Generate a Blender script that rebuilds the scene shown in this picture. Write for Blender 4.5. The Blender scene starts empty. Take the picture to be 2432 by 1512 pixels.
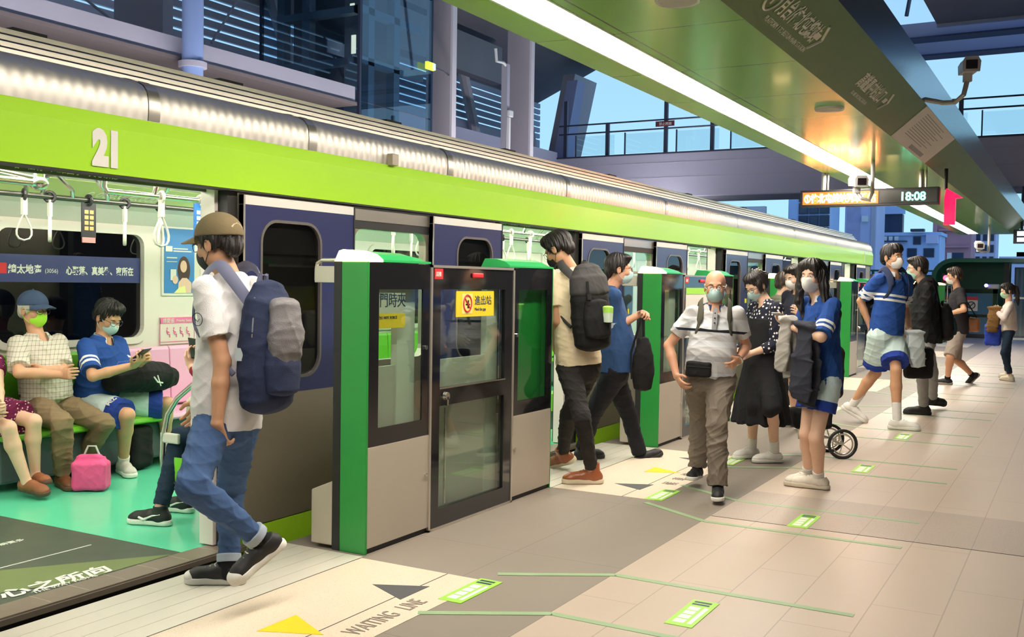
import bpy, math, random
import numpy as np
from mathutils import Vector, Matrix
random.seed(7)
SC = bpy.context.scene
COL = SC.collection

# ---------------------------------------------------------------- camera
cam_data = bpy.data.cameras.new('camera')
cam_data.sensor_width = 36.0
cam_data.lens = 36.0 * 2413.48 / 2432.0
cam_data.clip_end = 900
cam = bpy.data.objects.new('camera', cam_data)
COL.objects.link(cam)
def _rot(yaw, pit, rol):
    c, s = math.cos, math.sin
    B = np.array([[0, -1, 0], [0, 0, -1], [1, 0, 0]], float)
    Ry = np.array([[c(yaw), 0, s(yaw)], [0, 1, 0], [-s(yaw), 0, c(yaw)]])
    Rx = np.array([[1, 0, 0], [0, c(pit), -s(pit)], [0, s(pit), c(pit)]])
    Rr = np.array([[c(rol), -s(rol), 0], [s(rol), c(rol), 0], [0, 0, 1]])
    return Rr @ Rx @ Ry @ B
_R = _rot(.51170, .0360, .0155)
_m = Matrix.Identity(4)
for i in range(3):
    _m[i][0] = _R[0][i]; _m[i][1] = -_R[1][i]; _m[i][2] = -_R[2][i]
_m[2][3] = 1.45
cam.matrix_world = _m
SC.camera = cam

# ---------------------------------------------------------------- exposure
SC.view_settings.view_transform = 'Standard'
SC.view_settings.look = 'None'
SC.view_settings.gamma = 1.0
SC.view_settings.use_curve_mapping = False
SC.view_settings.exposure = 0.22
try:
    SC.cycles.max_bounces = 7
    SC.cycles.transparent_max_bounces = 12
    SC.cycles.sample_clamp_indirect = 6.0
    SC.cycles.use_denoising = True
except Exception:
    pass

# ---------------------------------------------------------------- dusk sky
W = bpy.data.worlds.new('dusk_sky')
SC.world = W
W.use_nodes = True
_n = W.node_tree.nodes; _l = W.node_tree.links
_n.clear()
_o = _n.new('ShaderNodeOutputWorld'); _b = _n.new('ShaderNodeBackground')
_tc = _n.new('ShaderNodeTexCoord'); _sx = _n.new('ShaderNodeSeparateXYZ'); _cr = _n.new('ShaderNodeValToRGB')
_l.new(_tc.outputs['Generated'], _sx.inputs[0]); _l.new(_sx.outputs['Z'], _cr.inputs[0])
_cr.color_ramp.elements[0].position = 0.0; _cr.color_ramp.elements[0].color = (.44, .80, 1.0, 1)
_cr.color_ramp.elements[1].position = 0.55; _cr.color_ramp.elements[1].color = (.20, .36, .80, 1)
_l.new(_cr.outputs[0], _b.inputs[0]); _b.inputs[1].default_value = 1.0
_l.new(_b.outputs[0], _o.inputs[0])

# ---------------------------------------------------------------- materials
MATS = {}
def mat(name, col=(.5, .5, .5), rough=.5, metal=0., emit=None, estr=1., coat=0., spec=None, noise=None, bump=None, trans=0.):
    """principled material; noise=(scale, amount) mottles the colour, bump=(scale, strength) roughens the surface"""
    if name in MATS: return MATS[name]
    m = bpy.data.materials.new(name); m.use_nodes = True
    nt = m.node_tree; p = nt.nodes['Principled BSDF']
    p.inputs['Base Color'].default_value = (*col, 1)
    p.inputs['Roughness'].default_value = rough
    p.inputs['Metallic'].default_value = metal
    if coat: p.inputs['Coat Weight'].default_value = coat; p.inputs['Coat Roughness'].default_value = .08
    if spec is not None: p.inputs['Specular IOR Level'].default_value = spec
    if emit: p.inputs['Emission Color'].default_value = (*emit, 1); p.inputs['Emission Strength'].default_value = estr
    if trans: p.inputs['Transmission Weight'].default_value = trans
    if noise or bump:
        tc = nt.nodes.new('ShaderNodeTexCoord')
    if noise:
        nz = nt.nodes.new('ShaderNodeTexNoise'); nz.inputs['Scale'].default_value = noise[0]; nz.inputs['Detail'].default_value = 5
        nt.links.new(tc.outputs['Object'], nz.inputs['Vector'])
        mx = nt.nodes.new('ShaderNodeMix'); mx.data_type = 'RGBA'
        a = noise[1]
        mx.inputs[6].default_value = (*[c * (1 - a) for c in col], 1)
        mx.inputs[7].default_value = (*[min(1, c * (1 + a)) for c in col], 1)
        nt.links.new(nz.outputs[0], mx.inputs[0]); nt.links.new(mx.outputs[2], p.inputs['Base Color'])
    if bump:
        bz = nt.nodes.new('ShaderNodeTexNoise'); bz.inputs['Scale'].default_value = bump[0]; bz.inputs['Detail'].default_value = 4
        nt.links.new(tc.outputs['Object'], bz.inputs['Vector'])
        bp = nt.nodes.new('ShaderNodeBump'); bp.inputs['Strength'].default_value = bump[1]; bp.inputs['Distance'].default_value = .01
        nt.links.new(bz.outputs[0], bp.inputs['Height']); nt.links.new(bp.outputs[0], p.inputs['Normal'])
    MATS[name] = m
    return m

def glass(name, tint=(.8, .88, .86), refl=.09, rough=.0):
    """thin sheet glass: tinted see-through plus a fresnel mirror"""
    if name in MATS: return MATS[name]
    m = bpy.data.materials.new(name); m.use_nodes = True
    nt = m.node_tree; nt.nodes.clear()
    o = nt.nodes.new('ShaderNodeOutputMaterial'); mx = nt.nodes.new('ShaderNodeMixShader')
    t = nt.nodes.new('ShaderNodeBsdfTransparent'); g = nt.nodes.new('ShaderNodeBsdfGlossy')
    t.inputs[0].default_value = (*tint, 1); g.inputs['Roughness'].default_value = rough
    geo = nt.nodes.new('ShaderNodeNewGeometry'); dt = nt.nodes.new('ShaderNodeVectorMath'); dt.operation = 'DOT_PRODUCT'
    nt.links.new(geo.outputs['Normal'], dt.inputs[0]); nt.links.new(geo.outputs['Incoming'], dt.inputs[1])
    ab = nt.nodes.new('ShaderNodeMath'); ab.operation = 'ABSOLUTE'; nt.links.new(dt.outputs['Value'], ab.inputs[0])
    om = nt.nodes.new('ShaderNodeMath'); om.operation = 'SUBTRACT'; om.inputs[0].default_value = 1.0; nt.links.new(ab.outputs[0], om.inputs[1])
    pw = nt.nodes.new('ShaderNodeMath'); pw.operation = 'POWER'; pw.inputs[1].default_value = 5.0; nt.links.new(om.outputs[0], pw.inputs[0])
    a = nt.nodes.new('ShaderNodeMath'); a.operation = 'MULTIPLY_ADD'; a.inputs[1].default_value = 1 - refl; a.inputs[2].default_value = refl; a.use_clamp = True
    nt.links.new(pw.outputs[0], a.inputs[0]); nt.links.new(a.outputs[0], mx.inputs[0])
    nt.links.new(t.outputs[0], mx.inputs[1]); nt.links.new(g.outputs[0], mx.inputs[2]); nt.links.new(mx.outputs[0], o.inputs[0])
    MATS[name] = m
    return m

def nodes_of(m):
    return m.node_tree, m.node_tree.nodes['Principled BSDF']

# ---------------------------------------------------------------- object helpers
ORI = {}
def tag(o, label=None, cat=None, group=None, kind=None):
    if label: o['label'] = label
    if cat: o['category'] = cat
    if group: o['group'] = group
    if kind: o['kind'] = kind
    return o
def thing(name, loc, label, cat, group=None, kind=None):
    o = bpy.data.objects.new(name, None); COL.objects.link(o)
    o.empty_display_size = .1
    o.location = loc; ORI[o.name] = Vector(loc)
    return tag(o, label, cat, group, kind)

def link_mesh(name, me, mats, parent=None, origin=None, smooth=False):
    o = bpy.data.objects.new(name, me); COL.objects.link(o)
    for m in (mats if isinstance(mats, (list, tuple)) else [mats]):
        me.materials.append(m)
    n = len(me.vertices); co = np.empty(n * 3, np.float32); me.vertices.foreach_get('co', co); co = co.reshape(-1, 3)
    if parent is not None:
        org = ORI[parent.name]; o.parent = parent
    else:
        if origin is None:
            lo, hi = co.min(0), co.max(0); origin = ((lo[0] + hi[0]) / 2, (lo[1] + hi[1]) / 2, lo[2])
        org = Vector([float(v) for v in origin]); o.location = org
    ORI[o.name] = org
    co = co - np.array(org, np.float32)
    me.vertices.foreach_set('co', co.ravel()); 
    if smooth: me.polygons.foreach_set('use_smooth', np.ones(len(me.polygons), bool))
    me.update()
    return o

class MB:
    """collects shapes into one mesh"""
    def __init__(s): s.v = []; s.f = []; s.mi = []; s.cur = 0
    def add(s, vs, fs):
        b = len(s.v); s.v += [tuple(map(float, v)) for v in vs]
        for f in fs: s.f.append(tuple(b + i for i in f)); s.mi.append(s.cur)
        return s
    def m(s, i): s.cur = i; return s
    def box(s, x0, x1, y0, y1, z0, z1):
        if x0 > x1: x0, x1 = x1, x0
        if y0 > y1: y0, y1 = y1, y0
        if z0 > z1: z0, z1 = z1, z0
        return s.add([(x0, y0, z0), (x1, y0, z0), (x1, y1, z0), (x0, y1, z0), (x0, y0, z1), (x1, y0, z1), (x1, y1, z1), (x0, y1, z1)],
                     [(0, 3, 2, 1), (4, 5, 6, 7), (0, 1, 5, 4), (1, 2, 6, 5), (2, 3, 7, 6), (3, 0, 4, 7)])
    def obox(s, c, u, v, w):
        """box from centre and three half-axis vectors"""
        c, u, v, w = map(Vector, (c, u, v, w))
        P = [c + a * u + b * v + d * w for d in (-1, 1) for a, b in ((-1, -1), (1, -1), (1, 1), (-1, 1))]
        return s.add(P, [(0, 3, 2, 1), (4, 5, 6, 7), (0, 1, 5, 4), (1, 2, 6, 5), (2, 3, 7, 6), (3, 0, 4, 7)])
    def prism_x(s, prof, x0, x1):
        """closed (Y,Z) outline swept along X"""
        n = len(prof)
        vs = [(x0, y, z) for y, z in prof] + [(x1, y, z) for y, z in prof]
        fs = [(i, (i + 1) % n, n + (i + 1) % n, n + i) for i in range(n)] + [tuple(range(n))[::-1], tuple(range(n, 2 * n))]
        return s.add(vs, fs)
    def prism_y(s, prof, y0, y1):
        n = len(prof)
        vs = [(x, y0, z) for x, z in prof] + [(x, y1, z) for x, z in prof]
        fs = [(i, (i + 1) % n, n + (i + 1) % n, n + i) for i in range(n)] + [tuple(range(n))[::-1], tuple(range(n, 2 * n))]
        return s.add(vs, fs)
    def prism_z(s, prof, z0, z1):
        n = len(prof)
        vs = [(x, y, z0) for x, y in prof] + [(x, y, z1) for x, y in prof]
        fs = [(i, (i + 1) % n, n + (i + 1) % n, n + i) for i in range(n)] + [tuple(range(n))[::-1], tuple(range(n, 2 * n))]
        return s.add(vs, fs)
    def tube(s, pts, r, n=10, closed=False, flat=None):
        """round (or flattened: flat=(ra,rb,normal)) bar along a polyline"""
        P = [Vector(p) for p in pts]; k = len(P); rings = []
        up0 = None
        for i, p in enumerate(P):
            a = P[(i - 1) % k] if (i > 0 or closed) else p
            b = P[(i + 1) % k] if (i < k - 1 or closed) else p
            t = (b - a).normalized()
            ref = Vector(flat[2]) if flat else (up0 if up0 is not None else (Vector((0, 0, 1)) if abs(t.z) < .9 else Vector((1, 0, 0))))
            u = (ref - t * ref.dot(t)).normalized(); w = t.cross(u); up0 = u
            rr = r[i] if isinstance(r, (list, tuple)) else r
            ra, rb = (flat[0], flat[1]) if flat else (rr, rr)
            rings.append([p + u * (ra * math.cos(2 * math.pi * j / n)) + w * (rb * math.sin(2 * math.pi * j / n)) for j in range(n)])
        vs = [v for rg in rings for v in rg]; fs = []
        for i in range(k if closed else k - 1):
            i2 = (i + 1) % k
            for j in range(n):
                j2 = (j + 1) % n
                fs.append((i * n + j, i * n + j2, i2 * n + j2, i2 * n + j))
        if not closed:
            fs.append(tuple(range(n))[::-1]); fs.append(tuple((k - 1) * n + j for j in range(n)))
        return s.add(vs, fs)
    def cyl(s, a, b, r, n=20): return s.tube([a, b], r, n)
    def lathe(s, prof, c, n=24, axis='z'):
        c = Vector(c); vs = []
        for r, h in prof:
            for j in range(n):
                a = 2 * math.pi * j / n; p = (r * math.cos(a), r * math.sin(a), h)
                if axis == 'x': p = (p[2], p[0], p[1])
                if axis == 'y': p = (p[0], p[2], p[1])
                vs.append(c + Vector(p))
        fs = []; k = len(prof)
        for i in range(k - 1):
            for j in range(n):
                j2 = (j + 1) % n; fs.append((i * n + j, i * n + j2, (i + 1) * n + j2, (i + 1) * n + j))
        fs.append(tuple(range(n))[::-1]); fs.append(tuple((k - 1) * n + j for j in range(n)))
        return s.add(vs, fs)
    def loft(s, rings):
        n = len(rings[0]); vs = [v for r in rings for v in r]; fs = []
        for i in range(len(rings) - 1):
            for j in range(n):
                j2 = (j + 1) % n; fs.append((i * n + j, i * n + j2, (i + 1) * n + j2, (i + 1) * n + j))
        fs.append(tuple(range(n))[::-1]); fs.append(tuple((len(rings) - 1) * n + j for j in range(n)))
        return s.add(vs, fs)
    def ell(s, c, r, n=16, m_=10, rot=None):
        rings = []
        c = Vector(c)
        for i in range(m_ + 1):
            t = math.pi * (i + .001) / (m_ + .002) - math.pi / 2
            ring = []
            for j in range(n):
                a = 2 * math.pi * j / n
                v = Vector((r[0] * math.cos(t) * math.cos(a), r[1] * math.cos(t) * math.sin(a), r[2] * math.sin(t)))
                if rot: v = rot @ v
                ring.append(c + v)
            rings.append(ring)
        return s.loft(rings)
    def build(s, name, mats, parent=None, origin=None, smooth=False, bevel=0., seg=2, label=None):
        me = bpy.data.meshes.new(name); me.from_pydata(s.v, [], s.f)
        o = link_mesh(name, me, mats, parent, origin)
        if any(s.mi): me.polygons.foreach_set('material_index', s.mi)
        if smooth:
            me.polygons.foreach_set('use_smooth', [True] * len(me.polygons))
            try: me.set_sharp_from_angle(angle=math.radians(40))
            except Exception: pass
        if bevel:
            b = o.modifiers.new('bevel', 'BEVEL'); b.width = bevel; b.segments = seg; b.limit_method = 'ANGLE'; b.angle_limit = math.radians(35)
        if label: o['label'] = label
        return o

def text(name, s, size, org, xd, yd, m, parent=None, extr=.0012, ax='LEFT', bold=0., sx=1.):
    """lettering cut as a thin mesh: origin at the baseline, xd reading direction, yd letter-up direction"""
    cu = bpy.data.curves.new(name + '_outline', 'FONT'); cu.body = s; cu.size = size; cu.extrude = extr
    cu.align_x = ax; cu.offset = bold; cu.resolution_u = 3; cu.align_y = 'BOTTOM_BASELINE'
    t = bpy.data.objects.new(name + '_outline', cu)
    me = t.to_mesh().copy()
    t.to_mesh_clear(); bpy.data.objects.remove(t); bpy.data.curves.remove(cu)
    me.name = name
    xd = Vector(xd).normalized(); yd = Vector(yd).normalized(); zd = xd.cross(yd)
    n = len(me.vertices); co = np.empty(n * 3, np.float32); me.vertices.foreach_get('co', co); co = co.reshape(-1, 3)
    co = np.array(org) + np.outer(co[:, 0] * sx, np.array(xd)) + np.outer(co[:, 1], np.array(yd)) + np.outer(co[:, 2], np.array(zd))
    me.vertices.foreach_set('co', co.astype(np.float32).ravel())
    me.materials.clear()
    return link_mesh(name, me, m, parent)

def rrect(x0, x1, z0, z1, r, n=6):
    P = []
    for cx_, cz_, a0 in ((x1 - r, z1 - r, 0), (x0 + r, z1 - r, 90), (x0 + r, z0 + r, 180), (x1 - r, z0 + r, 270)):
        for i in range(n + 1):
            a = math.radians(a0 + 90 * i / n); P.append((cx_ + r * math.cos(a), cz_ + r * math.sin(a)))
    return P
def plate_y(mb, outer, holes_y, y0, y1):
    """flat plate in XZ with one hole: outer and inner loops of equal length joined as a frame"""
    n = len(outer)
    vs = [(x, y0, z) for x, z in outer] + [(x, y0, z) for x, z in holes_y] + [(x, y1, z) for x, z in outer] + [(x, y1, z) for x, z in holes_y]
    fs = []
    for i in range(n):
        j = (i + 1) % n
        fs += [(i, j, n + j, n + i), (2 * n + j, 2 * n + i, 3 * n + i, 3 * n + j), (j, i, 2 * n + i, 2 * n + j), (n + i, n + j, 3 * n + j, 3 * n + i)]
    mb.add(vs, fs)
    return mb
PI = math.pi
PER = 4.215          # spacing of the train doors and of the platform gates
# ================================================================ SETTING
def stone(name, c1, c2, rough, seams=None, speck=0.):
    """stone tiles: fine mottling, optional seams as lists of (axis, pitch, offset, width), optional dark flecks"""
    m = mat(name, c1, rough); nt, p = nodes_of(m)
    N = nt.nodes.new; L = nt.links.new
    tc = N('ShaderNodeTexCoord'); geo = N('ShaderNodeNewGeometry')
    nz = N('ShaderNodeTexNoise'); nz.inputs['Scale'].default_value = 1.3; nz.inputs['Detail'].default_value = 6
    L(geo.outputs['Position'], nz.inputs['Vector'])
    mx = N('ShaderNodeMix'); mx.data_type = 'RGBA'; mx.inputs[6].default_value = (*c1, 1); mx.inputs[7].default_value = (*c2, 1)
    L(nz.outputs[0], mx.inputs[0]); last = mx.outputs[2]
    if speck:
        sp = N('ShaderNodeTexNoise'); sp.inputs['Scale'].default_value = 150; sp.inputs['Detail'].default_value = 3
        L(geo.outputs['Position'], sp.inputs['Vector'])
        th = N('ShaderNodeMapRange'); th.inputs[1].default_value = .58; th.inputs[2].default_value = .68; th.inputs[4].default_value = speck
        L(sp.outputs[0], th.inputs[0])
        m2 = N('ShaderNodeMix'); m2.data_type = 'RGBA'; m2.inputs[7].default_value = (.10, .09, .085, 1)
        L(th.outputs[0], m2.inputs[0]); L(last, m2.inputs[6]); last = m2.outputs[2]
    if seams:
        sx = N('ShaderNodeSeparateXYZ'); L(geo.outputs['Position'], sx.inputs[0])
        acc = None
        for ax, pitch, off, wd, stag in seams:
            src = sx.outputs['XYZ'.index(ax)]
            if stag:                                     # running bond: shift every second row
                row = N('ShaderNodeMath'); row.operation = 'MULTIPLY_ADD'; L(sx.outputs[1], row.inputs[0]); row.inputs[1].default_value = 1 / stag; row.inputs[2].default_value = 60 - off / stag
                fl = N('ShaderNodeMath'); fl.operation = 'FLOOR'; L(row.outputs[0], fl.inputs[0])
                sh = N('ShaderNodeMath'); sh.operation = 'MULTIPLY_ADD'; L(fl.outputs[0], sh.inputs[0]); sh.inputs[1].default_value = pitch * .37; L(src, sh.inputs[2]); src = sh.outputs[0]
                off_ = .1
            else: off_ = off
            a = N('ShaderNodeMath'); a.operation = 'SUBTRACT'; L(src, a.inputs[0]); a.inputs[1].default_value = off_ - 400 * pitch
            b = N('ShaderNodeMath'); b.operation = 'MODULO'; L(a.outputs[0], b.inputs[0]); b.inputs[1].default_value = pitch
            c = N('ShaderNodeMath'); c.operation = 'LESS_THAN'; L(b.outputs[0], c.inputs[0]); c.inputs[1].default_value = wd
            if acc is None: acc = c.outputs[0]
            else:
                d = N('ShaderNodeMath'); d.operation = 'MAXIMUM'; L(acc, d.inputs[0]); L(c.outputs[0], d.inputs[1]); acc = d.outputs[0]
        m3 = N('ShaderNodeMix'); m3.data_type = 'RGBA'; m3.inputs[7].default_value = (*[c * .55 for c in c1], 1)
        f = N('ShaderNodeMath'); f.operation = 'MULTIPLY'; f.inputs[1].default_value = .75; L(acc, f.inputs[0])
        L(f.outputs[0], m3.inputs[0]); L(last, m3.inputs[6]); last = m3.outputs[2]
    L(last, p.inputs['Base Color'])
    return m

BEIGE = stone('beige_platform_tile', (.56, .45, .36), (.47, .385, .31), .42, [('Y', .3035, 1.408, .006, 0), ('X', 1.21, 1.408, .006, .3035)])
GRAN = stone('speckled_granite', (.46, .38, .31), (.40, .33, .27), .5, [('Y', .3035, 1.408, .004, 0)], speck=.5)
DARK = stone('dark_platform_tile', (.285, .24, .197), (.225, .19, .158), .55, [('Y', .62, 2.62, .005, 0), ('X', 1.405, .54, .005, 0)])
WHITE_T = stone('white_terrazzo', (.80, .68, .53), (.74, .62, .48), .38, None, speck=.28)
STEELP = mat('ribbed_threshold_plate', (.74, .70, .60), .38, .2, noise=(3, .05))
CONC = mat('track_concrete', (.16, .16, .17), .9, noise=(4, .2))
BLK = mat('black_rubber', (.012, .012, .013), .55)
CHROME = mat('chrome', (.75, .74, .70), .18, 1.0)
ALU = mat('satin_aluminium', (.62, .57, .50), .32, .75)
STEEL = mat('brushed_steel', (.60, .56, .50), .3, .9)
GREEN = mat('gate_green', (.018, .27, .045), .38, coat=.15)
GREEN_L = mat('gate_cap_green', (.03, .42, .11), .3, coat=.3)
PANEL = mat('warm_grey_panel', (.52, .46, .38), .38, .25, noise=(2, .04))
BGLASS = mat('black_glass_border', (.010, .010, .012), .08, coat=.4)
LIME = mat('lime_paint', (.42, .78, .03), .32, coat=.35)
NAVY = mat('navy_door_paint', (.030, .038, .125), .3, coat=.3)
WHITEP = mat('white_paint', (.80, .78, .74), .4)
DARKM = mat('dark_charcoal_metal', (.035, .035, .038), .45, .3)
GLASS_G = glass('gate_glass', (.88, .95, .90), .10)
GLASS_C = glass('clear_glass', (.90, .95, .94), .05)
GLASS_D = glass('dark_window_glass', (.17, .18, .19), .07)
GLASS_B = glass('blue_lift_glass', (.70, .82, .90), .08)
YEL = mat('signal_yellow', (.86, .62, .02), .5)
RED = mat('signal_red', (.65, .02, .03), .45)

def struct(mb, name, m, **k):
    o = mb.build(name, m, **k); o['kind'] = 'structure'; return o

XL, XR = -4.0, 36.0
struct(MB().box(XL, XR, -9, 2.0, -.25, 0), 'floor', BEIGE)
struct(MB().box(XL, XR, 2.0, 3.78, -.25, -.0005), 'floor_border', DARK)
struct(MB().box(XL, XR, 3.66, 3.78, -1.2, -.25), 'platform_wall', CONC)
struct(MB().box(XL, XR + 30, 3.78, 14.0, -1.35, -1.15), 'trackbed', CONC)
struct(MB().box(6.155, 7.07, -9, 1.995, -.02, .0012), 'floor_granite_band', GRAN)
struct(MB().box(6.15, 6.156, -9, 1.995, -.02, .0016), 'floor_joint', BLK)
# door thresholds: white terrazzo inset, its waiting strip, metal plate along the edge
for k in range(7):
    xa, xb = 2.17 + PER * k, 4.20 + PER * k
    mb = MB(); mb.box(xa, xb, 2.705, 3.236, -.02, .0015); mb.box(xa, xb, 2.47, 2.698, -.02, .0015)
    struct(mb, 'floor_threshold', WHITE_T)
    mb = MB()
    for j in range(5): mb.box(xa, xb + .02, 3.243 + j * .108, 3.243 + j * .108 + .105, -.02, .002)
    struct(mb, 'floor_edge_plate', STEELP)
    mb = MB(); mb.box(xa, xb, 2.698, 2.705, -.02, .0008); mb.box(xa, xb, 3.236, 3.243, -.02, .0008)
    struct(mb, 'floor_joint', BLK)

# floor markings ------------------------------------------------------------
TAPE = mat('pale_green_tape', (.30, .44, .24), .5, noise=(9, .12))
TAPE2 = mat('grey_green_tape', (.24, .34, .18), .55, noise=(9, .15))
STK = mat('lime_floor_sticker', (.36, .72, .08), .5)
STKW = mat('white_print', (.85, .86, .78), .5)
NAVYP = mat('navy_print', (.02, .05, .11), .5)
GREYP = mat('grey_floor_paint', (.085, .085, .088), .6)
YELP = mat('yellow_floor_paint', (.92, .62, .02), .5)
TXTG = mat('grey_floor_print', (.28, .23, .19), .6)
def tape(pts, w, z, m, name, label):
    mb = MB()
    for (a, b) in zip(pts[:-1], pts[1:]):
        a = Vector((*a, 0)); b = Vector((*b, 0)); d = (b - a).normalized(); n = Vector((-d.y, d.x, 0)) * w / 2
        P = [a + n, a - n, b - n, b + n]
        vs = [(p.x, p.y, -.004) for p in P] + [(p.x, p.y, z) for p in P]
        mb.add(vs, [(4, 5, 6, 7), (0, 1, 5, 4), (1, 2, 6, 5), (2, 3, 7, 6), (3, 0, 4, 7)])
    return tag(mb.build(name, m), label, 'floor tape', 'green queue tapes on the platform floor')
TAPES = [('green queue tape bent at the dark paving, running past the second sticker near the bottom of the picture', 0, 'R2'),
         ('green queue tape cut by the bottom edge of the picture, beside WAITING LINE', 0, 'R1')]
names_lane = ['the front gate', 'the second gate', 'the third gate', 'the fourth gate', 'the fifth gate']
for k in range(5):
    c = 3.2 + PER * k
    for side, sgn in (('left', -1), ('right', 1)):
        if k == 0 and sgn < 0: continue
        for inner in (True, False):
            xo = c + sgn * (.735 if inner else 1.43)
            xi = c + sgn * (.735 - .30 if inner else 1.43 - .30)
            z = .0022
            where = {0: 'just before the front gate', 1: 'by the second open doorway', 2: 'by the third open doorway', 3: 'by the fourth open doorway', 4: 'by the fifth open doorway'}[k]
            lab = 'green floor tape %s, %s tape of the %s queue' % (where, 'inner' if inner else 'outer', 'nearer' if sgn < 0 else 'farther')
            tape([(xi, 2.49), (xo, 1.985), (xo - .01, .84)], .042, z if inner else .0024, TAPE, 'floor_tape', lab)
def sticker(x, y, lab, ang=0.):
    t = thing('floor_sticker', (x, y, .002), lab, 'sticker', 'lime floor stickers')
    mb = MB(); mb.box(x - .19, x + .19, y - .062, y + .062, -.003, .0028); mb.build('backing', STK, t)
    mb = MB()
    for j in range(4): mb.box(x - .15 + j * .062, x - .10 + j * .062, y - .01, y + .04, .002, .0034)
    mb.box(x - .15, x + .09, y - .045, y - .025, .002, .0034)
    mb.build('white_lettering', STKW, t)
    mb = MB()
    for j in range(2): mb.box(x + .115 + j * .034, x + .135 + j * .034, y - .035, y + .045, .002, .0034)
    mb.build('footprint_mark', NAVYP, t)
for x, y, lab in ((4.03, 2.46, 'lime sticker at the end of WAITING LINE in the front doorway'), (4.27, 1.46, 'lime sticker on beige tiles between the two nearest tapes'),
                  (6.58, 2.48, 'lime sticker on the white strip in front of the boots'), (6.33, 1.46, 'lime sticker on the speckled granite band'),
                  (8.17, 2.48, 'lime sticker beside the white shoes of the dotted dress'), (8.43, 1.49, 'lime sticker behind the cream sneakers'),
                  (10.48, 1.49, 'lime sticker beside the white shoes of the walking boy')):
    sticker(x, y, lab)
def tri(pts, m, name, lab, grp):
    mb = MB(); mb.add([(x, y, -.004) for x, y in pts] + [(x, y, .003) for x, y in pts], [(3, 4, 5), (0, 1, 4, 3), (1, 2, 5, 4), (2, 0, 3, 5)])
    tag(mb.build(name, m), lab, 'floor arrow', grp)
for k, w in enumerate(('in the front doorway', 'in the second doorway', 'in the third doorway')):
    dx = PER * k - (.95 if k == 0 else 0) * 0
    tri([(3.859 + dx if k == 0 else 3.02 + dx - 1.1, 2.906), (3.976 + dx if k == 0 else 3.02 + dx - 1.1 + .1, 2.659), (3.74 + dx if k == 0 else 3.02 + dx - 1.3, 2.659)][:3] if k == 0 else
        [(2.545 + dx, 2.92), (2.66 + dx, 2.665), (2.43 + dx, 2.68)], GREYP, 'floor_arrow', 'dark grey triangle on white terrazzo %s' % w, 'triangles on the thresholds')
    if k: tri([(3.859 + dx, 2.906), (3.976 + dx, 2.659), (3.74 + dx, 2.659)], GREYP, 'floor_arrow', 'dark grey triangle at the far side of the threshold %s' % w, 'triangles on the thresholds')
    tri([(3.09 + dx, 2.915), (3.33 + dx, 2.915), (3.20 + dx, 2.655)], YELP, 'floor_arrow', 'yellow triangle on white terrazzo %s' % w, 'triangles on the thresholds')
    t = thing('waiting_line_lettering', (3.5 + dx, 2.55, .002), 'grey WAITING LINE lettering on the white strip' if k == 0 else 'grey floor characters on the white strip %s' % w, 'lettering')
    if k == 0:
        text('word', 'WAITING', .125, (3.265, 2.535, .0026), (1, 0, 0), (0, 1, 0), TXTG, t, sx=.58); text('word', 'LINE', .125, (3.635, 2.535, .0026), (1, 0, 0), (0, 1, 0), TXTG, t, sx=.58)
    else:
        for j, ch in enumerate('候車線'): text('character', ch, .12, (2.72 + .2 * j + dx, 2.535, .0026), (1, 0, 0), (0, 1, 0), TXTG, t, sx=.8)

# ================================================================ CANOPY over the platform
def canopy_green():
    m = mat('glossy_green_canopy', (.16, .36, .055), .26, coat=.15); nt, p = nodes_of(m)
    N = nt.nodes.new; L = nt.links.new
    geo = N('ShaderNodeNewGeometry'); sx = N('ShaderNodeSeparateXYZ'); L(geo.outputs['Position'], sx.inputs[0])
    a = N('ShaderNodeMath'); a.operation = 'SUBTRACT'; L(sx.outputs[0], a.inputs[0]); a.inputs[1].default_value = 5.108 - 107.0
    b = N('ShaderNodeMath'); b.operation = 'MODULO'; L(a.outputs[0], b.inputs[0]); b.inputs[1].default_value = 1.07
    c = N('ShaderNodeMath'); c.operation = 'LESS_THAN'; L(b.outputs[0], c.inputs[0]); c.inputs[1].default_value = .010
    d = N('ShaderNodeMath'); d.operation = 'SUBTRACT'; L(sx.outputs[1], d.inputs[0]); d.inputs[1].default_value = 2.205
    e = N('ShaderNodeMath'); e.operation = 'ABSOLUTE'; L(d.outputs[0], e.inputs[0])
    f = N('ShaderNodeMath'); f.operation = 'LESS_THAN'; L(e.outputs[0], f.inputs[0]); f.inputs[1].default_value = .006
    g = N('ShaderNodeMath'); g.operation = 'MAXIMUM'; L(c.outputs[0], g.inputs[0]); L(f.outputs[0], g.inputs[1])
    h = N('ShaderNodeMix'); h.data_type = 'RGBA'; h.inputs[6].default_value = (.16, .36, .055, 1); h.inputs[7].default_value = (.03, .05, .012, 1)
    L(g.outputs[0], h.inputs[0]); L(h.outputs[2], p.inputs['Base Color'])
    return m
CGREEN = canopy_green()
CSIDE = mat('canopy_side_steel', (.20, .27, .28), .22, .85)
TUBE = mat('lit_diffuser', (1, .95, .85), .5, emit=(1.0, .91, .79), estr=36.0)
prof = [(2.86, 2.93), (2.83, 2.85), (2.75, 2.805), (2.53, 2.80), (2.53, 2.86), (2.27, 2.86), (2.27, 2.80), (1.545, 2.80), (1.245, 3.05), (1.245, 3.40), (1.6, 3.46), (2.86, 3.46)]
mb = MB(); n = len(prof)
vs = [(1.5, y, z) for y, z in prof] + [(27.6, y, z) for y, z in prof]
for i in range(n):
    mb.m(1 if i in (8, 9, 10) else 2 if i == 7 else 0).add([vs[i], vs[(i + 1) % n], vs[n + (i + 1) % n], vs[n + i]], [(0, 1, 2, 3)])
mb.m(0).add(vs[:n], [tuple(range(n))[::-1]]); mb.add(vs[n:], [tuple(range(n))])
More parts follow.
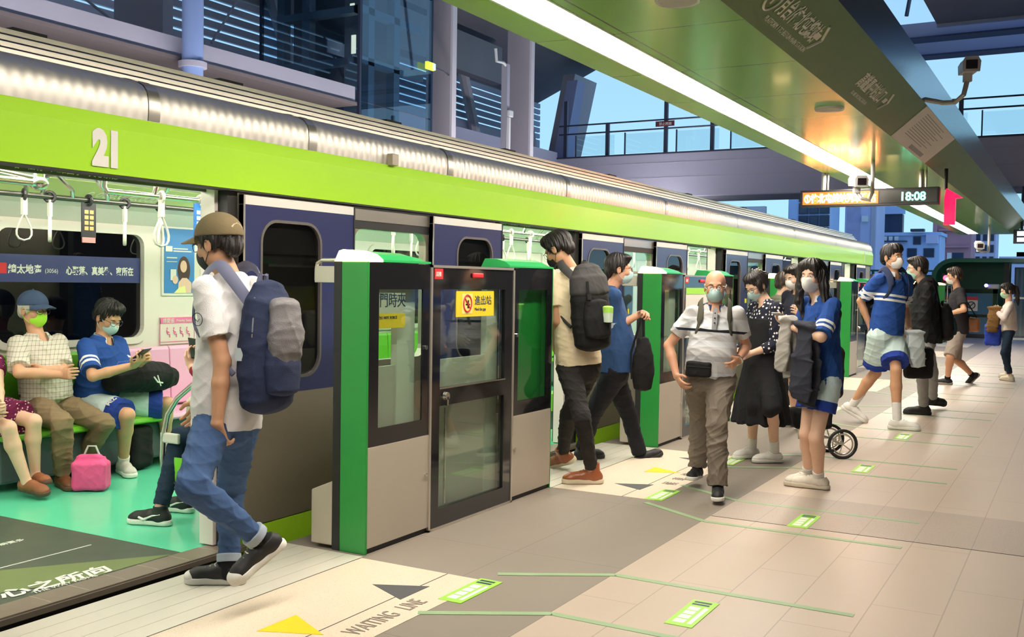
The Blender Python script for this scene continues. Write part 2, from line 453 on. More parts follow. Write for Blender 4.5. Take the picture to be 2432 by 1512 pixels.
cp = mb.build('ceiling', [CGREEN, CSIDE, mat('shaded_fascia_green', (.125, .21, .045), .42)]); cp['kind'] = 'structure'  # fascia is the canopy green with shade painted into its colour
lt = thing('strip_light', (14, 2.4, 2.8), 'long glowing white strip light along the green canopy', 'light')
MB().box(1.55, 27.5, 2.285, 2.515, 2.815, 2.845).build('diffuser', TUBE, lt)
mb = MB(); mb.box(1.55, 27.5, 2.27, 2.285, 2.798, 2.85); mb.box(1.55, 27.5, 2.515, 2.53, 2.798, 2.85); mb.build('trim_frame', ALU, lt)
for x, lab in ((4.62, 'white round ceiling speaker at the top edge of the picture'), (7.92, 'white round ceiling speaker above the hanging display')):
    t = thing('ceiling_speaker', (x, 1.72, 2.8), lab, 'speaker', 'round ceiling speakers in the canopy')
    MB().lathe([(.005, 2.799), (.095, 2.797), (.10, 2.792), (.105, 2.786), (.11, 2.80)], (x, 1.72, 0), 28).build('rim', WHITEP, t)
    MB().lathe([(.001, 2.789), (.092, 2.789), (.092, 2.798)], (x, 1.72, 0), 28).build('grille', mat('speaker_grille', (.45, .43, .4), .6), t)
# lettering on the sloping fascia
fd = Vector((0, -.30, .25)).normalized(); fn = Vector((1, 0, 0)).cross(fd)
def fpt(x, s, lift=.002): return Vector((x, 1.545, 2.80)) + fd * s - Vector((0, .25, .30)).normalized() * lift
CLET = mat('grey_fascia_lettering', (.86, .84, .72), .6)
def fascia_sign(x0, s1, cjk, en, lab, circ, xe, szx=1.0):
    t = thing('direction_sign', tuple(fpt(x0, .1)), lab, 'sign', 'lettering on the canopy fascia')
    if circ:
        mb = MB(); R_ = .085
        pts = [fpt(x0 + R_ * math.cos(a), s1 + .05 + R_ * math.sin(a)) for a in [i * PI / 16 for i in range(32)]]
        mb.tube(pts, .008, 6, closed=True); mb.build('number_ring', CLET, t)
        text('number', '1', .13, fpt(x0 - .03, s1 + .005), (1, 0, 0), fd, CLET, t, bold=.003)
    text('chinese_lettering', cjk, .135, fpt(x0 + (.12 if circ else 0), s1), (1, 0, 0), fd, CLET, t, bold=.002, sx=szx)
    text('english_lettering', en, .046 if circ else .040, fpt(x0 + .1, s1 - .075), (1, 0, 0), fd, CLET, t, sx=1.0)
    mb = MB(); mb.cur = 0
    def q(x, s): return fpt(x, s)
    mb.obox(q(xe, s1 + .045), (.05, 0, 0), fd * .02, (0, .0008, .001))
    for sg in (1, -1):
        a = q(xe + .11, s1 + .045); b = q(xe + .02, s1 + .045 + sg * .085)
        mb.tube([a, b], .010, 6)
    mb.build('arrow', CLET, t)
fascia_sign(5.19, .135, '月台/往北屯總站', 'PLATFORM 1 TO BEITUN MAIN STATION', 'grey fascia lettering with number one in a ring', True, 6.10, .80)
fascia_sign(7.45, .135, '高鐵臺中站出口', 'TO HSR TAICHUNG STATION', 'smaller grey fascia lettering with arrow, beside the white notice', False, 8.42, .90)
# notice on the fascia
t = thing('notice_board', tuple(fpt(10.65, .2)), 'white printed notice on the sloping green fascia', 'notice')
mb = MB(); mb.obox(fpt(10.68, .195, .004), (1.10, 0, 0), fd * .192, (0, .002, .0025)); mb.build('sheet', mat('notice_paper', (.78, .75, .68), .6), t)
mb = MB(); PR = mat('faint_notice_print', (.33, .34, .33), .6)
for j in range(12): mb.obox(fpt(9.8 + (j % 2) * .02 + .35 * (j % 3 == 0), .36 - j * .024, .008), (0.0 + .001, 0, 0), fd * .001, (0, .0005, .0005))
for j in range(11):
    L_ = random.uniform(.5, .85); mb.obox(fpt(9.85 + L_, .345 - j * .024, .0075), (L_, 0, 0), fd * .0035, (0, .0006, .0007))
mb.obox(fpt(10.9, .045, .0075), (.42, 0, 0), fd * .022, (0, .0006, .0007)); mb.build('print', PR, t)
MB().box(11.95, 12.9, 1.245, 1.246, 3.06, 3.07).build('seam', BLK, t) if 0 else None

# ================================================================ hanging LED display and clock
LX = 12.45
t = thing('led_display', (LX, 2.2, 2.4), 'hanging LED board with orange train message and green clock', 'display')
MB().box(LX, LX + .12, 1.46, 3.02, 2.405, 2.605).build('case', DARKM, t, bevel=.006)
MB().box(LX - .006, LX, 1.74 + .38, 2.99, 2.432, 2.578).build('message_screen', mat('orange_led_ground', (.2, .05, .01), .4, emit=(1.0, .11, .015), estr=2.6), t)
MB().box(LX - .006, LX, 1.48, 2.1, 2.432, 2.578).build('clock_screen', mat('dark_led_ground', (.02, .02, .015), .3), t)
LEDO = mat('orange_led', (1, .6, .3), .5, emit=(1.0, .34, .10), estr=60)
LEDG = mat('green_led', (.3, 1, .8), .5, emit=(.12, 1.0, .55), estr=4.5)
text('message', '①往北屯總站列車進站', .112, (LX - .008, 2.975, 2.462), (0, -1, 0), (0, 0, 1), LEDO, t, bold=.004, sx=.74)
text('clock_digits', '18:08', .135, (LX - .008, 1.885, 2.458), (0, -1, 0), (0, 0, 1), LEDG, t, bold=.004, sx=.95)
for y in (2.76, 1.66): MB().tube([(LX + .06, y, 2.60), (LX + .06, y, 2.815)], .028, 12).build('hanger', ALU, t); MB().tube([(LX + .06, y - .05, 2.60), (LX + .06, y - .05, 2.815)], .012, 8).build('hanger_cable', ALU, t)
t = thing('arrow_sign', (LX + .3, 1.42, 2.2), 'glowing red arrow lamp at the end of the LED board', 'sign')
mb = MB(); mb.add([(LX + .30, 1.44, 2.19), (LX + .30, 1.32, 2.19), (LX + .30, 1.32, 2.49), (LX + .30, 1.245, 2.50), (LX + .30, 1.42, 2.61), (LX + .30, 1.44, 2.5)] + [(LX + .36, y, z) for y, z in ((1.44, 2.19), (1.32, 2.19), (1.32, 2.49), (1.245, 2.50), (1.42, 2.61), (1.44, 2.5))],
       [(0, 1, 2, 5), (2, 3, 4, 5), (6, 11, 8, 7), (8, 11, 10, 9), (0, 6, 7, 1), (1, 7, 8, 2), (2, 8, 9, 3), (3, 9, 10, 4), (4, 10, 11, 5), (5, 11, 6, 0)])
mb.build('lamp_face', mat('red_lamp', (.8, .0, .05), .4, emit=(1, .005, .05), estr=2.2), t)
MB().tube([(LX + .33, 1.43, 2.6), (LX + .33, 1.43, 2.84)], .02, 8).build('bracket', DARKM, t)

# ================================================================ surveillance cameras
CAMW = mat('camera_housing', (.50, .48, .47), .4); LENS = mat('lens_black', (.02, .012, .015), .1)
def cctv(c, ang, lab, mount, s=1.0, tilt=.12):
    t = thing('security_camera', c, lab, 'camera', 'surveillance cameras')
    R_ = Matrix.Rotation(ang, 3, 'Z') @ Matrix.Rotation(tilt, 3, 'Y'); C_ = Vector(c)
    def P(*v): return C_ + R_ @ (Vector(v) * s)
    mb = MB(); prof_ = [(-.055, -.05), (.055, -.05), (.06, .02), (.04, .055), (-.04, .055), (-.06, .02)]
    mb.loft([[P(x, y, z) for y, z in prof_] for x in (-.18, .17)]); mb.build('housing', CAMW, t, bevel=.004)
    mb = MB(); mb.loft([[P(x, y * 1.12, z * 1.1) for y, z in prof_] for x in (.17, .215)]); mb.build('hood', CAMW, t)
    mb = MB(); mb.obox(P(.217, 0, -.002), R_ @ Vector((.004, 0, 0)) * s, R_ @ Vector((0, .042, 0)) * s, R_ @ Vector((0, 0, .034)) * s); mb.build('lens_window', LENS, t)
    mb = MB(); mb.obox(P(-.03, 0, -.08), R_ @ Vector((.05, 0, 0)) * s, R_ @ Vector((0, .03, 0)) * s, R_ @ Vector((0, 0, .035)) * s)
    mb.tube([P(-.03, 0, -.1)] + [Vector(q) for q in mount], .02 * s, 8); mb.build('bracket', CAMW, t)
cctv((9.35, .90, 3.31), math.radians(180 + 12), 'grey security camera on a curved arm outside the canopy', [(9.35, .93, 3.08), (9.4, 1.0, 3.03), (9.45, 1.10, 3.04), (9.45, 1.25, 3.08)], 1.05, .1)
cctv((11.3, 2.14, 2.83 - .25), math.radians(180 + 22), 'security camera hanging below the strip light, before the LED board', [(11.32, 2.1, 2.40), (11.35, 2.02, 2.38), (11.38, 2.0, 2.46), (11.38, 2.0, 2.81)], 1.05, .1)
cctv((24.0, 1.99, 2.40), math.radians(180 + 10), 'far security camera on a white pole at the end of the canopy', [(24.05, 1.92, 2.26), (24.05, 1.80, 2.26), (24.05, 1.8, 2.82)], 1.3, .1)
# ================================================================ PLATFORM SCREEN GATES
BEACON = mat('lit_amber_beacon', (1, .8, .4), .4, emit=(1.0, .66, .28), estr=9)
def cap_prof(f=1.0):
    return [(3.25, 1.545), (3.25, 1.556), (3.29, 1.556 + .03 * f), (3.35, 1.556 + .046 * f), (3.44, 1.556 + .05 * f), (3.47, 1.545)]
def gate(k, lab):
    x0 = 4.25 + PER * k; t = thing('platform_gate', (x0 + 1.06, 3.36, 0), lab, 'platform gate', 'half-height platform screen gates')
    a1, b0, b1, c0, xe = x0 + .585, x0 + .60, x0 + 1.545, x0 + 1.56, x0 + 2.125
    mb = MB(); mb.box(x0, x0 + .015, 3.25, 3.425, 0, 1.545); mb.build('end_post', GREEN, t, bevel=.004)
    MB().box(x0, x0 + .05, 3.425, 3.475, 0, 1.545).build('rubber_edge', BLK, t); MB().box(xe - .02, xe, 3.42, 3.47, 0, 1.54).build('rubber_edge', BLK, t)
    mb = MB(); mb.box(xe - .012, xe, 3.252, 3.42, 0, 1.545); mb.build('end_post', GREEN, t)
    # motor box behind the post, with a sloping top
    mb = MB(); mb.add([(x0 + .0, 3.476, .02), (x0, 3.62, .02), (x0, 3.62, .31), (x0, 3.476, .37), (x0 + 2.1, 3.476, .02), (x0 + 2.1, 3.62, .02), (x0 + 2.1, 3.62, .31), (x0 + 2.1, 3.476, .37)],
                      [(0, 1, 2, 3), (4, 7, 6, 5), (0, 4, 5, 1), (1, 5, 6, 2), (2, 6, 7, 3), (3, 7, 4, 0)]); mb.build('motor_box', PANEL, t, bevel=.006)
    mb = MB()
    mb.box(x0 + .02, xe - .02, 3.262, 3.41, 0.0, .028); mb.build('plinth', BLK, t)
    for xa, xb in ((x0 + .015, a1), (c0, xe - .012)):
        mb = MB(); mb.box(xa, xb, 3.25, 3.268, .03, .565); mb.box(xa, xb, 3.40, 3.42, .03, .565); mb.build('lower_panel', PANEL, t, bevel=.002)
        hx0, hx1, hz0, hz1 = xa + (.085 if xa < a1 - .3 else .07), xb - .075, .66, 1.40
        mb = MB(); plate_y(mb, rrect(xa, xb, .568, 1.54, .002, 1), rrect(hx0, hx1, hz0, hz1, .004, 1), 3.252, 3.262); plate_y(mb, rrect(xa, xb, .568, 1.54, .002, 1), rrect(hx0, hx1, hz0, hz1, .004, 1), 3.405, 3.415)
        mb.build('black_border', BGLASS, t)
        mb = MB(); mb.box(hx0, hx1, 3.256, 3.260, hz0, hz1); mb.build('glass_pane', GLASS_G, t)
    for lx, lz, lr in ((a1 - .035, .34, .011), (c0 + .03, .345, .011), (a1 - .05, 1.07, .013), (c0 + .04, 1.10, .013)): MB().lathe([(.004, -.012), (lr, -.012), (lr, 0), (.004, .003)], (lx, 3.251, lz), 12, 'y').build('lock', CHROME, t)
    # emergency door in the middle
    d = MB(); d.box(b0 - .018, b0, 3.244, 3.30, 0, 1.54); d.box(b1, b1 + .018, 3.244, 3.30, 0, 1.54); d.box(b0 - .018, b1 + .018, 3.244, 3.30, 1.525, 1.54); d.box(b0 - .018, b1 + .018, 3.244, 3.30, 0, .012)
    d.build('door_frame', ALU, t)
    mb = MB(); xs0, xs1 = b0 + .09, b1 - .10
    O = rrect(b0, b1, .012, 1.525, .002, 1); mid = .77
    for za, zb, ha, hb in ((mid, 1.525, .825, 1.40), (.012, mid, .115, .72)):
        plate_y(mb, rrect(b0, b1, za, zb, .001, 1), rrect(xs0, xs1, ha, hb, .003, 1), 3.25, 3.29)
    dr = mb.build('emergency_door', BGLASS, t)
    mb = MB(); mb.box(xs0, xs1, 3.262, 3.268, .825, 1.40); mb.box(xs0, xs1, 3.262, 3.268, .115, .72); mb.build('glass_pane', GLASS_G, dr)
    mb = MB(); mb.box(xs0 - .005, xs1 + .01, 3.246, 3.25, .818, .826); mb.tube([(b0 + .19, 3.275, .13), (b0 + .19, 3.275, .70)], .008, 8); mb.build('push_bar', CHROME, dr)
    mb = MB(); mb.lathe([(.004, -.02), (.022, -.02), (.026, 0), (.01, .003)], (b0 + .15, 3.25, .775), 16, 'y'); mb.box(b0 + .143, b0 + .157, 3.23, 3.25, .72, .77); mb.build('lock_knob', CHROME, dr)
    mb = MB(); mb.box(b0 + .43, b0 + .55, 3.236, 3.25, 1.47, 1.50); mb.build('release_handle', RED, dr, bevel=.006)
    mb = MB(); mb.box(b0 + .02, b0 + .105, 3.246, 3.25, 1.46, 1.52); o = mb.build('red_label', RED, dr)
    if k < 3: text('red_label_print', '請推', .03, (b0 + .028, 3.2455, 1.477), (1, 0, 0), (0, 0, 1), STKW, dr)
    # caps
    prof = cap_prof()
    mb = MB(); rings = []
    for x, f in ((x0 + .13, 1.0), (x0 + .42, .95), (a1 - .06, .6), (a1, .12)): rings.append([(x, y, z) for y, z in cap_prof(f)])
    mb.loft(rings); mb.build('cap', GREEN_L, t, smooth=False)
    mb = MB(); rings = []
    for x, f in ((c0 - .06, .9), (c0 + .1, 1.0), (xe - .1, 1.0), (xe, .25)): rings.append([(x, y, z) for y, z in cap_prof(f)])
    mb.loft(rings); mb.build('cap', GREEN_L, t, smooth=False)
    mb = MB(); mb.loft([[(x, y, z) for y, z in cap_prof(f)] for x, f in ((x0 - .004, .9), (x0 + .03, 1.06), (x0 + .13, 1.0))]); mb.build('beacon', BEACON, t, smooth=False)
    mb = MB(); mb.tube([(x0 + .05, 3.46, 1.552), (x0 + .05, 3.60, 1.552), (x0 + .05, 3.632, 1.535), (x0 + .05, 3.64, 1.50), (x0 + .05, 3.64, 1.44)], .011, 8); mb.box(x0 + .03, x0 + .07, 3.49, 3.635, 1.43, 1.52); mb.build('sensor_bracket', ALU, t, bevel=.003)
    # tinted back sheet of the pocket, seen through the glass
    PALE = mat('pale_leaf_frame', (.62, .64, .56), .4)
    MB().box(x0 + .33, x0 + .50, 3.30, 3.34, .60, 1.44).build('stored_leaf', PALE, t); MB().box(x0 + .07, x0 + .33, 3.31, 3.33, .60, .98).build('stored_leaf_panel', mat('dull_leaf_panel', (.48, .46, .40), .5), t)
    MB().box(b1 - .20, b1 - .06, 3.33, 3.37, .06, 1.46).build('stored_leaf', PALE, t); MB().box(b0 + .10, b1 - .20, 3.34, 3.36, .10, .98).build('stored_leaf_panel', MATS['dull_leaf_panel'], t)
    MB().box(c0 + .17, xe - .06, 3.31, 3.35, .62, 1.46).build('stored_leaf', GREEN, t)
    return t, b0, xs0, xs1
GL = ['nearest platform gate, with the no-smoking sticker on its door', 'platform gate behind the man holding a black bag', 'third platform gate, behind the dotted dress',
      'fourth platform gate, behind the long-haired girl', 'fifth platform gate, beyond the train end', 'sixth platform gate, behind the man in a black T-shirt', 'farthest platform gate beside the green hood']
for k in range(7):
    t, b0, xs0, xs1 = gate(k, GL[k])
    if k == 0:
        st = thing('no_smoking_sticker', (b0 + .42, 3.27, 1.28), 'yellow no-smoking sticker on the nearest gate door', 'sticker')
        xa = b0 + .27; z0 = 1.235
        MB().box(xa, xa + .44, 3.256, 3.2615, z0, z0 + .155).build('backing', YEL, st)
        MB().box(xa + .06, xa + .18, 3.254, 3.2563, z0 + .018, z0 + .14).build('pictogram_ground', mat('pale_yellow_print', (.9, .75, .25), .5), st)
        mb = MB(); cx_, cz_ = xa + .12, z0 + .08
        mb.tube([(cx_ + .045 * math.cos(a), 3.2535, cz_ + .05 * math.sin(a)) for a in [i * PI / 14 for i in range(28)]], .005, 6, closed=True)
        mb.tube([(cx_ - .033, 3.2535, cz_ + .033), (cx_ + .033, 3.2535, cz_ - .033)], .005, 6); mb.build('ban_ring', RED, st)
        mb = MB(); mb.box(cx_ - .02, cx_ + .03, 3.2537, 3.2545, cz_ - .012, cz_ - .002); mb.box(cx_ + .0, cx_ + .018, 3.2537, 3.2545, cz_ - .03, cz_ + .02); mb.build('cigarette_mark', BLK, st)
        text('lettering', '進出站', .062, (xa + .205, 3.2553, z0 + .075), (1, 0, 0), (0, 0, 1), NAVYP, st, sx=1.1)
        text('lettering', 'Mind the gap', .026, (xa + .205, 3.2553, z0 + .035), (1, 0, 0), (0, 0, 1), NAVYP, st)
        st = thing('warning_sticker', (b0 - .35, 3.27, 1.2), 'white and yellow door warning sheet behind left glass of nearest gate', 'sticker')
        xa = b0 - .60 + .105; z0 = 1.19
        MB().box(xa, xa + .25, 3.264, 3.268, z0 + .08, z0 + .215).build('sheet', mat('sticker_white', (.55, .53, .46), .5), st)
        MB().box(xa, xa + .25, 3.264, 3.268, z0, z0 + .08).build('sheet', YEL, st)
        text('lettering', '門時夾', .085, (xa + .012, 3.2632, z0 + .12), (1, 0, 0), (0, 0, 1), NAVYP, st, sx=.95)
        text('lettering', 'DO NOT FORCE', .022, (xa + .012, 3.2632, z0 + .05), (1, 0, 0), (0, 0, 1), NAVYP, st)
    if k == 1:
        st = thing('route_poster', (b0 + .45, 3.2, 1.1), 'white poster with lime header on the second gate door', 'poster')
        MB().box(b0 + .02, b0 + .62, 3.238, 3.2435, .95, 1.42).build('sheet', mat('poster_white', (.74, .71, .64), .5), st)
        MB().box(b0 + .02, b0 + .62, 3.236, 3.2405, 1.36, 1.42).build('header', STK, st)
# ================================================================ THE TRAIN
def roof_steel():
    m = mat('fluted_roof_steel', (.74, .70, .65), .46, .95); nt, p = nodes_of(m)
    N = nt.nodes.new; L = nt.links.new
    geo = N('ShaderNodeNewGeometry'); sx = N('ShaderNodeSeparateXYZ'); L(geo.outputs['Position'], sx.inputs[0])
    a = N('ShaderNodeMath'); a.operation = 'MULTIPLY'; a.inputs[1].default_value = 2 * PI / .062; L(sx.outputs[0], a.inputs[0])
    s = N('ShaderNodeMath'); s.operation = 'SINE'; L(a.outputs[0], s.inputs[0])
    nz = N('ShaderNodeTexNoise'); nz.inputs['Scale'].default_value = 1.6; nz.inputs['Detail'].default_value = 2; L(geo.outputs['Position'], nz.inputs['Vector'])
    k = N('ShaderNodeMath'); k.operation = 'MULTIPLY_ADD'; k.inputs[1].default_value = 9; L(nz.outputs[0], k.inputs[0]); L(s.outputs[0], k.inputs[2])
    b = N('ShaderNodeBump'); b.inputs['Strength'].default_value = .36; b.inputs['Distance'].default_value = .006
    L(k.outputs[0], b.inputs['Height']); L(b.outputs[0], p.inputs['Normal'])
    return m
ROOFS = roof_steel()
BODYS = mat('grey_body_steel', (.42, .37, .29), .36, .7, noise=(1.2, .12))
INW = mat('cream_interior_panel', (.86, .79, .74), .32)
INC = mat('interior_ceiling_panel', (.78, .75, .70), .35)
MINT = mat('mint_floor', (.115, .62, .375), .22, noise=(5, .06))
MAT_G = mat('dark_green_floor_mat', (.062, .082, .060), .42, noise=(7, .25))
SILL = mat('door_sill_metal', (.30, .25, .205), .35, .5, noise=(12, .1))
SEATG = mat('green_seat_plastic', (.20, .62, .04), .3)
SEATP = mat('pink_seat_plastic', (.85, .45, .66), .32)
SEATB = mat('dark_seat_base', (.09, .12, .13), .5)
ITUBE = mat('carriage_tube', (1, 1, .95), .5, emit=(1.0, .95, .84), estr=17)
PLASTW = mat('strap_plastic', (.72, .70, .62), .4)
TX0, TX1 = -2.0, 22.65
D0, DW = 2.605, 1.465
doors = [D0 + PER * k for k in range(-1, 5)]
tr = thing('train', (10.3, 5.3, 0), 'lime and navy metro train with steel roof standing along the platform, doors open', 'train')

# lime band along the top of the side, with rounded nose
prof = [(3.93, 1.918), (3.925, 2.128), (3.945, 2.195), (4.0, 2.20), (4.02, 1.918)]
mb = MB(); mb.prism_x(prof, TX0, TX1); mb.build('lime_band', LIME, tr)
mb = MB(); mb.box(TX0, TX1, 3.932, 4.0, 1.908, 1.9175); mb.build('drip_rail', BLK, tr)
# steel roof
rp = [(3.950, 2.196), (3.946, 2.23), (3.945, 2.265), (3.948, 2.30), (3.958, 2.335), (3.982, 2.366), (4.03, 2.392), (4.11, 2.412), (4.205, 2.424)]
back = [(4.23, 2.12), (4.0, 2.10)]
mb = MB(); n = len(rp); vs = []
for x in (TX0, TX1 - .35, TX1 - .12, TX1 - .02, TX1):
    q = {TX1 - .12: .90, TX1 - .02: .70, TX1: .45}.get(x, 1.0)
    vs += [(x, 3.95 + (y - 3.95) , 2.196 + (z - 2.196) * q) for y, z in rp]
fs = [(i * n + j, i * n + j + 1, (i + 1) * n + j + 1, (i + 1) * n + j) for i in range(4) for j in range(n - 1)]
mb.add(vs, fs); mb.build('roof_shell', ROOFS, tr, smooth=True)
steps = [(4.205, 2.424, .9), (4.24, 2.44, .1), (4.35, 2.55, .9), (4.375, 2.582, .3), (4.6, 2.585, .5), (5.3, 2.60, .5), (6.3, 2.585, .5), (6.6, 2.4, .5), (6.68, 2.1, .5)]
for i in range(4):
    yy = 4.222 + i * .032; zz = 1.45 + yy * (.2355 + .0069 * i)
    MB().box(TX0, TX1 - .25, yy, yy + .012, zz - .010, zz + .012).build('roof_rail', STEEL, tr)
mb = MB()
for (a, b) in zip(steps[:-1], steps[1:]):
    mb.m(1).add([(TX0, a[0], a[1]), (TX1 - .25, a[0], a[1]), (TX1 - .25, b[0], b[1]), (TX0, b[0], b[1])], [(0, 1, 2, 3)])
mb.build('roof_deck', [STEEL, mat('grey_roof_deck', (.20, .19, .18), .5, .3)], tr)
for x in (0.6, 3.0, 4.3, 5.9, 7.6, 9.8, 12.2, 14.6, 17.5, 20): MB().box(x, x + .18, 4.36, 4.45, 2.57, 2.594).build('roof_fitting', DARKM, tr)
for x in (0.9, 3.46, 4.62, 6.1, 8.0, 10.4, 13.0, 16.0, 19.0):
    mb = MB(); vs = []
    for xx in (x - .035, x + .035): vs += [(xx, y - .004, z + .003) for y, z in rp]
    n_ = len(rp); mb.add(vs, [(j, j + 1, n_ + j + 1, n_ + j) for j in range(n_ - 1)]); mb.build('roof_seam_strip', STEEL, tr, smooth=True)
MB().box(5.35, 5.42, 3.905, 3.95, 2.19, 2.265).build('roof_lamp', mat('small_bronze_box', (.45, .38, .30), .4), tr, bevel=.004)
MB().box(TX1 - 1.0, TX1 - .96, 3.918, 3.93, 1.95, 2.16).build('white_mark', WHITEP, tr)
text('carriage_number', '21', .205, (3.095, 3.9235, 1.962), (1, 0, 0), (0, 0, 1), WHITEP, tr, bold=.016, sx=.74)

# side walls between the door openings
for k, xd in enumerate(doors):
    m0 = xd + DW; m1 = m0 + 2.75 if k < 5 else TX1
    m1 = min(m1, TX1)
    if m0 > TX1: continue
    last = m1 - m0 < 2.5
    mb = MB(); w0, w1 = m0 + .98, m0 + 1.77
    if last: mb.box(m0, m1, 3.975, 4.03, .09, 1.92)
    else:
        n1 = rrect(m0, m1, .09, 1.915, .002, 4); plate_y(mb, n1, rrect(w0, w1, .93, 1.77, .08, 4), 3.972, 4.03)
    mb.build('side_wall', BODYS, tr)
    MB().box(m0, m1, 3.938, 3.972, -.30, .084).build('lime_skirt', LIME, tr)
    MB().box(m0, m1, 3.98, 4.03, -.30, .09).build('sole_bar', DARKM, tr)
    if not last:
        mb = MB(); mb.box(w0 - .01, w1 + .01, 3.985, 3.99, .92, 1.78); mb.build('window_glass', GLASS_C, tr)
        MB().box(m0 + .955, m0 + 1.80, 3.962, 3.972, 1.82, 1.905).build('rail_cover', STEEL, tr)
        MB().box(m0 + .955, m0 + 1.80, 3.966, 3.973, 1.77, 1.82).build('dark_strip', BLK, tr)
    # the two sliding leaves
    for j, (a, b) in enumerate(((m0 - .02, m0 + .935), (m0 + 1.80, m0 + 2.765))):
        if last and j: break
        b = min(b, TX1 - .03)
        wx0, wx1 = (a + .13, a + .645) if j == 0 else (b - .655, b - .145)
        if last: wx0, wx1 = a + .3, a + .75
        hole = rrect(wx0, wx1, .88, 1.775, .13, 6); outer = rrect(a, b, .80, 1.845, .002, 6)
        mb = MB(); plate_y(mb, outer, hole, 3.935, 3.966); lf = mb.build('door_leaf', NAVY, tr)
        MB().box(a, b, 3.934, 3.966, 1.845, 1.895).build('white_strip', WHITEP, lf)
        MB().box(a, b, 3.936, 3.966, .09, .80).build('kick_plate', BODYS, lf)
        ir = rrect(wx0 + .016, wx1 - .016, .896, 1.759, .115, 6)
        mb = MB(); plate_y(mb, hole, ir, 3.93, 3.96); mb.build('window_rim', mat('grey_rim', (.22, .20, .20), .35, .5), lf)
        mb = MB(); mb.add([(x, 3.948, z) for x, z in ir], [tuple(range(len(ir)))]); mb.build('window_glass', GLASS_D, lf)
        MB().box(wx0, wx1, 3.95, 3.962, 1.66 - .07, 1.665 - .07).build('glass_line', mat('grey_line', (.2, .22, .2), .4), lf)
        MB().box(a + .0, a + .012, 3.931, 3.966, .09, 1.895).build('edge_strip', ALU, lf)
        MB().box(b - .012, b, 3.931, 3.966, .09, 1.895).build('edge_strip', BLK, lf)
        if j == 0: MB().box(b - .105, b - .03, 3.930, 3.936, 1.215, 1.275).build('yellow_label', mat('pale_yellow', (.75, .70, .08), .5), lf)
        if j == 0 and k in (1, 2): MB().box(b - .10, b - .06, 3.926, 3.936, .80, .94).build('red_handle', RED, lf)
# door openings: jambs, sill, header
for k, xd in enumerate(doors):
    if xd > 20.5: continue
    x1 = xd + DW
    mb = MB(); mb.box(x1 - .10, x1 - .03, 3.97, 4.16, .01, 1.915); mb.build('door_jamb', BLK, tr)
    mb = MB(); mb.box(xd - .03, xd + .035, 3.97, 4.16, .01, 1.915); mb.build('door_jamb', BLK, tr)
    mb = MB(); mb.box(x1 - .125, x1 - .10, 4.04, 4.14, .01, 2.1); mb.build('door_pillar', INW, tr)
    mb = MB(); mb.box(xd, x1, 3.925, 4.09, -.03, .004); mb.box(xd, x1, 3.915, 3.925, -.03, -.004); mb.build('door_sill', SILL, tr)
    if k == 1:
        for j in range(6): MB().box(xd + .28 + j * .20, xd + .285 + j * .20, 3.94, 4.09, .0042, .0052).build('sill_rib', ALU, tr)
    MB().box(xd + .1, x1 - .1, 4.10, 4.13, 1.905, 1.965).build('header_display', mat('dark_header', (.06, .07, .07), .3), tr)
    if k in (1, 2): text('header_lettering', '下一站 · 松竹 · 四維國小 · 文心崇德', .042, (xd + .12, 4.098, 1.918), (1, 0, 0), (0, 0, 1), STKW, tr)
# saloon shell
mb = MB(); mb.box(TX0, TX1 - .05, 4.0, 6.6, -.05, 0.0); mb.build('saloon_floor', MINT, tr)
mb = MB(); mb.box(TX0, TX1 - .05, 4.05, 6.6, -.9, -.06); mb.build('underframe', DARKM, tr)
MB().box(2.2, 3.775, 4.092, 6.4, 0, .003).build('floor_mat', MAT_G, tr)
for k in range(2, 5): MB().box(doors[k] - .2, doors[k] + DW - .3, 4.092, 5.2, 0, .003).build('floor_mat', MAT_G, tr)
MB().add([(2.62, 4.35, .0045), (3.15, 4.10, .0045), (3.72, 4.10, .0045), (3.0, 4.62, .0045), (2.3, 4.75, .0045)], [(0, 1, 2, 3, 4)]).build('mat_green_sweep', mat('moss_print', (.15, .20, .07), .45), tr)
text('mat_lettering', '心之所向', .135, (2.80, 4.15, .006), (1, -.06, 0), (.30, 1, 0), STKW, tr, sx=1.05, bold=.004)
text('mat_lettering', 'THE WAY HOME', .045, (2.92, 4.10, .006), (1, -.02, 0), (.2, 1, 0), STKW, tr)
text('mat_lettering', '掃描了解更多', .05, (3.2, 4.98, .006), (1, 0, 0), (0, 1, 0), STKW, tr)
MB().box(3.05, 3.62, 4.60, 4.607, .003, .0058).build('mat_line', STKW, tr)
mb = MB(); mb.add([(TX0, 4.02, 2.13), (TX1 - .05, 4.02, 2.13), (TX1 - .05, 5.95, 2.13), (TX0, 5.95, 2.13), (TX1 - .05, 6.42, 1.95), (TX0, 6.42, 1.95), (TX1 - .05, 6.55, 1.85), (TX0, 6.55, 1.85)], [(0, 3, 2, 1), (3, 5, 4, 2), (5, 7, 6, 4)])
mb.build('saloon_ceiling', INC, tr)
mb = MB(); mb.box(TX0, TX1, 6.60, 6.68, .9, 2.6) if 0 else None
for yy in (4.72, 5.45):
    mb = MB()
    for i in range(15): mb.box(TX0 + .2 + i * 1.6, TX0 + 1.7 + i * 1.6, yy - .05, yy + .05, 2.085, 2.11)
    mb.build('ceiling_tube', ITUBE, tr)
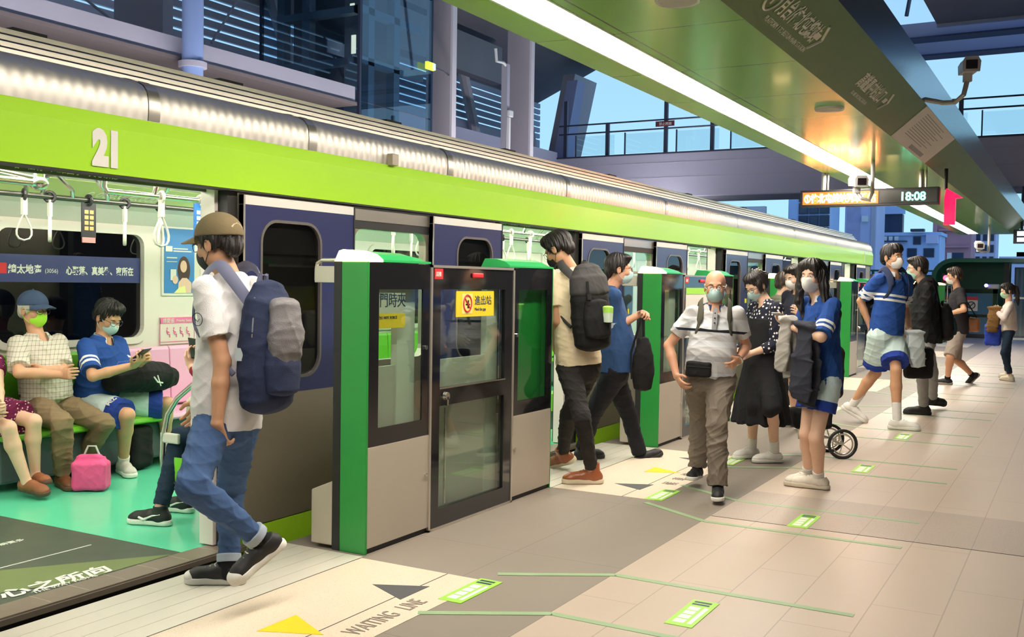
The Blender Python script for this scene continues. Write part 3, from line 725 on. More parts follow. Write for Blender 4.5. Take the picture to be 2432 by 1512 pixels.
# far wall with windows and shut doors
for k, xd in enumerate(doors):
    if xd > TX1: continue
    m0 = xd + DW
    m1 = min(m0 + PER - DW, TX1 - .05)
    w0, w1 = m0 + .30, min(m0 + 1.56, m1 - .2)
    if m1 - m0 > 1.9:
        mb = MB(); plate_y(mb, rrect(m0, m1, 0, 1.86, .002, 5), rrect(w0, w1, .965, 1.775, .09, 5), 6.55, 6.60); mb.build('wall_panel', INW, tr)
        mb = MB(); plate_y(mb, rrect(w0 - .05, w1 + .05, .915, 1.825, .13, 5), rrect(w0, w1, .965, 1.775, .09, 5), 6.53, 6.55); mb.build('window_frame', INW, tr)
        MB().box(w0 - .01, w1 + .01, 6.575, 6.58, .95, 1.785).build('window_glass', GLASS_D, tr)
    else: MB().box(m0, m1, 6.55, 6.60, 0, 1.86).build('wall_panel', INW, tr)
    # far door pair
    mb = MB()
    for a, b in ((xd, xd + DW / 2 - .005), (xd + DW / 2 + .005, xd + DW)):
        plate_y(mb, rrect(a, b, 0, 1.86, .002, 5), rrect(a + .13, b - .13, .9, 1.7, .1, 5), 6.575, 6.61)
    mb.build('far_door', INW, tr)
    mb = MB(); mb.box(xd + .1, xd + DW - .1, 6.585, 6.59, .88, 1.72); mb.build('window_glass', GLASS_D, tr)
MB().box(TX0, TX0 + .05, 4.0, 6.6, 0, 2.4).build('end_wall', INW, tr)
MB().box(TX1 - .06, TX1, 3.97, 6.6, -.3, 2.35).build('nose_wall', NAVY, tr)
# lime advertisement along the cove, above the far windows
for k in range(0, 4):
    m0 = doors[k] + DW
    tg = thing('cove_advert', (m0 + 1.1, 6.2, 2.0), ['lime advert strip above the window left of the picture', 'lime advert strip in the ceiling cove of the front doorway', 'lime advert strip in the cove beyond the second doorway', 'lime advert strip in the cove beyond the third doorway'][k], 'advert', 'lime cove adverts')
    mb = MB(); mb.obox((m0 + 1.0, 6.17, 2.04), (1.0, 0, 0), (0, .15, -.0575), (0, -.001, -.003)); mb.build('sheet', mat('lime_advert', (.66, .76, .30), .4), tg)
    text('lettering', 'OOLOOOLOOOLOO' if k > 9 else '0,000,000,000', .11, (m0 + .75, 6.21, 2.012), (1, 0, 0), (0, -.93, .36), STKW, tg, sx=1.0)
# banner in the front window
bn = thing('window_banner', (5.0, 6.57, 1.39), 'navy banner with white characters across the carriage window', 'banner')
MB().box(4.385, 5.615, 6.564, 6.569, 1.395, 1.592).build('sheet', mat('navy_banner', (.035, .05, .19), .4), bn)
text('lettering', '總太地產', .068, (4.475, 6.565, 1.462), (1, 0, 0), (0, 0, 1), STKW, bn, bold=.002, sx=.98)
text('lettering', '(3056)', .042, (4.765, 6.565, 1.464), (1, 0, 0), (0, 0, 1), STKW, bn)
text('lettering', '心聚落、真美學、家所在', .068, (4.94, 6.565, 1.458), (1, 0, 0), (0, 0, 1), STKW, bn, bold=.002, sx=.82)
MB().box(4.415, 4.465, 6.563, 6.566, 1.455, 1.53).build('red_seal', RED, bn)
# seats ---------------------------------------------------------------------
def bench(x0, n, yb, yf, lab, pink=0, w=.45):
    s = 1 if yb > yf else -1
    t = thing('bench_seat', (x0 + n * w / 2, (yb + yf) / 2, 0), lab, 'bench', 'moulded benches of the train')
    MB().box(x0, x0 + n * w, yb, yf + s * .10, .06, .35).build('pedestal', SEATB, t, bevel=.02)
    for i in range(n):
        m = SEATP if i >= n - pink else SEATG
        a, b = x0 + i * w + .004, x0 + (i + 1) * w - .004
        mb = MB(); mb.loft([[(a, y, z) for y, z in pr] for a in (a, b) for pr in ([(yf, .365), (yf + s * .01, .395), (yf + s * .06, .405), (yb - s * .06, .395), (yb, .395), (yb, .35), (yf + s * .03, .35)],)])
        mb.build('seat', m, t, bevel=.008)
        mb = MB(); mb.loft([[(q, y, z) for y, z in [(yb - s * .06, .42), (yb - s * .035, .86), (yb - s * .02, .885), (yb, .885), (yb, .40)]] for q in (a, b)])
        mb.build('backrest', m, t, bevel=.008)
bench(4.13, 5, 6.52, 6.06, 'far bench, green with two pink priority seats at its right end', 2, .43)
bench(4.28, 5, 4.05, 4.50, 'near green bench just inside the front door, backs to the platform', 0, .45)
for k in (2, 3): bench(doors[k] + DW + .1, 5, 6.52, 6.06, ['', '', 'bench seen through the second open doorway', 'bench seen through the third open doorway'][k], 1, .45)
for k in (2, 3): bench(doors[k] + DW + .25, 5, 4.05, 4.50, ['', '', 'near bench seen through the second train side window', 'near bench just inside the third open doorway'][k], 0, .45)
# grab frame at the end of the near bench
def grab(x, lab):
    t = thing('grab_frame', (x, 4.56, .2), lab, 'grab rail', 'grab frames at the bench ends')
    MB().tube([(x, 4.22, .90), (x, 4.36, .875), (x, 4.47, .83), (x, 4.60, .74), (x, 4.68, .64), (x, 4.72, .50), (x, 4.725, .38), (x, 4.715, .29), (x, 4.68, .245), (x, 4.6, .235), (x, 4.35, .235)], .016, 10).build('bent_tube', CHROME, t, smooth=True)
    MB().box(x - .012, x + .012, 4.585, 4.735, .47, .53).build('bracket', mat('pale_bracket', (.7, .68, .62), .35), t, bevel=.008)
    MB().box(x - .006, x + .006, 4.10, 4.62, .25, .39).build('green_panel', SEATG, t)
grab(4.21, 'chrome bent grab frame by the front door, beside the jeans')
grab(doors[2] + DW + .15, 'chrome grab frame inside the second doorway')
# hand rails ---------------------------------------------------------------
rails = []
for y, lab, a, b in ((5.75, 'dark far overhead rail running through the carriage', TX0 + .1, TX1 - 1), (5.02, 'chrome near overhead rail running through the carriage', 4.05, TX1 - 1)):
    t = MB().tube([(a, y, 1.945), (b, y, 1.945)], .017, 10).build('overhead_rail', CHROME if y < 5.5 else mat('dark_rail', (.10, .10, .09), .25, .7), tr, smooth=True)
    x = a + .35
    while x < b:
        br = MB(); br.tube([(x, y, 1.945), (x, y - .03, 2.02), (x - .03, y - .12, 2.09), (x - .06, y - .15, 2.135)], .014, 8); br.build('hanger', CHROME, t, smooth=True); x += .95
MB().tube([(2.5, 4.80, 1.93), (3.45, 4.80, 1.93)], .020, 10).build('overhead_rail', CHROME, tr, smooth=True)
MB().tube([(2.5, 4.86, 1.99), (3.2, 4.84, 1.98), (3.45, 4.80, 1.95)], .016, 10).build('overhead_rail', CHROME, tr, smooth=True)
MB().tube([(3.45, 4.80, 1.90), (3.45, 4.80, 2.13)], .030, 12).build('rail_post', CHROME, tr, smooth=True)
MB().ell((3.45, 4.80, 1.93), (.05, .045, .04)).build('rail_knuckle', CHROME, tr, smooth=True)
for xa, xb in ((3.46, 4.35), (3.75, 4.62), (4.05, 4.02)):
    MB().tube([(xa, 4.82, 2.02), (xa + (xb - xa) * .3, 5.1, 2.075), (xa + (xb - xa) * .7, 5.5, 2.06), (xb, 5.72, 2.0), (xb + .03, 5.75, 1.945)], .014, 8).build('rail_arm', CHROME, tr, smooth=True)
MB().tube([(4.05, 5.02, 1.945), (4.03, 5.02, 1.97), (4.03, 5.0, 2.13)], .018, 10).build('rail_post', CHROME, tr, smooth=True)
def strap(x, y, lab, s=1.0, grp='hanging straps in the carriage', yaw=.0, adv=None):
    t = thing('hanging_strap', (x, y, 1.66), lab, 'strap', grp)
    ux, uy = math.cos(yaw), math.sin(yaw)
    def P(a, z, b=0): return (x + a * ux - b * uy, y + a * uy + b * ux, z)
    mb = MB(); mb.tube([P(0, 1.945 + .031 * math.sin(q), .031 * math.cos(q)) for q in [i * PI / 6 for i in range(12)]], .011, 6, closed=True); mb.build('clamp', DARKM if y > 5.5 else PLASTW, t)
    if adv:
        MB().box(x - .055, x + .055, y - .004, y + .004, 1.70, 1.925).build('advert_card', mat('ad_' + adv, (.02, .02, .025) if adv == 'black' else (.03, .17, .55), .4), t)
        mb = MB()
        for j in range(4):
            for i in range(2): mb.box(x - .035 + i * .04, x - .005 + i * .04, y - .0055, y - .004, 1.855 - j * .036, 1.88 - j * .036)
        mb.build('advert_print', mat('ad_gold', (.62, .36, .12), .5) if adv == 'black' else STKW, t)
        mb = MB(); mb.box(x - .05, x + .05, y - .005, y + .003, 1.665, 1.70); mb.build('advert_foot', mat('ad_redwhite', (.6, .25, .25), .5) if adv == 'black' else YEL, t)
    else:
        mb = MB(); mb.box(x - .012 * ux - .004, x + .012 * ux + .004, y - .012 - .0, y + .012, 1.82, 1.925); mb.build('band', PLASTW, t)
        pts = [P(0, 1.825)] + [P(sg * w * s, 1.825 - d) for w, d, sg in ()]
        loop = [(0, 0), (.014, .03), (.034, .075), (.044, .11), (.043, .135), (.03, .158), (.0, .168), (-.03, .158), (-.043, .135), (-.044, .11), (-.034, .075), (-.014, .03)]
        MB().tube([P(a * s, 1.83 - d * s) for a, d in loop], .01, 8, closed=True, flat=(.011, .006, (-uy, ux, 0))).build('loop', PLASTW, t, smooth=True)
    return t
strap(4.03, 5.75, 'leftmost white hanging strap, over the man in a blue cap', yaw=-.35)
strap(4.21, 5.75, 'second white hanging strap from the left edge of the picture', yaw=.95)
strap(4.50, 5.75, 'strap with a black and gold advert card, over the teenager', adv='black')
strap(4.79, 5.75, 'white hanging strap just right of the black advert card', yaw=.9)
strap(4.46, 5.02, 'larger white strap hanging on the chrome rail, beside the blue poster', 1.15, yaw=-.2)
strap(4.78, 5.02, 'strap with a blue advert card beside the cap', adv='blue')
strap(5.1, 5.75, 'white hanging strap behind the larger near strap', yaw=.4)
strap(5.5, 5.75, 'white hanging strap behind the blue advert card', yaw=.4)
for i, x in enumerate((6.9, 7.3, 7.7, 8.1, 8.5, 8.9, 9.3, 9.7, 10.1, 10.6, 11.1, 11.6)):
    strap(x, 5.02, 'white hanging strap on the near rail, seen through the second doorway', grp='near-rail straps past the second door', yaw=.5 * (-1) ** i)
for i, x in enumerate((8.2, 8.8, 9.4, 10.0, 10.6, 11.2, 11.8, 12.6)):
    strap(x, 5.75, 'white hanging strap on the far rail, seen through the second doorway', grp='far-rail straps past the second door', yaw=.6 * (-1) ** i, adv='blue' if i == 1 else None)
for i, x in enumerate((12.1, 12.6, 13.1, 13.6, 14.1, 14.6, 15.4, 16.2)):
    strap(x, 5.02, 'white hanging strap seen through the third doorway', grp='straps past the third door', yaw=.5 * (-1) ** i)
# posters on the far wall ----------------------------------------------------
t = thing('wall_poster', (6.0, 6.54, 1.3), 'blue framed poster of a smiling long-haired woman', 'poster')
MB().box(5.815, 6.175, 6.535, 6.549, 1.292, 1.86).build('frame', WHITEP, t, bevel=.004)
MB().box(5.835, 6.155, 6.531, 6.536, 1.315, 1.845).build('sheet', mat('poster_blue', (.045, .24, .62), .4), t)
SKINP = mat('poster_skin', (.82, .55, .43), .5)
mb = MB(); mb.ell((6.04, 6.530, 1.505), (.068, .0012, .115)); mb.build('printed_hair', mat('poster_hair', (.06, .03, .025), .5), t)
mb = MB(); mb.ell((6.035, 6.528, 1.535), (.036, .0012, .05)); mb.add([(5.975, 6.5275, 1.315), (6.115, 6.5275, 1.315), (6.12, 6.5275, 1.40), (6.07, 6.5275, 1.44), (6.02, 6.5275, 1.44), (5.98, 6.5275, 1.40)], [(0, 1, 2, 3, 4, 5)]); mb.build('printed_woman', SKINP, t)
mb = MB(); mb.add([(5.93, 6.5265, 1.315), (6.06, 6.5265, 1.315), (6.05, 6.5265, 1.375), (5.985, 6.5265, 1.36)], [(0, 1, 2, 3)]); mb.build('printed_dress', mat('poster_dress', (.85, .85, .35), .5), t)
mb = MB(); mb.box(5.895, 5.955, 6.526, 6.5275, 1.42, 1.51); mb.build('printed_phone', WHITEP, t)
mb = MB(); mb.ell((5.945, 6.5262, 1.425), (.03, .0012, .035)); mb.build('printed_hand', SKINP, t)
mb = MB(); mb.box(5.845, 5.915, 6.527, 6.5285, 1.655, 1.70); mb.box(5.925, 6.08, 6.527, 6.5285, 1.675, 1.685); mb.box(5.925, 6.12, 6.527, 6.5285, 1.655, 1.665); mb.box(5.855, 5.965, 6.527, 6.5285, 1.60, 1.61); mb.box(5.855, 5.965, 6.527, 6.5285, 1.57, 1.575); mb.build('printed_lettering', STKW, t)
t = thing('priority_sign', (5.98, 6.54, .9), 'pink and white priority seat sign under the blue poster', 'sign')
PNK = mat('sign_pink', (.82, .20, .42), .45)
MB().box(5.795, 6.165, 6.538, 6.549, .895, 1.115).build('sheet', mat('sign_white', (.82, .72, .68), .45), t)
mb = MB(); mb.box(5.795, 6.165, 6.535, 6.5385, 1.065, 1.115); mb.box(5.795, 6.165, 6.535, 6.5385, .912, .918); mb.box(5.795, 5.80, 6.535, 6.5385, .895, 1.1); mb.box(6.16, 6.165, 6.535, 6.5385, .895, 1.1); mb.build('border', PNK, t)
text('lettering', '博愛座', .042, (5.82, 6.534, 1.073), (1, 0, 0), (0, 0, 1), STKW, t)
text('lettering', 'Priority Seats', .03, (5.965, 6.534, 1.078), (1, 0, 0), (0, 0, 1), STKW, t)
mb = MB()
for j in range(4):
    cx_ = 5.87 + j * .07
    mb.ell((cx_, 6.535, 1.025), (.008, .001, .009)); mb.tube([(cx_ - .004, 6.535, 1.012), (cx_ + .004, 6.535, .98), (cx_ + .026, 6.535, .976), (cx_ + .028, 6.535, .95)], .005, 6); mb.tube([(cx_ + .002, 6.535, 1.0), (cx_ + .022, 6.535, .992)], .004, 6)
mb.build('pictogram', PNK, t)
t = thing('notice_sticker', (6.32, 6.54, 1.3), 'small white notice sheet right of the blue poster', 'notice')
MB().box(6.235, 6.36, 6.54, 6.549, 1.315, 1.52).build('sheet', STKW, t)
mb = MB()
for j in range(6): mb.box(6.25, 6.335, 6.538, 6.5405, 1.34 + j * .027, 1.348 + j * .027)
mb.build('print', mat('notice_print', (.25, .2, .2), .5), t)
# ================================================================ STATION SHELL AND SURROUNDINGS
SHELLD = mat('dark_roof_sheet', (.17, .165, .19), .6, .2, noise=(.8, .2))
WALLB = mat('pale_unseen_surface', (.42, .38, .33), .7)
BLUEC = mat('sky_tinted_column', (.30, .41, .70), .4, coat=.1)  # blue of the reflected sky put into the column's base colour
FINM = mat('taupe_pier_render', (.52, .46, .49), .75, noise=(1.5, .08))
FINL = mat('lit_pier_edge', (.78, .72, .74), .7)  # light on the narrow pier face, put into a paler colour
BEAMM = mat('grey_beam_paint', (.48, .45, .50), .6, noise=(1.2, .1))
BEAMB = mat('blue_grey_beam', (.30, .34, .46), .5)
FASC = mat('lilac_grey_fascia', (.50, .48, .58), .6, noise=(.8, .06))
RAILM = mat('slate_rail', (.06, .07, .11), .4, .4)
struct(MB().box(-12, 27.4, -14, 3.38, 8.0, 8.25), 'roof', SHELLD)
mb = MB(); mb.add([(-12, 4.3, 10.5), (30.2, 4.3, 10.5), (30.2, 9, 10.5), (-12, 9, 10.5), (30.2, 16.2, 7.38), (-12, 16.2, 7.38), (-12, 4.3, 10.7), (30.2, 4.3, 10.7), (30.2, 9, 10.7), (-12, 9, 10.7), (30.2, 16.3, 7.55), (-12, 16.3, 7.55)],
    [(0, 1, 2, 3), (3, 2, 4, 5), (9, 8, 7, 6), (11, 10, 8, 9), (0, 6, 7, 1), (1, 7, 8, 2), (2, 8, 10, 4), (4, 10, 11, 5), (5, 11, 9, 3), (3, 9, 6, 0)])
struct(mb, 'roof', SHELLD)
struct(MB().box(-12, 30.2, -7.2, -7, -.2, 8.0), 'bounce_wall_right', WALLB)  # unseen wall, added to bounce warm light back as fill
struct(MB().box(-6.2, -6, -7, 16, -.2, 8.0), 'sky_block_wall_back', WALLB)  # unseen wall, added to keep out sky light from behind the camera
struct(MB().box(-6, 30.2, 16.0, 16.2, -1.2, 6.05), 'wall_left', BEAMB)
t = thing('louvre_wall', (12, 16.1, 6.1), 'dark louvre slats with sky showing between them, high across the tracks', 'louvre')
for i in range(7): MB().box(-6, 30.2, 16.0, 16.08, 6.05 + i * .2, 6.19 + i * .2).build('slat', BEAMB, t)
for i, x in enumerate((9.5, 13.2, 17, 20.6, 24.8, 28.4)):
    tag(MB().tube([(x, 15.7, 7.6), (x + 1.0, 15.8, 5.7)], .16, 8).build('diagonal_strut', BEAMM), '%s slanting brown strut from the left, before the louvres' % ['first', 'second', 'third', 'fourth', 'fifth', 'sixth'][i], 'strut', 'slanting struts of the louvre wall')
# long beam, column and tie rods
t = thing('station_beam', (5, 11.7, 4.6), 'long grey beam running above the train roof, left half of picture', 'beam')
MB().box(-6, 14.6, 11.5, 11.95, 4.62, 4.90).build('web', BEAMM, t); MB().box(-6, 14.6, 11.45, 12.3, 4.56, 4.62).build('flange', mat('brown_flange', (.19, .15, .14), .7), t)
t = thing('round_column', (10.6, 11.3, 0), 'round column above the train roof, coloured blue for reflected sky', 'column')
MB().lathe([(.15, -1.1), (.15, 9.9)], (10.6, 11.3, 0), 28).build('shaft', BLUEC, t, smooth=True); MB().lathe([(.2, 4.46), (.2, 4.54)], (10.6, 11.3, 0), 28).build('collar', BEAMM, t)
tag(MB().box(10.95, 11.15, 12.31, 13.4, -1.1, 8.3).build('concrete_pier', FINM), 'taupe pier behind the blue round column', 'pier')
for a, b, lab in (((10.6, 13.9, 5.9), (11.1, 13.6, 5.5), 'thin steel tie rod left of the blue column'), ((13.7, 13.4, 6.55), (12.9, 13.3, 5.5), 'thin steel tie rod between blue column and glass lift tower')):
    A, B = Vector(a), Vector(b); tag(MB().tube([A + (A - B) * .9, B], .022, 8).build('tie_rod', BEAMM), lab, 'rod', 'tie rods')
# glass lift tower
lt_ = thing('lift_tower', (15.9, 12.7, -1.1), 'tall glass lift tower with dark steel frame behind the train', 'lift tower')
X0, X1, Y0, Y1 = 14.73, 17.08, 11.5, 13.92
DG = mat('lift_steel', (.28, .31, .34), .45, .5)
for z0, z1 in ((-1.1, 2.5), (2.52, 4.66), (4.68, 8.6)):
    MB().box(X0, X0 + .015, Y0 + .05, Y1, z0, z1).build('glass_pane', GLASS_B, lt_); MB().box(X0 + .05, X1, Y0, Y0 + .015, z0, z1).build('glass_pane', GLASS_B, lt_)
for x, y in ((X0 + .03, Y0 + .03), (X0 + .03, Y1 - .03), (X1 - .03, Y0 + .03)): MB().box(x - .03, x + .03, y - .03, y + .03, -1.1, 8.6).build('corner_post', RAILM, lt_)
for x, y in ((X0 + .55, Y0 + .25), (X0 + 1.35, Y0 + .25), (X0 + .35, Y0 + 1.5), (X1 - .3, Y1 - .4), (X0 + .35, Y1 - .3)): MB().box(x - .09, x + .09, y - .09, y + .09, -1.1, 8.6).build('frame_post', DG, lt_)
for z in (3.3, 5.42, 6.35, 7.4):
    MB().box(X0 + .25, X0 + .43, Y0 + .25, Y1 - .2, z, z + .13).build('frame_beam', DG, lt_); MB().box(X0 + .25, X1 - .1, Y0 + .16, Y0 + .34, z, z + .13).build('frame_beam', DG, lt_)
MB().box(X0 + .8, X1 - .2, Y0 + 1.0, Y1 - .15, -1.1, 8.6).build('shaft_core', mat('dark_shaft', (.13, .125, .14), .6, noise=(2, .3)), lt_)
MB().box(X0 + .3, X0 + .8, Y0 + 1.0, Y0 + 1.02, 5.7, 5.95).build('control_box', BEAMM, lt_)
for y in (Y0 + .62, Y0 + .66): MB().box(X0 + .78, X0 + .8, y + .1, y + .2, 5.75 + (y > Y0 + .64) * .75, 6.1 + (y > Y0 + .64) * .6).build('warm_lamp', mat('warm_lamp', (1, .9, .7), .5, emit=(1, .85, .6), estr=1.2), lt_)
t = thing('exit_sign', (16.85, 11.35, 5.3), 'small lit yellow-green exit sign beside the glass lift tower', 'sign')
MB().box(16.72, 16.98, 11.38, 11.44, 5.62, 5.76).build('lit_face', mat('exit_green', (.6, .9, .1), .5, emit=(.62, .9, .03), estr=1.3), t); MB().box(16.9, 16.99, 11.37, 11.385, 5.63, 5.75).build('white_panel', mat('exit_white', (.7, .95, .95), .5, emit=(.5, .9, .9), estr=.8), t); MB().tube([(16.95, 11.41, 5.70), (17.4, 11.45, 5.70), (17.83, 11.6, 5.70)], .012, 6).build('hanger', RAILM, t)
# piers with lit edges painted paler, window bays between
for x, lab in ((17.9, 'taupe concrete pier right of the glass lift tower'), (21.32, 'second taupe concrete pier, under the canopy edge')):
    t = thing('concrete_pier', (x, 11.8, -1.1), lab, 'pier', 'concrete piers across the tracks')
    MB().box(x - .10, x + .06, 11.55, 12.15, -1.1, 8.9).build('shaft', FINM, t); MB().box(x - .10, x + .06, 11.50, 11.55, -1.1, 8.9).build('lit_edge', FINL, t)
tag(MB().box(18.0, 24.5, 14.2, 14.5, 6.9, 7.9).build('lintel_beam', SHELLD), 'dark deep beam between the taupe piers', 'beam')
tag(MB().box(17.6, 26.0, 13.2, 13.5, 4.85, 5.15).build('sill_beam', mat('pale_lilac_beam', (.40, .40, .52), .6)), 'pale beam low between the taupe piers', 'beam')
t = thing('conduit_post', (20.06, 11.5, -1.1), 'slim grey post with white conduit box between the piers', 'post')
MB().box(20.0, 20.12, 11.45, 11.6, -1.1, 6.35).build('post', BEAMM, t); MB().box(20.02, 20.1, 11.40, 11.45, 4.2, 5.15).build('white_pipe', WHITEP, t); MB().box(20.0, 20.2, 11.38, 11.45, 5.17, 5.32).build('junction_box', WHITEP, t, bevel=.02)
MB().tube([(20.06, 11.5, 6.3), (19.9, 11.5, 6.36), (19.6, 11.5, 6.33), (19.55, 11.5, 6.6)], .035, 8).build('lamp_arm', WHITEP, t)
# slanting piers right of the bays
tag(MB().prism_y([(24.6, -1.1), (25.5, -1.1), (28.05, 7.5), (27.55, 7.5)], 13.35, 13.7).build('slanting_pier', mat('lit_blue_render', (.34, .38, .62), .6)), 'pale blue slanting pier left of the open sky', 'pier', 'slanting piers')  # blue light falling on this pier is put into its colour
tag(MB().prism_y([(25.1, -1.1), (26.2, -1.1), (30.1, 7.9), (28.5, 7.9)], 13.9, 14.3).build('slanting_pier', FINM), 'dark slanting pier bordering the open sky', 'pier', 'slanting piers')
# opposite platform; its unseen lamp is added to brighten the station shell
struct(MB().box(-6, 60, 10.6, 16.0, -.3, 0.0), 'floor_opposite', WALLB)
t = thing('strip_light', (12, 10.0, 3.0), 'added fill strip light hidden behind the train, brightening the station', 'light')
MB().box(-4, 28, 9.92, 10.1, 3.02, 3.05).build('diffuser', mat('fill_light_glow', (1, 1, 1), .5, emit=(.95, .93, 1.0), estr=30), t); MB().box(-4, 28, 9.9, 10.12, 2.97, 3.02).build('trim_frame', ALU, t)
for x in (-3, 3, 9, 15, 21, 27): MB().tube([(x, 10.75, 0), (x, 10.75, 2.9), (x, 10.0, 2.98)], .05, 10).build('post', ALU, t)
# footbridge ------------------------------------------------------------------
fb = thing('footbridge', (27.5, 4, 3.8), 'lilac grey footbridge with glass railing crossing above the platform', 'footbridge')
MB().box(26.0, 26.25, -7, 13.2, 3.82, 4.96).build('fascia', FASC, fb); MB().box(26.25, 29.0, -7, 13.2, 3.9, 4.3).build('deck', SHELLD, fb)
for z in (4.32, 4.72): MB().box(25.992, 26.0, -7, 13.2, z, z + .018).build('fascia_joint', BEAMM, fb)
MB().box(25.95, 26.3, -7, 13.2, 4.96, 5.0).build('coping', RAILM, fb)
for z in (5.66, 5.90): MB().tube([(26.1, -7, z), (26.1, 13.2, z)], .022, 8).build('hand_rail', RAILM, fb)
y = 13.0; i = 0
while y > -2:
    MB().box(26.08, 26.16, y - .05, y + .05, 5.0, 6.6 if i % 2 == 0 else 5.9).build('rail_post', RAILM, fb); y -= 1.72 if i % 2 else 1.3; i += 1
y = 12.7
while y > -2:
    MB().box(26.14, 26.15, y - 1.2, y, 5.05, 5.58).build('glass_panel', GLASS_C, fb); MB().box(26.12, 26.17, y - .03, y + .0, 5.0, 5.62).build('glass_clamp', RAILM, fb); y -= 1.5
t = thing('bridge_sign', (26.05, 9.95, 5.75), 'small dark red sign on the footbridge railing', 'sign')
MB().box(26.03, 26.06, 9.72, 10.25, 5.71, 5.85).build('plate', mat('dark_red_plate', (.16, .02, .03), .5), t); text('lettering', '禁止跨越', .09, (26.025, 10.15, 5.74), (0, -1, 0), (0, 0, 1), STKW, t)
# roof beams over the open end
for x, z, lab in ((28.0, 7.86, 'nearer pale blue roof beam at the top right corner'), (29.6, 7.74, 'farther pale blue roof beam at the top right corner')):
    t = thing('roof_beam', (x, 1, z), lab, 'beam', 'roof beams at the open end')
    MB().box(x, x + .35, -9, 5.8, z, z + .38).build('web', BEAMB, t); MB().box(x - .12, x + .45, -9, 5.8, z - .045, z).build('flange', RAILM, t)
MB().box(27.3, 27.45, -14, 3.38, 7.94, 8.3).build('roof_edge', BEAMB)['kind'] = 'structure'
MB().tube([(27.0, 4.05, 8.2), (27.0, 3.7, 10.5)], .05, 8).build('trim_1', RAILM)['kind'] = 'structure'
# lit display at the right edge
t = thing('platform_display', (26.1, 1.0, 2.5), 'lit white display in a dark frame at the right edge of the picture', 'display')
MB().box(26.08, 26.2, .55, 1.45, 2.51, 2.83).build('frame', RAILM, t, bevel=.01); MB().box(26.07, 26.085, .62, 1.37, 2.685, 2.79).build('lit_panel', mat('lit_display', (.9, .95, 1), .5, emit=(.85, .92, 1), estr=1.6), t); MB().box(26.07, 26.085, .62, 1.37, 2.55, 2.645).build('lit_panel', MATS['lit_display'], t)
MB().tube([(26.14, 1.28, 2.82), (26.14, 1.28, 3.83)], .03, 8).build('pole', RAILM, t)

# platform end -----------------------------------------------------------------
GRS = mat('dark_green_cladding', (.03, .17, .10), .5); GRD = mat('green_hood', (.02, .20, .085), .4, coat=.1)
t = thing('end_fence', (36.5, 5, 0), 'dark green slatted fence at the far platform end', 'fence')
MB().box(36.5, 36.54, 4.3, 9.0, -1.0, 1.9).build('backing', GRS, t)
for i in range(19): MB().box(36.45, 36.5, 4.35 + i * .24, 4.43 + i * .24, -1.0, 2.0).build('slat', GRS, t)
MB().box(36.44, 36.56, 4.3, 9.0, 2.0, 2.06).build('top_rail', GRS, t)
t = thing('green_hood', (35, 1.5, 0), 'dark green round-cornered hood over the platform end', 'shelter')
def arch(yl, yr, zt, r, n=8):
    return [(yl, 0)] + [(yl - r + r * math.cos(a), zt - r + r * math.sin(a)) for a in [math.pi / 2 * i / n for i in range(n + 1)]] + [(yr, zt)]
mb = MB(); o_ = arch(4.1, -4, 2.38, .62); i_ = arch(3.98, -4, 2.26, .52); n = len(o_)
vs = [(33.6, y, z) for y, z in o_] + [(33.6, y, z) for y, z in i_] + [(36, y, z) for y, z in o_] + [(36, y, z) for y, z in i_]
for i in range(n - 1): mb.add([vs[i], vs[i + 1], vs[n + i + 1], vs[n + i], vs[2 * n + i], vs[2 * n + i + 1], vs[3 * n + i + 1], vs[3 * n + i]], [(0, 1, 2, 3), (0, 4, 5, 1), (3, 2, 6, 7)])
mb.build('shell', GRD, t); MB().box(35.6, 35.7, 2.0, 4.0, 0, 2.3).build('back_wall', GRS, t); MB().box(35.5, 35.55, -4, 1.9, 0, 2.15).build('blue_screen', mat('corrugated_blue', (.16, .30, .45), .4), t)
for i in range(20): MB().box(35.47, 35.5, 1.8 - i * .14, 1.86 - i * .14, 0, 2.1).build('screen_rib', mat('blue_rib', (.22, .40, .55), .4), t)
MB().box(33.9, 34.1, 1.95, 2.1, 0, 2.25).build('post', DARKM, t)
t = thing('end_gate', (33, 2.9, 0), 'dark framed gate with blue pane and no-smoking notice at the platform end', 'gate')
mb = MB(); mb.box(33, 33.08, 2.2, 3.75, 1.33, 1.45); mb.build('top_bar', BGLASS, t); MB().box(33, 33.08, 2.2, 2.32, 0, 1.45).build('stile', BGLASS, t); MB().box(33, 33.08, 3.6, 3.75, 0, 1.45).build('stile', PANEL, t); MB().box(33, 33.08, 2.3, 3.6, .62, .70).build('mid_bar', BGLASS, t); MB().box(33, 33.08, 2.3, 3.6, 0.0, .12).build('bottom_bar', BGLASS, t)
MB().box(33.03, 33.05, 2.3, 3.6, .1, 1.4).build('blue_pane', mat('blue_pane', (.05, .17, .30), .15, coat=.3), t)
MB().box(32.98, 33.0, 2.72, 3.06, .80, 1.22).build('notice', mat('notice_white', (.8, .72, .58), .5), t); MB().box(32.975, 32.985, 2.72, 3.06, 1.12, 1.22).build('notice_header', RED, t)
mb = MB(); mb.tube([(32.974, 2.89 + .1 * math.cos(a), .97 + .1 * math.sin(a)) for a in [i * PI / 10 for i in range(20)]], .014, 6, closed=True); mb.tube([(32.974, 2.82, 1.04), (32.974, 2.96, .90)], .014, 6); mb.build('ban_ring', DARKM, t)
MB().box(32.9, 33.1, 2.15, 2.55, 1.46, 1.60).build('lamp_box', PANEL, t, bevel=.02)
t = thing('blue_lamp', (32.9, 2.6, 1.46), 'small glowing blue lamp on the end gate', 'lamp'); MB().ell((32.88, 2.50, 1.56), (.04, .05, .05)).build('globe', mat('blue_glow', (.2, .2, 1), .4, emit=(.12, .12, 1), estr=14), t); MB().box(32.86, 32.9, 2.45, 2.55, 1.455, 1.51).build('base', DARKM, t)
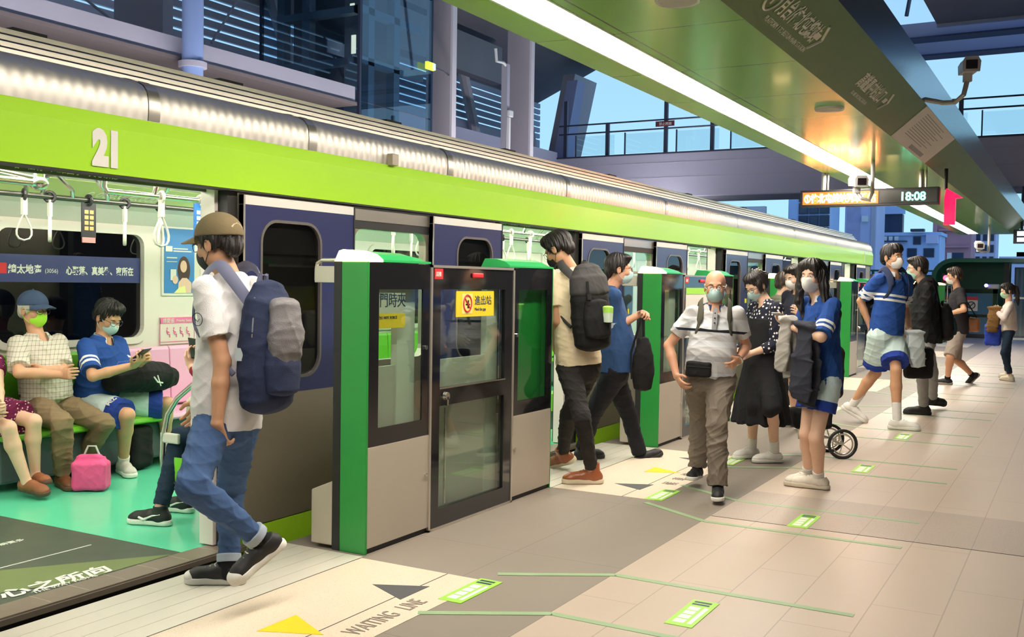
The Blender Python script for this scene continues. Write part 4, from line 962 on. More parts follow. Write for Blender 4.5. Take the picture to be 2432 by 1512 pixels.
t = thing('red_lamp', (32.9, 3.72, 1.46), 'small glowing red lamp beside the man in a black T-shirt', 'lamp'); MB().ell((32.88, 3.60, 1.77), (.06, .08, .08)).build('globe', mat('red_glow', (1, .2, .2), .4, emit=(1, .03, .06), estr=10), t); MB().tube([(32.9, 3.68, 1.45), (32.9, 3.68, 1.9)], .03, 8).build('stand', DARKM, t)
t = thing('white_barrier', (30.5, 1.72, 0), 'white metal barrier post with glass at the right edge', 'barrier'); MB().box(30.5, 30.55, 1.70, 1.76, 0, 1.25).build('post', WHITEP, t); MB().box(30.5, 30.55, -2, 1.7, 1.2, 1.25).build('rail', WHITEP, t); MB().box(30.5, 30.55, -2, 1.7, .1, .15).build('rail', WHITEP, t); MB().box(30.52, 30.53, -2, 1.7, .15, 1.2).build('glass_panel', GLASS_C, t)

# town beyond -------------------------------------------------------------------
WB = mat('dusk_blue_render', (.46, .58, .84), .8, noise=(.5, .18)); WR = mat('red_brown_tile', (.50, .24, .27), .8, noise=(1, .15)); WL = mat('lilac_render', (.58, .57, .76), .8, noise=(.5, .15)); WIN = mat('dark_pane', (.03, .05, .09), .2); WINL = mat('pale_pane', (.25, .35, .5), .3)
tag(MB().box(45, 400, -60, 90, -9.2, -9).build('ground', mat('far_ground', (.1, .1, .12), .9)), kind='structure')
def bld(x, y0, y1, z1, m, lab, depth=2.6, wins=(), extra=()):
    t = thing('apartment_building', (x, (y0 + y1) / 2, -9), lab, 'building', 'buildings beyond the station')
    MB().box(x, x + depth, y0, y1, -9, z1).build('wall', m, t)
    MB().box(x - .15, x + depth, y0 - .1, y1 + .1, z1, z1 + .18).build('parapet', m, t)
    for (ya, yb, za, zb) in wins:
        w = MB().box(x - .05, x + .05, ya, yb, za, zb).build('window', RAILM, t); MB().box(x - .07, x - .05, ya + .06, yb - .06, za + .06, zb - .06).build('pane', WIN, w)
    for (ya, yb, za, zb, d, mm, nm) in extra: MB().box(x - d, x, ya, yb, za, zb).build(nm, mm, t)
    return t
bld(60, 6.95, 9.9, 4.35, WB, 'blue painted apartment block with balconies, above the walking boy', wins=((7.2, 7.75, 3.15, 3.65), (8.1, 8.6, 3.15, 3.65), (9.2, 9.7, 3.1, 3.7), (7.8, 8.3, 2.3, 2.6), (7.9, 8.3, 3.85, 4.3)),
    extra=((8.9, 9.95, 4.36, 5.55, -.6, WIN, 'loggia'), (8.75, 10.0, 5.55, 6.0, .3, WB, 'roof_slab'), (8.6, 9.9, 4.0, 4.06, .5, RAILM, 'balcony_slab'), (9.65, 9.85, 4.06, 4.3, .3, WHITEP, 'air_conditioner'), (9.35, 9.55, 4.06, 4.3, .3, WHITEP, 'air_conditioner'), (9.05, 9.25, 4.06, 4.3, .3, WHITEP, 'air_conditioner'), (7.0, 7.6, 3.9, 4.4, .4, WL, 'balcony'), (7.7, 8.4, 4.55, 4.7, .5, RAILM, 'awning')))
bld(66, 5.9, 7.9, 6.9, WR, 'red brown tiled apartment tower behind the strip light end', wins=((6.3, 6.9, 2.2, 3.6), (7.3, 7.6, 4.2, 4.8)), extra=((7.75, 8.0, -5, 6.9, .35, WR, 'corner_pier'), (6.0, 7.7, 4.9, 5.0, .3, WR, 'balcony'), (6.0, 7.7, 3.9, 4.0, .3, WR, 'balcony'), (6.95, 7.2, 3.2, 3.6, .05, WHITEP, 'bright_sign')))
bld(72, 5.0, 6.6, 5.4, WL, 'lilac apartment block with rows of windows beyond the canopy end', wins=tuple((5.1 + .4 * i, 5.35 + .4 * i, .8 + .75 * j, 1.3 + .75 * j) for i in range(3) for j in range(6)))
bld(56, 9.6, 11.2, 8.0, WL, 'stained lilac wall block beyond the end of the train', wins=((10.2, 10.6, 5.9, 6.5),), extra=((9.65, 9.85, 3.0, 8.0, .06, BEAMM, 'drain_pipe'), (10.4, 11.1, 3.0, 7.2, .02, mat('damp_stain', (.44, .42, .58), .9, noise=(1.5, .3)), 'stain_patch'), (10.0, 10.3, 4.9, 5.2, .25, WHITEP, 'air_conditioner')))
bld(52, 11.2, 13.2, 7.5, WB, 'pale blue building with a dark window grid above the train end', wins=tuple((11.15 + .52 * i, 11.63 + .52 * i, 2.6 + .62 * j, 3.16 + .62 * j) for i in range(3) for j in range(6)))
bld(80, 1.5, 5.2, 3.6, WL, 'low flat-roofed blocks under the open sky at right', extra=((2.0, 2.8, 3.6, 4.3, 0.0, WL, 'roof_hut'), (3.6, 4.2, 3.78, 4.1, 0.0, WR, 'roof_hut')))
bld(48, 13.0, 18, 4.6, mat('dark_purple_shed', (.07, .06, .11), .7), 'dark low shed roofs left of the window grid building', extra=((13.2, 17, 4.7, 5.2, .3, BEAMM, 'roof_duct'),))
# ================================================================ FIGURES: smooth blended volumes turned into meshes
V3 = lambda *a: np.array(a, float)
def nrm(v): v = np.asarray(v, float); return v / (np.linalg.norm(v) + 1e-9)
class Vol:
    """a distance grid that shapes are blended into, polygonised at the end"""
    def __init__(s, lo, hi, h):
        s.h = h; s.lo = np.asarray(lo, float) - 3 * h
        s.n = np.ceil((np.asarray(hi, float) + 3 * h - s.lo) / h).astype(int) + 1
        s.f = np.full(s.n, 1.0, np.float32)
    def _sub(s, lo, hi):
        a = np.maximum(0, np.floor((np.asarray(lo) - s.lo) / s.h).astype(int)); b = np.minimum(s.n, np.ceil((np.asarray(hi) - s.lo) / s.h).astype(int) + 1)
        if np.any(b <= a): return None
        ax = [np.arange(a[i], b[i]) * s.h + s.lo[i] for i in range(3)]
        return tuple(slice(a[i], b[i]) for i in range(3)), (ax[0][:, None, None], ax[1][None, :, None], ax[2][None, None, :])
    def add(s, prim, k=.012, cut=False):
        fn, lo, hi = prim; m = k + 2.5 * s.h
        q = s._sub(np.asarray(lo) - m, np.asarray(hi) + m)
        if q is None: return s
        sl, P = q; d = fn(*P).astype(np.float32); a = s.f[sl]
        if cut:
            d = -d
            hh = np.maximum(k - np.abs(a - d), 0) / k if k > 0 else 0
            s.f[sl] = np.maximum(a, d) + hh * hh * k * .25
        else:
            hh = np.maximum(k - np.abs(a - d), 0) / k if k > 0 else 0
            s.f[sl] = np.minimum(a, d) - hh * hh * k * .25
        return s
    def mesh(s):
        f = s.f; ins = f < 0
        c = np.zeros(np.array(f.shape) - 1, np.int8)
        for i in (0, 1):
            for j in (0, 1):
                for k in (0, 1): c += ins[i:f.shape[0] - 1 + i, j:f.shape[1] - 1 + j, k:f.shape[2] - 1 + k]
        act = (c > 0) & (c < 8); idx = np.argwhere(act); n = len(idx)
        if n == 0: return np.zeros((0, 3)), np.zeros((0, 4), int)
        num = np.full(act.shape, -1, np.int32); num[act] = np.arange(n)
        acc = np.zeros((n, 3)); cnt = np.zeros(n)
        I, J, K = idx.T
        cor = [(i, j, k) for i in (0, 1) for j in (0, 1) for k in (0, 1)]
        val = {q: f[I + q[0], J + q[1], K + q[2]] for q in cor}
        for a in cor:
            for ax in range(3):
                if a[ax]: continue
                b = list(a); b[ax] = 1; b = tuple(b)
                va, vb = val[a], val[b]; m = (va < 0) != (vb < 0)
                t = va[m] / (va[m] - vb[m])
                p = np.tile(np.array(a, float), (m.sum(), 1)); p[:, ax] += t
                acc[m] += p; cnt[m] += 1
        v = (idx + acc / cnt[:, None]) * s.h + s.lo
        F = []
        for ax in range(3):
            o1, o2 = [(1, 2), (2, 0), (0, 1)][ax]
            sl0 = [slice(None)] * 3; sl1 = [slice(None)] * 3
            sl0[ax] = slice(0, -1); sl1[ax] = slice(1, None)
            A = ins[tuple(sl0)]; B = ins[tuple(sl1)]
            e = np.argwhere(A != B)
            e = e[(e[:, o1] > 0) & (e[:, o2] > 0) & (e[:, o1] < f.shape[o1] - 1) & (e[:, o2] < f.shape[o2] - 1)]
            flip = A[e[:, 0], e[:, 1], e[:, 2]]
            q = []
            for d1, d2 in ((-1, -1), (0, -1), (0, 0), (-1, 0)):
                g = e.copy(); g[:, o1] += d1; g[:, o2] += d2; q.append(num[g[:, 0], g[:, 1], g[:, 2]])
            q = np.stack(q, 1); q[~flip] = q[~flip][:, ::-1]
            F.append(q)
        return v, np.concatenate(F)

def vobj(name, vol, m, parent=None, origin=None, disp=None, attrs=None, label=None):
    v, f = vol.mesh()
    if disp is not None:
        # displace along vertex normals
        n = np.zeros_like(v); e1 = v[f[:, 2]] - v[f[:, 0]]; e2 = v[f[:, 3]] - v[f[:, 1]]; fn = np.cross(e1, e2)
        for i in range(4): np.add.at(n, f[:, i], fn)
        n /= (np.linalg.norm(n, axis=1, keepdims=True) + 1e-12)
        v = v + n * disp(v)[:, None]
    me = bpy.data.meshes.new(name)
    me.vertices.add(len(v)); me.vertices.foreach_set('co', v.astype(np.float32).ravel())
    me.loops.add(f.size); me.loops.foreach_set('vertex_index', f.astype(np.int32).ravel())
    me.polygons.add(len(f)); me.polygons.foreach_set('loop_start', np.arange(0, f.size, 4, dtype=np.int32)); me.polygons.foreach_set('loop_total', np.full(len(f), 4, np.int32))
    me.update(calc_edges=True)
    if attrs:
        for k, fnn in attrs.items():
            a = me.attributes.new(k, 'FLOAT', 'POINT'); a.data.foreach_set('value', fnn(v).astype(np.float32))
    o = link_mesh(name, me, m, parent, origin, smooth=True)
    if label: o['label'] = label
    return o

# ---- shapes: each returns (distance function, bounding box low, high)
def cone(a, b, ra, rb, flat=False, flat0=False):
    a = np.asarray(a, float); b = np.asarray(b, float); ab = b - a; L2 = ab @ ab + 1e-12; L = math.sqrt(L2)
    def fn(x, y, z):
        px, py, pz = x - a[0], y - a[1], z - a[2]
        t0 = (px * ab[0] + py * ab[1] + pz * ab[2]) / L2; t = np.clip(t0, 0, 1)
        d = np.sqrt((px - t * ab[0]) ** 2 + (py - t * ab[1]) ** 2 + (pz - t * ab[2]) ** 2) - (ra + (rb - ra) * t)
        if flat: d = np.maximum(d, (t0 - 1) * L)
        if flat0: d = np.maximum(d, -t0 * L)
        return d
    r = max(ra, rb); return fn, np.minimum(a, b) - r, np.maximum(a, b) + r
def ellp(c, r, R=None):
    c = np.asarray(c, float); r = np.asarray(r, float); R = np.eye(3) if R is None else np.asarray(R, float)   # rows of R = local axes
    def fn(x, y, z):
        p = (x - c[0], y - c[1], z - c[2]); q = [R[i][0] * p[0] + R[i][1] * p[1] + R[i][2] * p[2] for i in range(3)]
        k0 = np.sqrt((q[0] / r[0]) ** 2 + (q[1] / r[1]) ** 2 + (q[2] / r[2]) ** 2)
        k1 = np.sqrt((q[0] / r[0] ** 2) ** 2 + (q[1] / r[1] ** 2) ** 2 + (q[2] / r[2] ** 2) ** 2) + 1e-9
        return k0 * (k0 - 1) / k1
    ext = np.sqrt(((np.abs(R) * r[:, None]) ** 2).sum(0)); return fn, c - ext, c + ext
def rbox(c, hs, rad, R=None):
    c = np.asarray(c, float); hs = np.asarray(hs, float) - rad; R = np.eye(3) if R is None else np.asarray(R, float)
    def fn(x, y, z):
        p = (x - c[0], y - c[1], z - c[2]); q = [np.abs(R[i][0] * p[0] + R[i][1] * p[1] + R[i][2] * p[2]) - hs[i] for i in range(3)]
        o = np.sqrt(np.maximum(q[0], 0) ** 2 + np.maximum(q[1], 0) ** 2 + np.maximum(q[2], 0) ** 2)
        return o + np.minimum(np.maximum(q[0], np.maximum(q[1], q[2])), 0) - rad
    e = (np.abs(R) * (hs + rad)[:, None]).sum(0); return fn, c - e, c + e
def eloft(secs, flat=(False, False)):
    """smooth tube through elliptical sections (centre, right, forward, rx, ry)"""
    secs = [(np.asarray(c, float), nrm(r), nrm(w), rx, ry) for c, r, w, rx, ry in secs]
    def fn(x, y, z):
        best = None
        for i in range(len(secs) - 1):
            a, r0, w0, ax, ay = secs[i]; b, r1, w1, bx, by = secs[i + 1]
            ab = b - a; L2 = ab @ ab + 1e-12
            px, py, pz = x - a[0], y - a[1], z - a[2]
            t0 = (px * ab[0] + py * ab[1] + pz * ab[2]) / L2; t = np.clip(t0, 0, 1)
            qx, qy, qz = px - t * ab[0], py - t * ab[1], pz - t * ab[2]
            r = nrm(r0 + r1); w = nrm(w0 + w1); u = nrm(np.cross(r, w))
            rx = ax + (bx - ax) * t; ry = ay + (by - ay) * t
            U = (qx * r[0] + qy * r[1] + qz * r[2]) / rx; Wv = (qx * w[0] + qy * w[1] + qz * w[2]) / ry; Zv = (qx * u[0] + qy * u[1] + qz * u[2]) / (.7 * np.minimum(rx, ry))
            d = (np.sqrt(U * U + Wv * Wv + Zv * Zv) - 1) * np.minimum(rx, ry)
            if i == 0 and flat[0]: d = np.maximum(d, -t0 * math.sqrt(L2))
            if i == len(secs) - 2 and flat[1]: d = np.maximum(d, (t0 - 1) * math.sqrt(L2))
            best = d if best is None else np.minimum(best, d)
        return best
    P = np.array([s_[0] for s_ in secs]); m = max(max(s_[3], s_[4]) for s_ in secs)
    return fn, P.min(0) - m, P.max(0) + m

def wrinkle(amp, freq, seed=0, ani=(1, 1, 1)):
    rg = np.random.RandomState(seed); D = rg.normal(size=(6, 3)); D /= np.linalg.norm(D, axis=1, keepdims=True); ph = rg.rand(6) * 6.28
    ani = np.array(ani)
    def fn(v):
        q = v * ani; w = np.zeros(len(v)); wob = np.sin(q @ D[0] * freq * .37 + ph[0]) * 1.6
        for i in range(1, 6):
            sN = np.sin(q @ D[i] * freq * (.6 + .25 * i) + ph[i] + wob); w += (1 - np.abs(sN)) ** 2 / (1 + .35 * i)
        return amp * (w - 1.0)
    return fn
def strands(c, up, f, amp=.004, freq=46, seed=0):
    l = np.cross(up, f); rg = np.random.RandomState(seed); p = rg.rand(3) * 6
    def fn(v):
        q = v - c; a = np.arctan2(q @ l, q @ f); z = q @ up
        return amp * (np.sin(a * freq + 2 * np.sin(z * 30 + p[0]) + p[1]) * .5 + np.sin(a * freq * .43 + z * 25 + p[2]) * .6)
    return fn

# ---- cloth and skin materials
def cloth(name, col, rough=.85, noise=.12, bump=.25, scale=240):
    return mat(name, col, rough, spec=.2, noise=(14, noise), bump=(scale, bump))
def skin(name, col):
    m = mat(name, col, .5, spec=.35, noise=(22, .07)); _, p = nodes_of(m)
    p.inputs['Subsurface Weight'].default_value = .12; p.inputs['Subsurface Radius'].default_value = (.012, .004, .002)
    return m
def attr_bands(name, base, bands, extra=None, rough=.8):
    """cloth with painted bands; bands = [(attribute, low, high, colour)]"""
    if name in MATS: return MATS[name]
    m = cloth(name, base, rough); nt, p = nodes_of(m); N = nt.nodes.new; L = nt.links.new
    src = p.inputs['Base Color'].links[0].from_socket
    for at, lo, hi, col in bands:
        a = N('ShaderNodeAttribute'); a.attribute_name = at
        g = N('ShaderNodeMath'); g.operation = 'GREATER_THAN'; g.inputs[1].default_value = lo; L(a.outputs['Fac'], g.inputs[0])
        h = N('ShaderNodeMath'); h.operation = 'LESS_THAN'; h.inputs[1].default_value = hi; L(a.outputs['Fac'], h.inputs[0])
        x = N('ShaderNodeMath'); x.operation = 'MULTIPLY'; L(g.outputs[0], x.inputs[0]); L(h.outputs[0], x.inputs[1])
        mx = N('ShaderNodeMix'); mx.data_type = 'RGBA'; mx.inputs[7].default_value = (*col, 1); L(x.outputs[0], mx.inputs[0]); L(src, mx.inputs[6]); src = mx.outputs[2]
    L(src, p.inputs['Base Color'])
    return m
def plaid(name, base, dark, pitch=.03):
    m = cloth(name, base); nt, p = nodes_of(m); N = nt.nodes.new; L = nt.links.new
    geo = N('ShaderNodeNewGeometry'); sx = N('ShaderNodeSeparateXYZ'); L(geo.outputs['Position'], sx.inputs[0]); acc = None
    hz = N('ShaderNodeMath'); hz.operation = 'SUBTRACT'; L(sx.outputs[0], hz.inputs[0]); L(sx.outputs[1], hz.inputs[1])
    for s_ in (hz.outputs[0], sx.outputs[2]):
        a = N('ShaderNodeMath'); a.operation = 'MULTIPLY_ADD'; a.inputs[1].default_value = 1 / pitch; a.inputs[2].default_value = 500; L(s_, a.inputs[0])
        b = N('ShaderNodeMath'); b.operation = 'FRACT'; L(a.outputs[0], b.inputs[0])
        c = N('ShaderNodeMath'); c.operation = 'LESS_THAN'; c.inputs[1].default_value = .17; L(b.outputs[0], c.inputs[0])
        if acc is None: acc = c.outputs[0]
        else:
            d = N('ShaderNodeMath'); d.operation = 'ADD'; L(acc, d.inputs[0]); L(c.outputs[0], d.inputs[1]); acc = d.outputs[0]
    e = N('ShaderNodeMath'); e.operation = 'MULTIPLY'; e.inputs[1].default_value = .45; L(acc, e.inputs[0])
    mx = N('ShaderNodeMix'); mx.data_type = 'RGBA'; mx.inputs[6].default_value = (*base, 1); mx.inputs[7].default_value = (*dark, 1); L(e.outputs[0], mx.inputs[0]); L(mx.outputs[2], p.inputs['Base Color'])
    return m
def dots(name, base, dot, scale, size):
    m = cloth(name, base); nt, p = nodes_of(m); N = nt.nodes.new; L = nt.links.new
    geo = N('ShaderNodeNewGeometry'); vo = N('ShaderNodeTexVoronoi'); vo.inputs['Scale'].default_value = scale; vo.inputs['Randomness'].default_value = .55; L(geo.outputs['Position'], vo.inputs['Vector'])
    c = N('ShaderNodeMath'); c.operation = 'LESS_THAN'; c.inputs[1].default_value = size; L(vo.outputs['Distance'], c.inputs[0])
    mx = N('ShaderNodeMix'); mx.data_type = 'RGBA'; mx.inputs[6].default_value = (*base, 1); mx.inputs[7].default_value = (*dot, 1); L(c.outputs[0], mx.inputs[0]); L(mx.outputs[2], p.inputs['Base Color'])
    return m
SK1 = skin('warm_tan_skin', (.62, .34, .20)); SK2 = skin('fair_skin', (.78, .50, .36)); SK3 = skin('ruddy_skin', (.68, .36, .23))
HAIRB = mat('black_hair', (.016, .012, .011), .42, bump=(160, .35)); HAIRBR = mat('dark_brown_hair', (.035, .02, .014), .42, bump=(160, .35)); HAIRG = mat('grey_hair', (.55, .52, .47), .6, bump=(160, .3))
EYEW = mat('eye_white', (.8, .78, .75), .25); EYED = mat('eye_iris', (.02, .012, .01), .15)
MASKW = mat('white_mask', (.82, .80, .78), .8, bump=(180, .1)); MASKB = mat('pale_blue_mask', (.50, .72, .72), .8, bump=(180, .1)); MASKG = mat('lime_mask', (.42, .85, .05), .8); MASKK = mat('black_mask', (.014, .014, .016), .75)
WIRE = mat('dark_spectacle_wire', (.05, .04, .04), .3, .5); SHOEW = mat('white_shoe', (.80, .77, .72), .55, noise=(20, .06)); SOLEW = mat('white_rubber', (.82, .80, .74), .5); SHOEK = mat('black_shoe', (.014, .014, .015), .6); SOLEK = mat('black_rubber_sole', (.02, .02, .02), .6)
SOCKW = cloth('white_sock', (.8, .78, .75)); SOCKK = cloth('black_sock', (.015, .015, .017))
LACE = mat('pale_lace', (.75, .72, .64), .7)

class Fig:
    """one posed person; J holds joint positions in metres"""
    def __init__(s, J, label, h=.006, sk=SK1, heavy=1.0, flat='', name='person', grp=None, thigh=.74, calf=.74):
        s.thigh, s.calf = thigh, calf
        s.J = {k: (np.array(v, float) if isinstance(v, (list, tuple)) else v) for k, v in J.items()}; J = s.J
        s.H = J['H']; s.k = s.H / 1.72; s.h = h; s.hv = heavy; s.label = label; s.sk = sk; s.grp = grp
        md = (J['sR'] + J['sL']) / 2; J['sR'] = md + (J['sR'] - md) * .87; J['sL'] = md + (J['sL'] - md) * .87
        s.up = nrm(J['nk'] - J['pel']); s.f = nrm(J['face']); s.hup = nrm(np.array([0, 0, 1.]) - s.f * s.f[2]); s.hl = np.cross(s.hup, s.f)
        s.foot = {}
        for q in 'RL':
            A, T, K = J['a' + q], J['t' + q], J['k' + q]
            if q in flat:
                d = T - A; d[2] = 0; d = nrm(d); A = A.copy(); A[2] = .083 * s.k + .004; T = A + d * .18 * s.k; T[2] = .004; J['a' + q] = A; J['t' + q] = T
                fd = d; fu = np.array([0, 0, 1.])
            else:
                t = nrm(T - A); sh = nrm(K - A); fu0 = nrm(sh - t * (sh @ t)); a = math.radians(24.7); fd = nrm(math.cos(a) * t + math.sin(a) * fu0); fu = nrm(fu0 - fd * (fu0 @ fd))
            s.foot[q] = (A, fd, fu, np.cross(fu, fd))
        s.org = tuple(np.append((J['pel'][:2] + .0), 0.0))
        s.body = None
    def hp(s, x, y, z): return s.J['hd'] + (s.f * x + s.hl * y + s.hup * z) * s.k * s.J.get('hs', 1.0)
    def hR(s): return np.stack([s.f, s.hl, s.hup])
    def sec(s, t, rx, ry, off=0., g=0.):
        J = s.J; c = J['pel'] + (J['nk'] - J['pel']) * t; w = nrm(J['hF'] * (1 - max(0, min(1, t))) + J['sF'] * max(0, min(1, t))); w = nrm(w - s.up * (w @ s.up)); r = np.cross(w, s.up)
        return (c + w * off * s.k, r, w, (rx * s.hv + g) * s.k, (ry * s.hv + g) * s.k)
    def limbdir(s, a, b): return nrm(s.J[b] - s.J[a])
    def bounds(s, pts, m): P = np.array(pts); return P.min(0) - m, P.max(0) + m
    def hand(s, vol, q, curl=(.35, .5, .4), n=None, thumb=.3, k=1.0):
        J = s.J; W = J['w' + q]; d = nrm(J['h' + q] - W); sg = 1 if q == 'R' else -1; kk = s.k * k
        if n is None: n = -sg * np.cross(J['sF'], [0, 0, 1.])      # palm towards the body
        n = nrm(n - d * (n @ d)); lat = sg * np.cross(d, n); s.J['palm' + q] = W + d * .075 * kk + n * .03 * kk
        vol.add(eloft([(W - d * .01 * kk, lat, n, .027 * kk, .020 * kk), (W + d * .035 * kk, lat, n, .036 * kk, .017 * kk), (W + d * .085 * kk, lat, n, .041 * kk, .014 * kk)]), .012)
        for i, (o, L) in enumerate(((.031, .070), (.0105, .079), (-.0105, .073), (-.0305, .056))):
            p = W + d * (.088 - .006 * abs(i - 1)) * kk + lat * o * kk; a = 0.; sp = lat * (.10 - .066 * i)
            for j, (fr, c) in enumerate(zip((.45, .31, .24), curl)):
                a += c * (1 + .08 * i); dr = nrm(d * math.cos(a) + n * math.sin(a) + sp * math.cos(a)); e = p + dr * L * fr * kk
                vol.add(cone(p, e, (.0088 - .0006 * j) * kk, (.0083 - .0008 * j) * kk), .004); p = e
        b = W + d * .028 * kk + lat * .030 * kk; m_ = b + nrm(d * .62 + lat * .62 + n * (.2 + thumb)) * .042 * kk; e = m_ + nrm(d * .85 + lat * (.25 - thumb * .5) + n * (.15 + thumb)) * .032 * kk
        vol.add(cone(b - d * .01 * kk, m_, .014 * kk, .0105 * kk), .010); vol.add(cone(m_, e, .0103 * kk, .0085 * kk), .004)
    def make_body(s, hands=None, feet=False):
        J, k = s.J, s.k
        pts = [J[x] for x in ('pel', 'nk', 'hd', 'sR', 'sL', 'eR', 'eL', 'wR', 'wL', 'hR', 'hL', 'kR', 'kL', 'aR', 'aL', 'tR', 'tL')] + [s.hp(0, 0, .14), s.hp(.13, 0, 0), s.hp(-.12, 0, 0)]
        lo, hi = s.bounds(pts, .10); V = Vol(lo, hi, s.h); hv = s.hv
        V.add(eloft([s.sec(-.10, .085, .065), s.sec(0., .135, .09), s.sec(.2, .13, .085), s.sec(.42, .115, .078), s.sec(.65, .13, .09), s.sec(.84, .13, .08, -.005), s.sec(.95, .085, .06, -.01)]), .02)
        nb = s.hp(-.012, 0, -.075)
        V.add(cone(J['nk'] - s.up * .02 * k, nb, .056 * k, .051 * k), .025)
        for q in 'RL':
            S, E, W_ = J['s' + q], J['e' + q], J['w' + q]
            V.add(cone(S, E, .047 * k * hv, .037 * k), .03); V.add(cone(E, E + (W_ - E) * .35, .037 * k, .038 * k), .015); V.add(cone(E + (W_ - E) * .35, W_, .038 * k, .0245 * k), .012)
            Q, K, A = J['q' + q], J['k' + q], J['a' + q]
            V.add(cone(Q, K, .082 * k * hv * s.thigh, .053 * k * (s.calf + s.thigh) * .5), .03)
            bk = nrm((Q + A) / 2 - K) if np.linalg.norm((Q + A) / 2 - K) > .04 else -J['hF']
            c = K + (A - K) * .30 + bk * .018 * k * (1 if s.calf > .9 else 0); cf = s.calf
            V.add(cone(K, c, .052 * k * cf, .055 * k * (.5 + .5 * hv) * cf), .02); V.add(cone(c, A, .053 * k * cf, .034 * k), .02)
            Af, fd, fu, fl = s.foot[q]
            V.add(cone(Af - fu * .02 * k, Af + fd * .15 * k - fu * .058 * k, .034 * k, .022 * k), .02); V.add(cone(Af - fu * .045 * k, Af - fd * .04 * k - fu * .052 * k, .03 * k, .028 * k), .015)
            s.hand(V, q, **((hands or {}).get(q, {})))
        HS = k * J.get('hs', 1.0); R = s.hR()
        def e(x, y, z, a, b, c, kk): V.add(ellp(s.hp(x, y, z), np.array([a, b, c]) * HS, R), kk * HS)
        e(-.012, 0, .035, .098, .077, .088, .02); e(.028, 0, -.03, .062, .060, .082, .03); e(.042, 0, -.088, .040, .040, .030, .03)
        for y in (1, -1):
            e(.004, y * .045, -.062, .038, .022, .038, .02); e(.058, y * .036, -.034, .026, .024, .024, .02)
        V.add(cone(s.hp(.080, -.034, .016), s.hp(.080, .034, .016), .011 * HS, .011 * HS), .012)
        for y in (1, -1): V.add(ellp(s.hp(.100, y * .031, -.008), np.array([.018, .017, .0115]) * HS, R), .008, cut=True)
        V.add(cone(s.hp(.088, 0, .0), s.hp(.108, 0, -.036), .0075 * HS, .0125 * HS), .010)
        for y in (1, -1): e(.098, y * .012, -.041, .011, .009, .009, .006)
        V.add(cone(s.hp(.086, -.018, -.070), s.hp(.086, .018, -.070), .0085 * HS, .0085 * HS), .008)
        for y in (1, -1):
            V.add(ellp(s.hp(-.010, y * .080, -.012), np.array([.020, .009, .033]) * HS, R), .006); V.add(ellp(s.hp(-.004, y * .090, -.010), np.array([.010, .006, .018]) * HS, R), .004, cut=True)
        s.body = vobj('person', V, s.sk, origin=s.org)
        tag(s.body, s.label, 'person', s.grp)
        for y in (1, -1):
            mb = MB(); mb.ell(s.hp(.0765, y * .031, -.008), [.0125 * HS] * 3, 14, 10); ey = mb.build('eye', EYEW, s.body, smooth=True)
            mb = MB(); mb.ell(s.hp(.0845, y * .031, -.008), [.0056 * HS] * 3, 10, 8); mb.build('iris', EYED, ey, smooth=True)
            mb = MB(); mb.tube([s.hp(.094, y * .018, .012), s.hp(.093, y * .032, .017), s.hp(.084, y * .046, .012)], [.0022 * HS, .003 * HS, .0015 * HS], 6); mb.build('eyebrow', s.hair_m if hasattr(s, 'hair_m') else HAIRB, s.body, smooth=True)
        return s.body
    # ---- clothing
    def shirt(s, m, hem=-.02, sleeve=.62, g=.020, loose=.0, name='shirt', wr=.004, seed=1, collar=None, sleeves='RL', extra=None, belly=0., sr=.060, long=False, hood=False):
        J, k = s.J, s.k; loose = loose * .6; sr = sr * .86
        pts = [s.sec(hem, .2, .15)[0], J['nk'], J['sR'], J['sL']] + [J[x] for x in ('eR', 'eL', 'wR', 'wL')]
        lo, hi = s.bounds(pts, .22); V = Vol(lo, hi, max(s.h, .0055))
        L = loose
        V.add(eloft([s.sec(hem, .150 + L, .112 + L, belly * .5, g), s.sec(.10, .150 + L, .112 + L, belly * .8, g), s.sec(.30, .150 + L * .8, .108 + L * .7 + belly, belly, g), s.sec(.48, .143 + L * .6, .104 + L * .5 + belly * .6, belly * .6, g), s.sec(.66, .143 + L * .4, .104 + L * .2, .0, g), s.sec(.84, .130 + L * .2, .086, -.005, g), s.sec(.95, .085, .062, -.01, g)], (True, False)), .02)
        V.add(cone(J['nk'] - s.up * .05 * k, J['nk'] + s.up * .012 * k, .076 * k, .062 * k, flat=True), .02)
        for q in sleeves:
            S, E, W_ = J['s' + q], J['e' + q], J['w' + q]
            if long:
                V.add(cone(S, E, sr * k * s.hv, sr * .86 * k), .03); V.add(cone(E, E + (W_ - E) * sleeve, sr * .86 * k, sr * .70 * k, flat=True), .015)
            else:
                e = S + (E - S) * sleeve; V.add(cone(S - (E - S) * .02, e, sr * k * s.hv, (sr + .006) * k, flat=True), .028)
        if extra: extra(V)
        V.add(cone(J['nk'] - s.up * .035 * k + nrm(J['sF']) * .045 * k, s.hp(-.01, 0, -.10), .048 * k, .060 * k), .006, cut=True)
        at = {'tv': lambda v: ((v - J['pel']) @ s.up), 'sl': s.sleeve_attr}
        o = vobj(name, V, m, s.body, disp=wrinkle(wr, 26, seed), attrs=at)
        if collar:
            mb = MB(); N = J['nk'] - s.up * .002 * k; r = np.cross(s.sF2(), s.up); w = s.sF2(); rows = []
            for (rad, hgt) in ((.060, .022), (.066, .026), (.074, .0), (.084, -.022), (.078, -.024), (.066, -.004)):
                ring = []
                for i in range(28):
                    a = math.radians(28) + math.radians(304) * i / 27; ring.append(N + (w * math.cos(a) * rad * 1.02 + r * math.sin(a) * rad) * k + s.up * (hgt - .014 * math.cos(a)) * k)
                rows.append(ring)
            n = 28
            vs = [p for rr in rows for p in rr]; fs = []
            for i in range(6):
                for j in range(n - 1): fs.append((i * n + j, i * n + j + 1, ((i + 1) % 6) * n + j + 1, ((i + 1) % 6) * n + j))
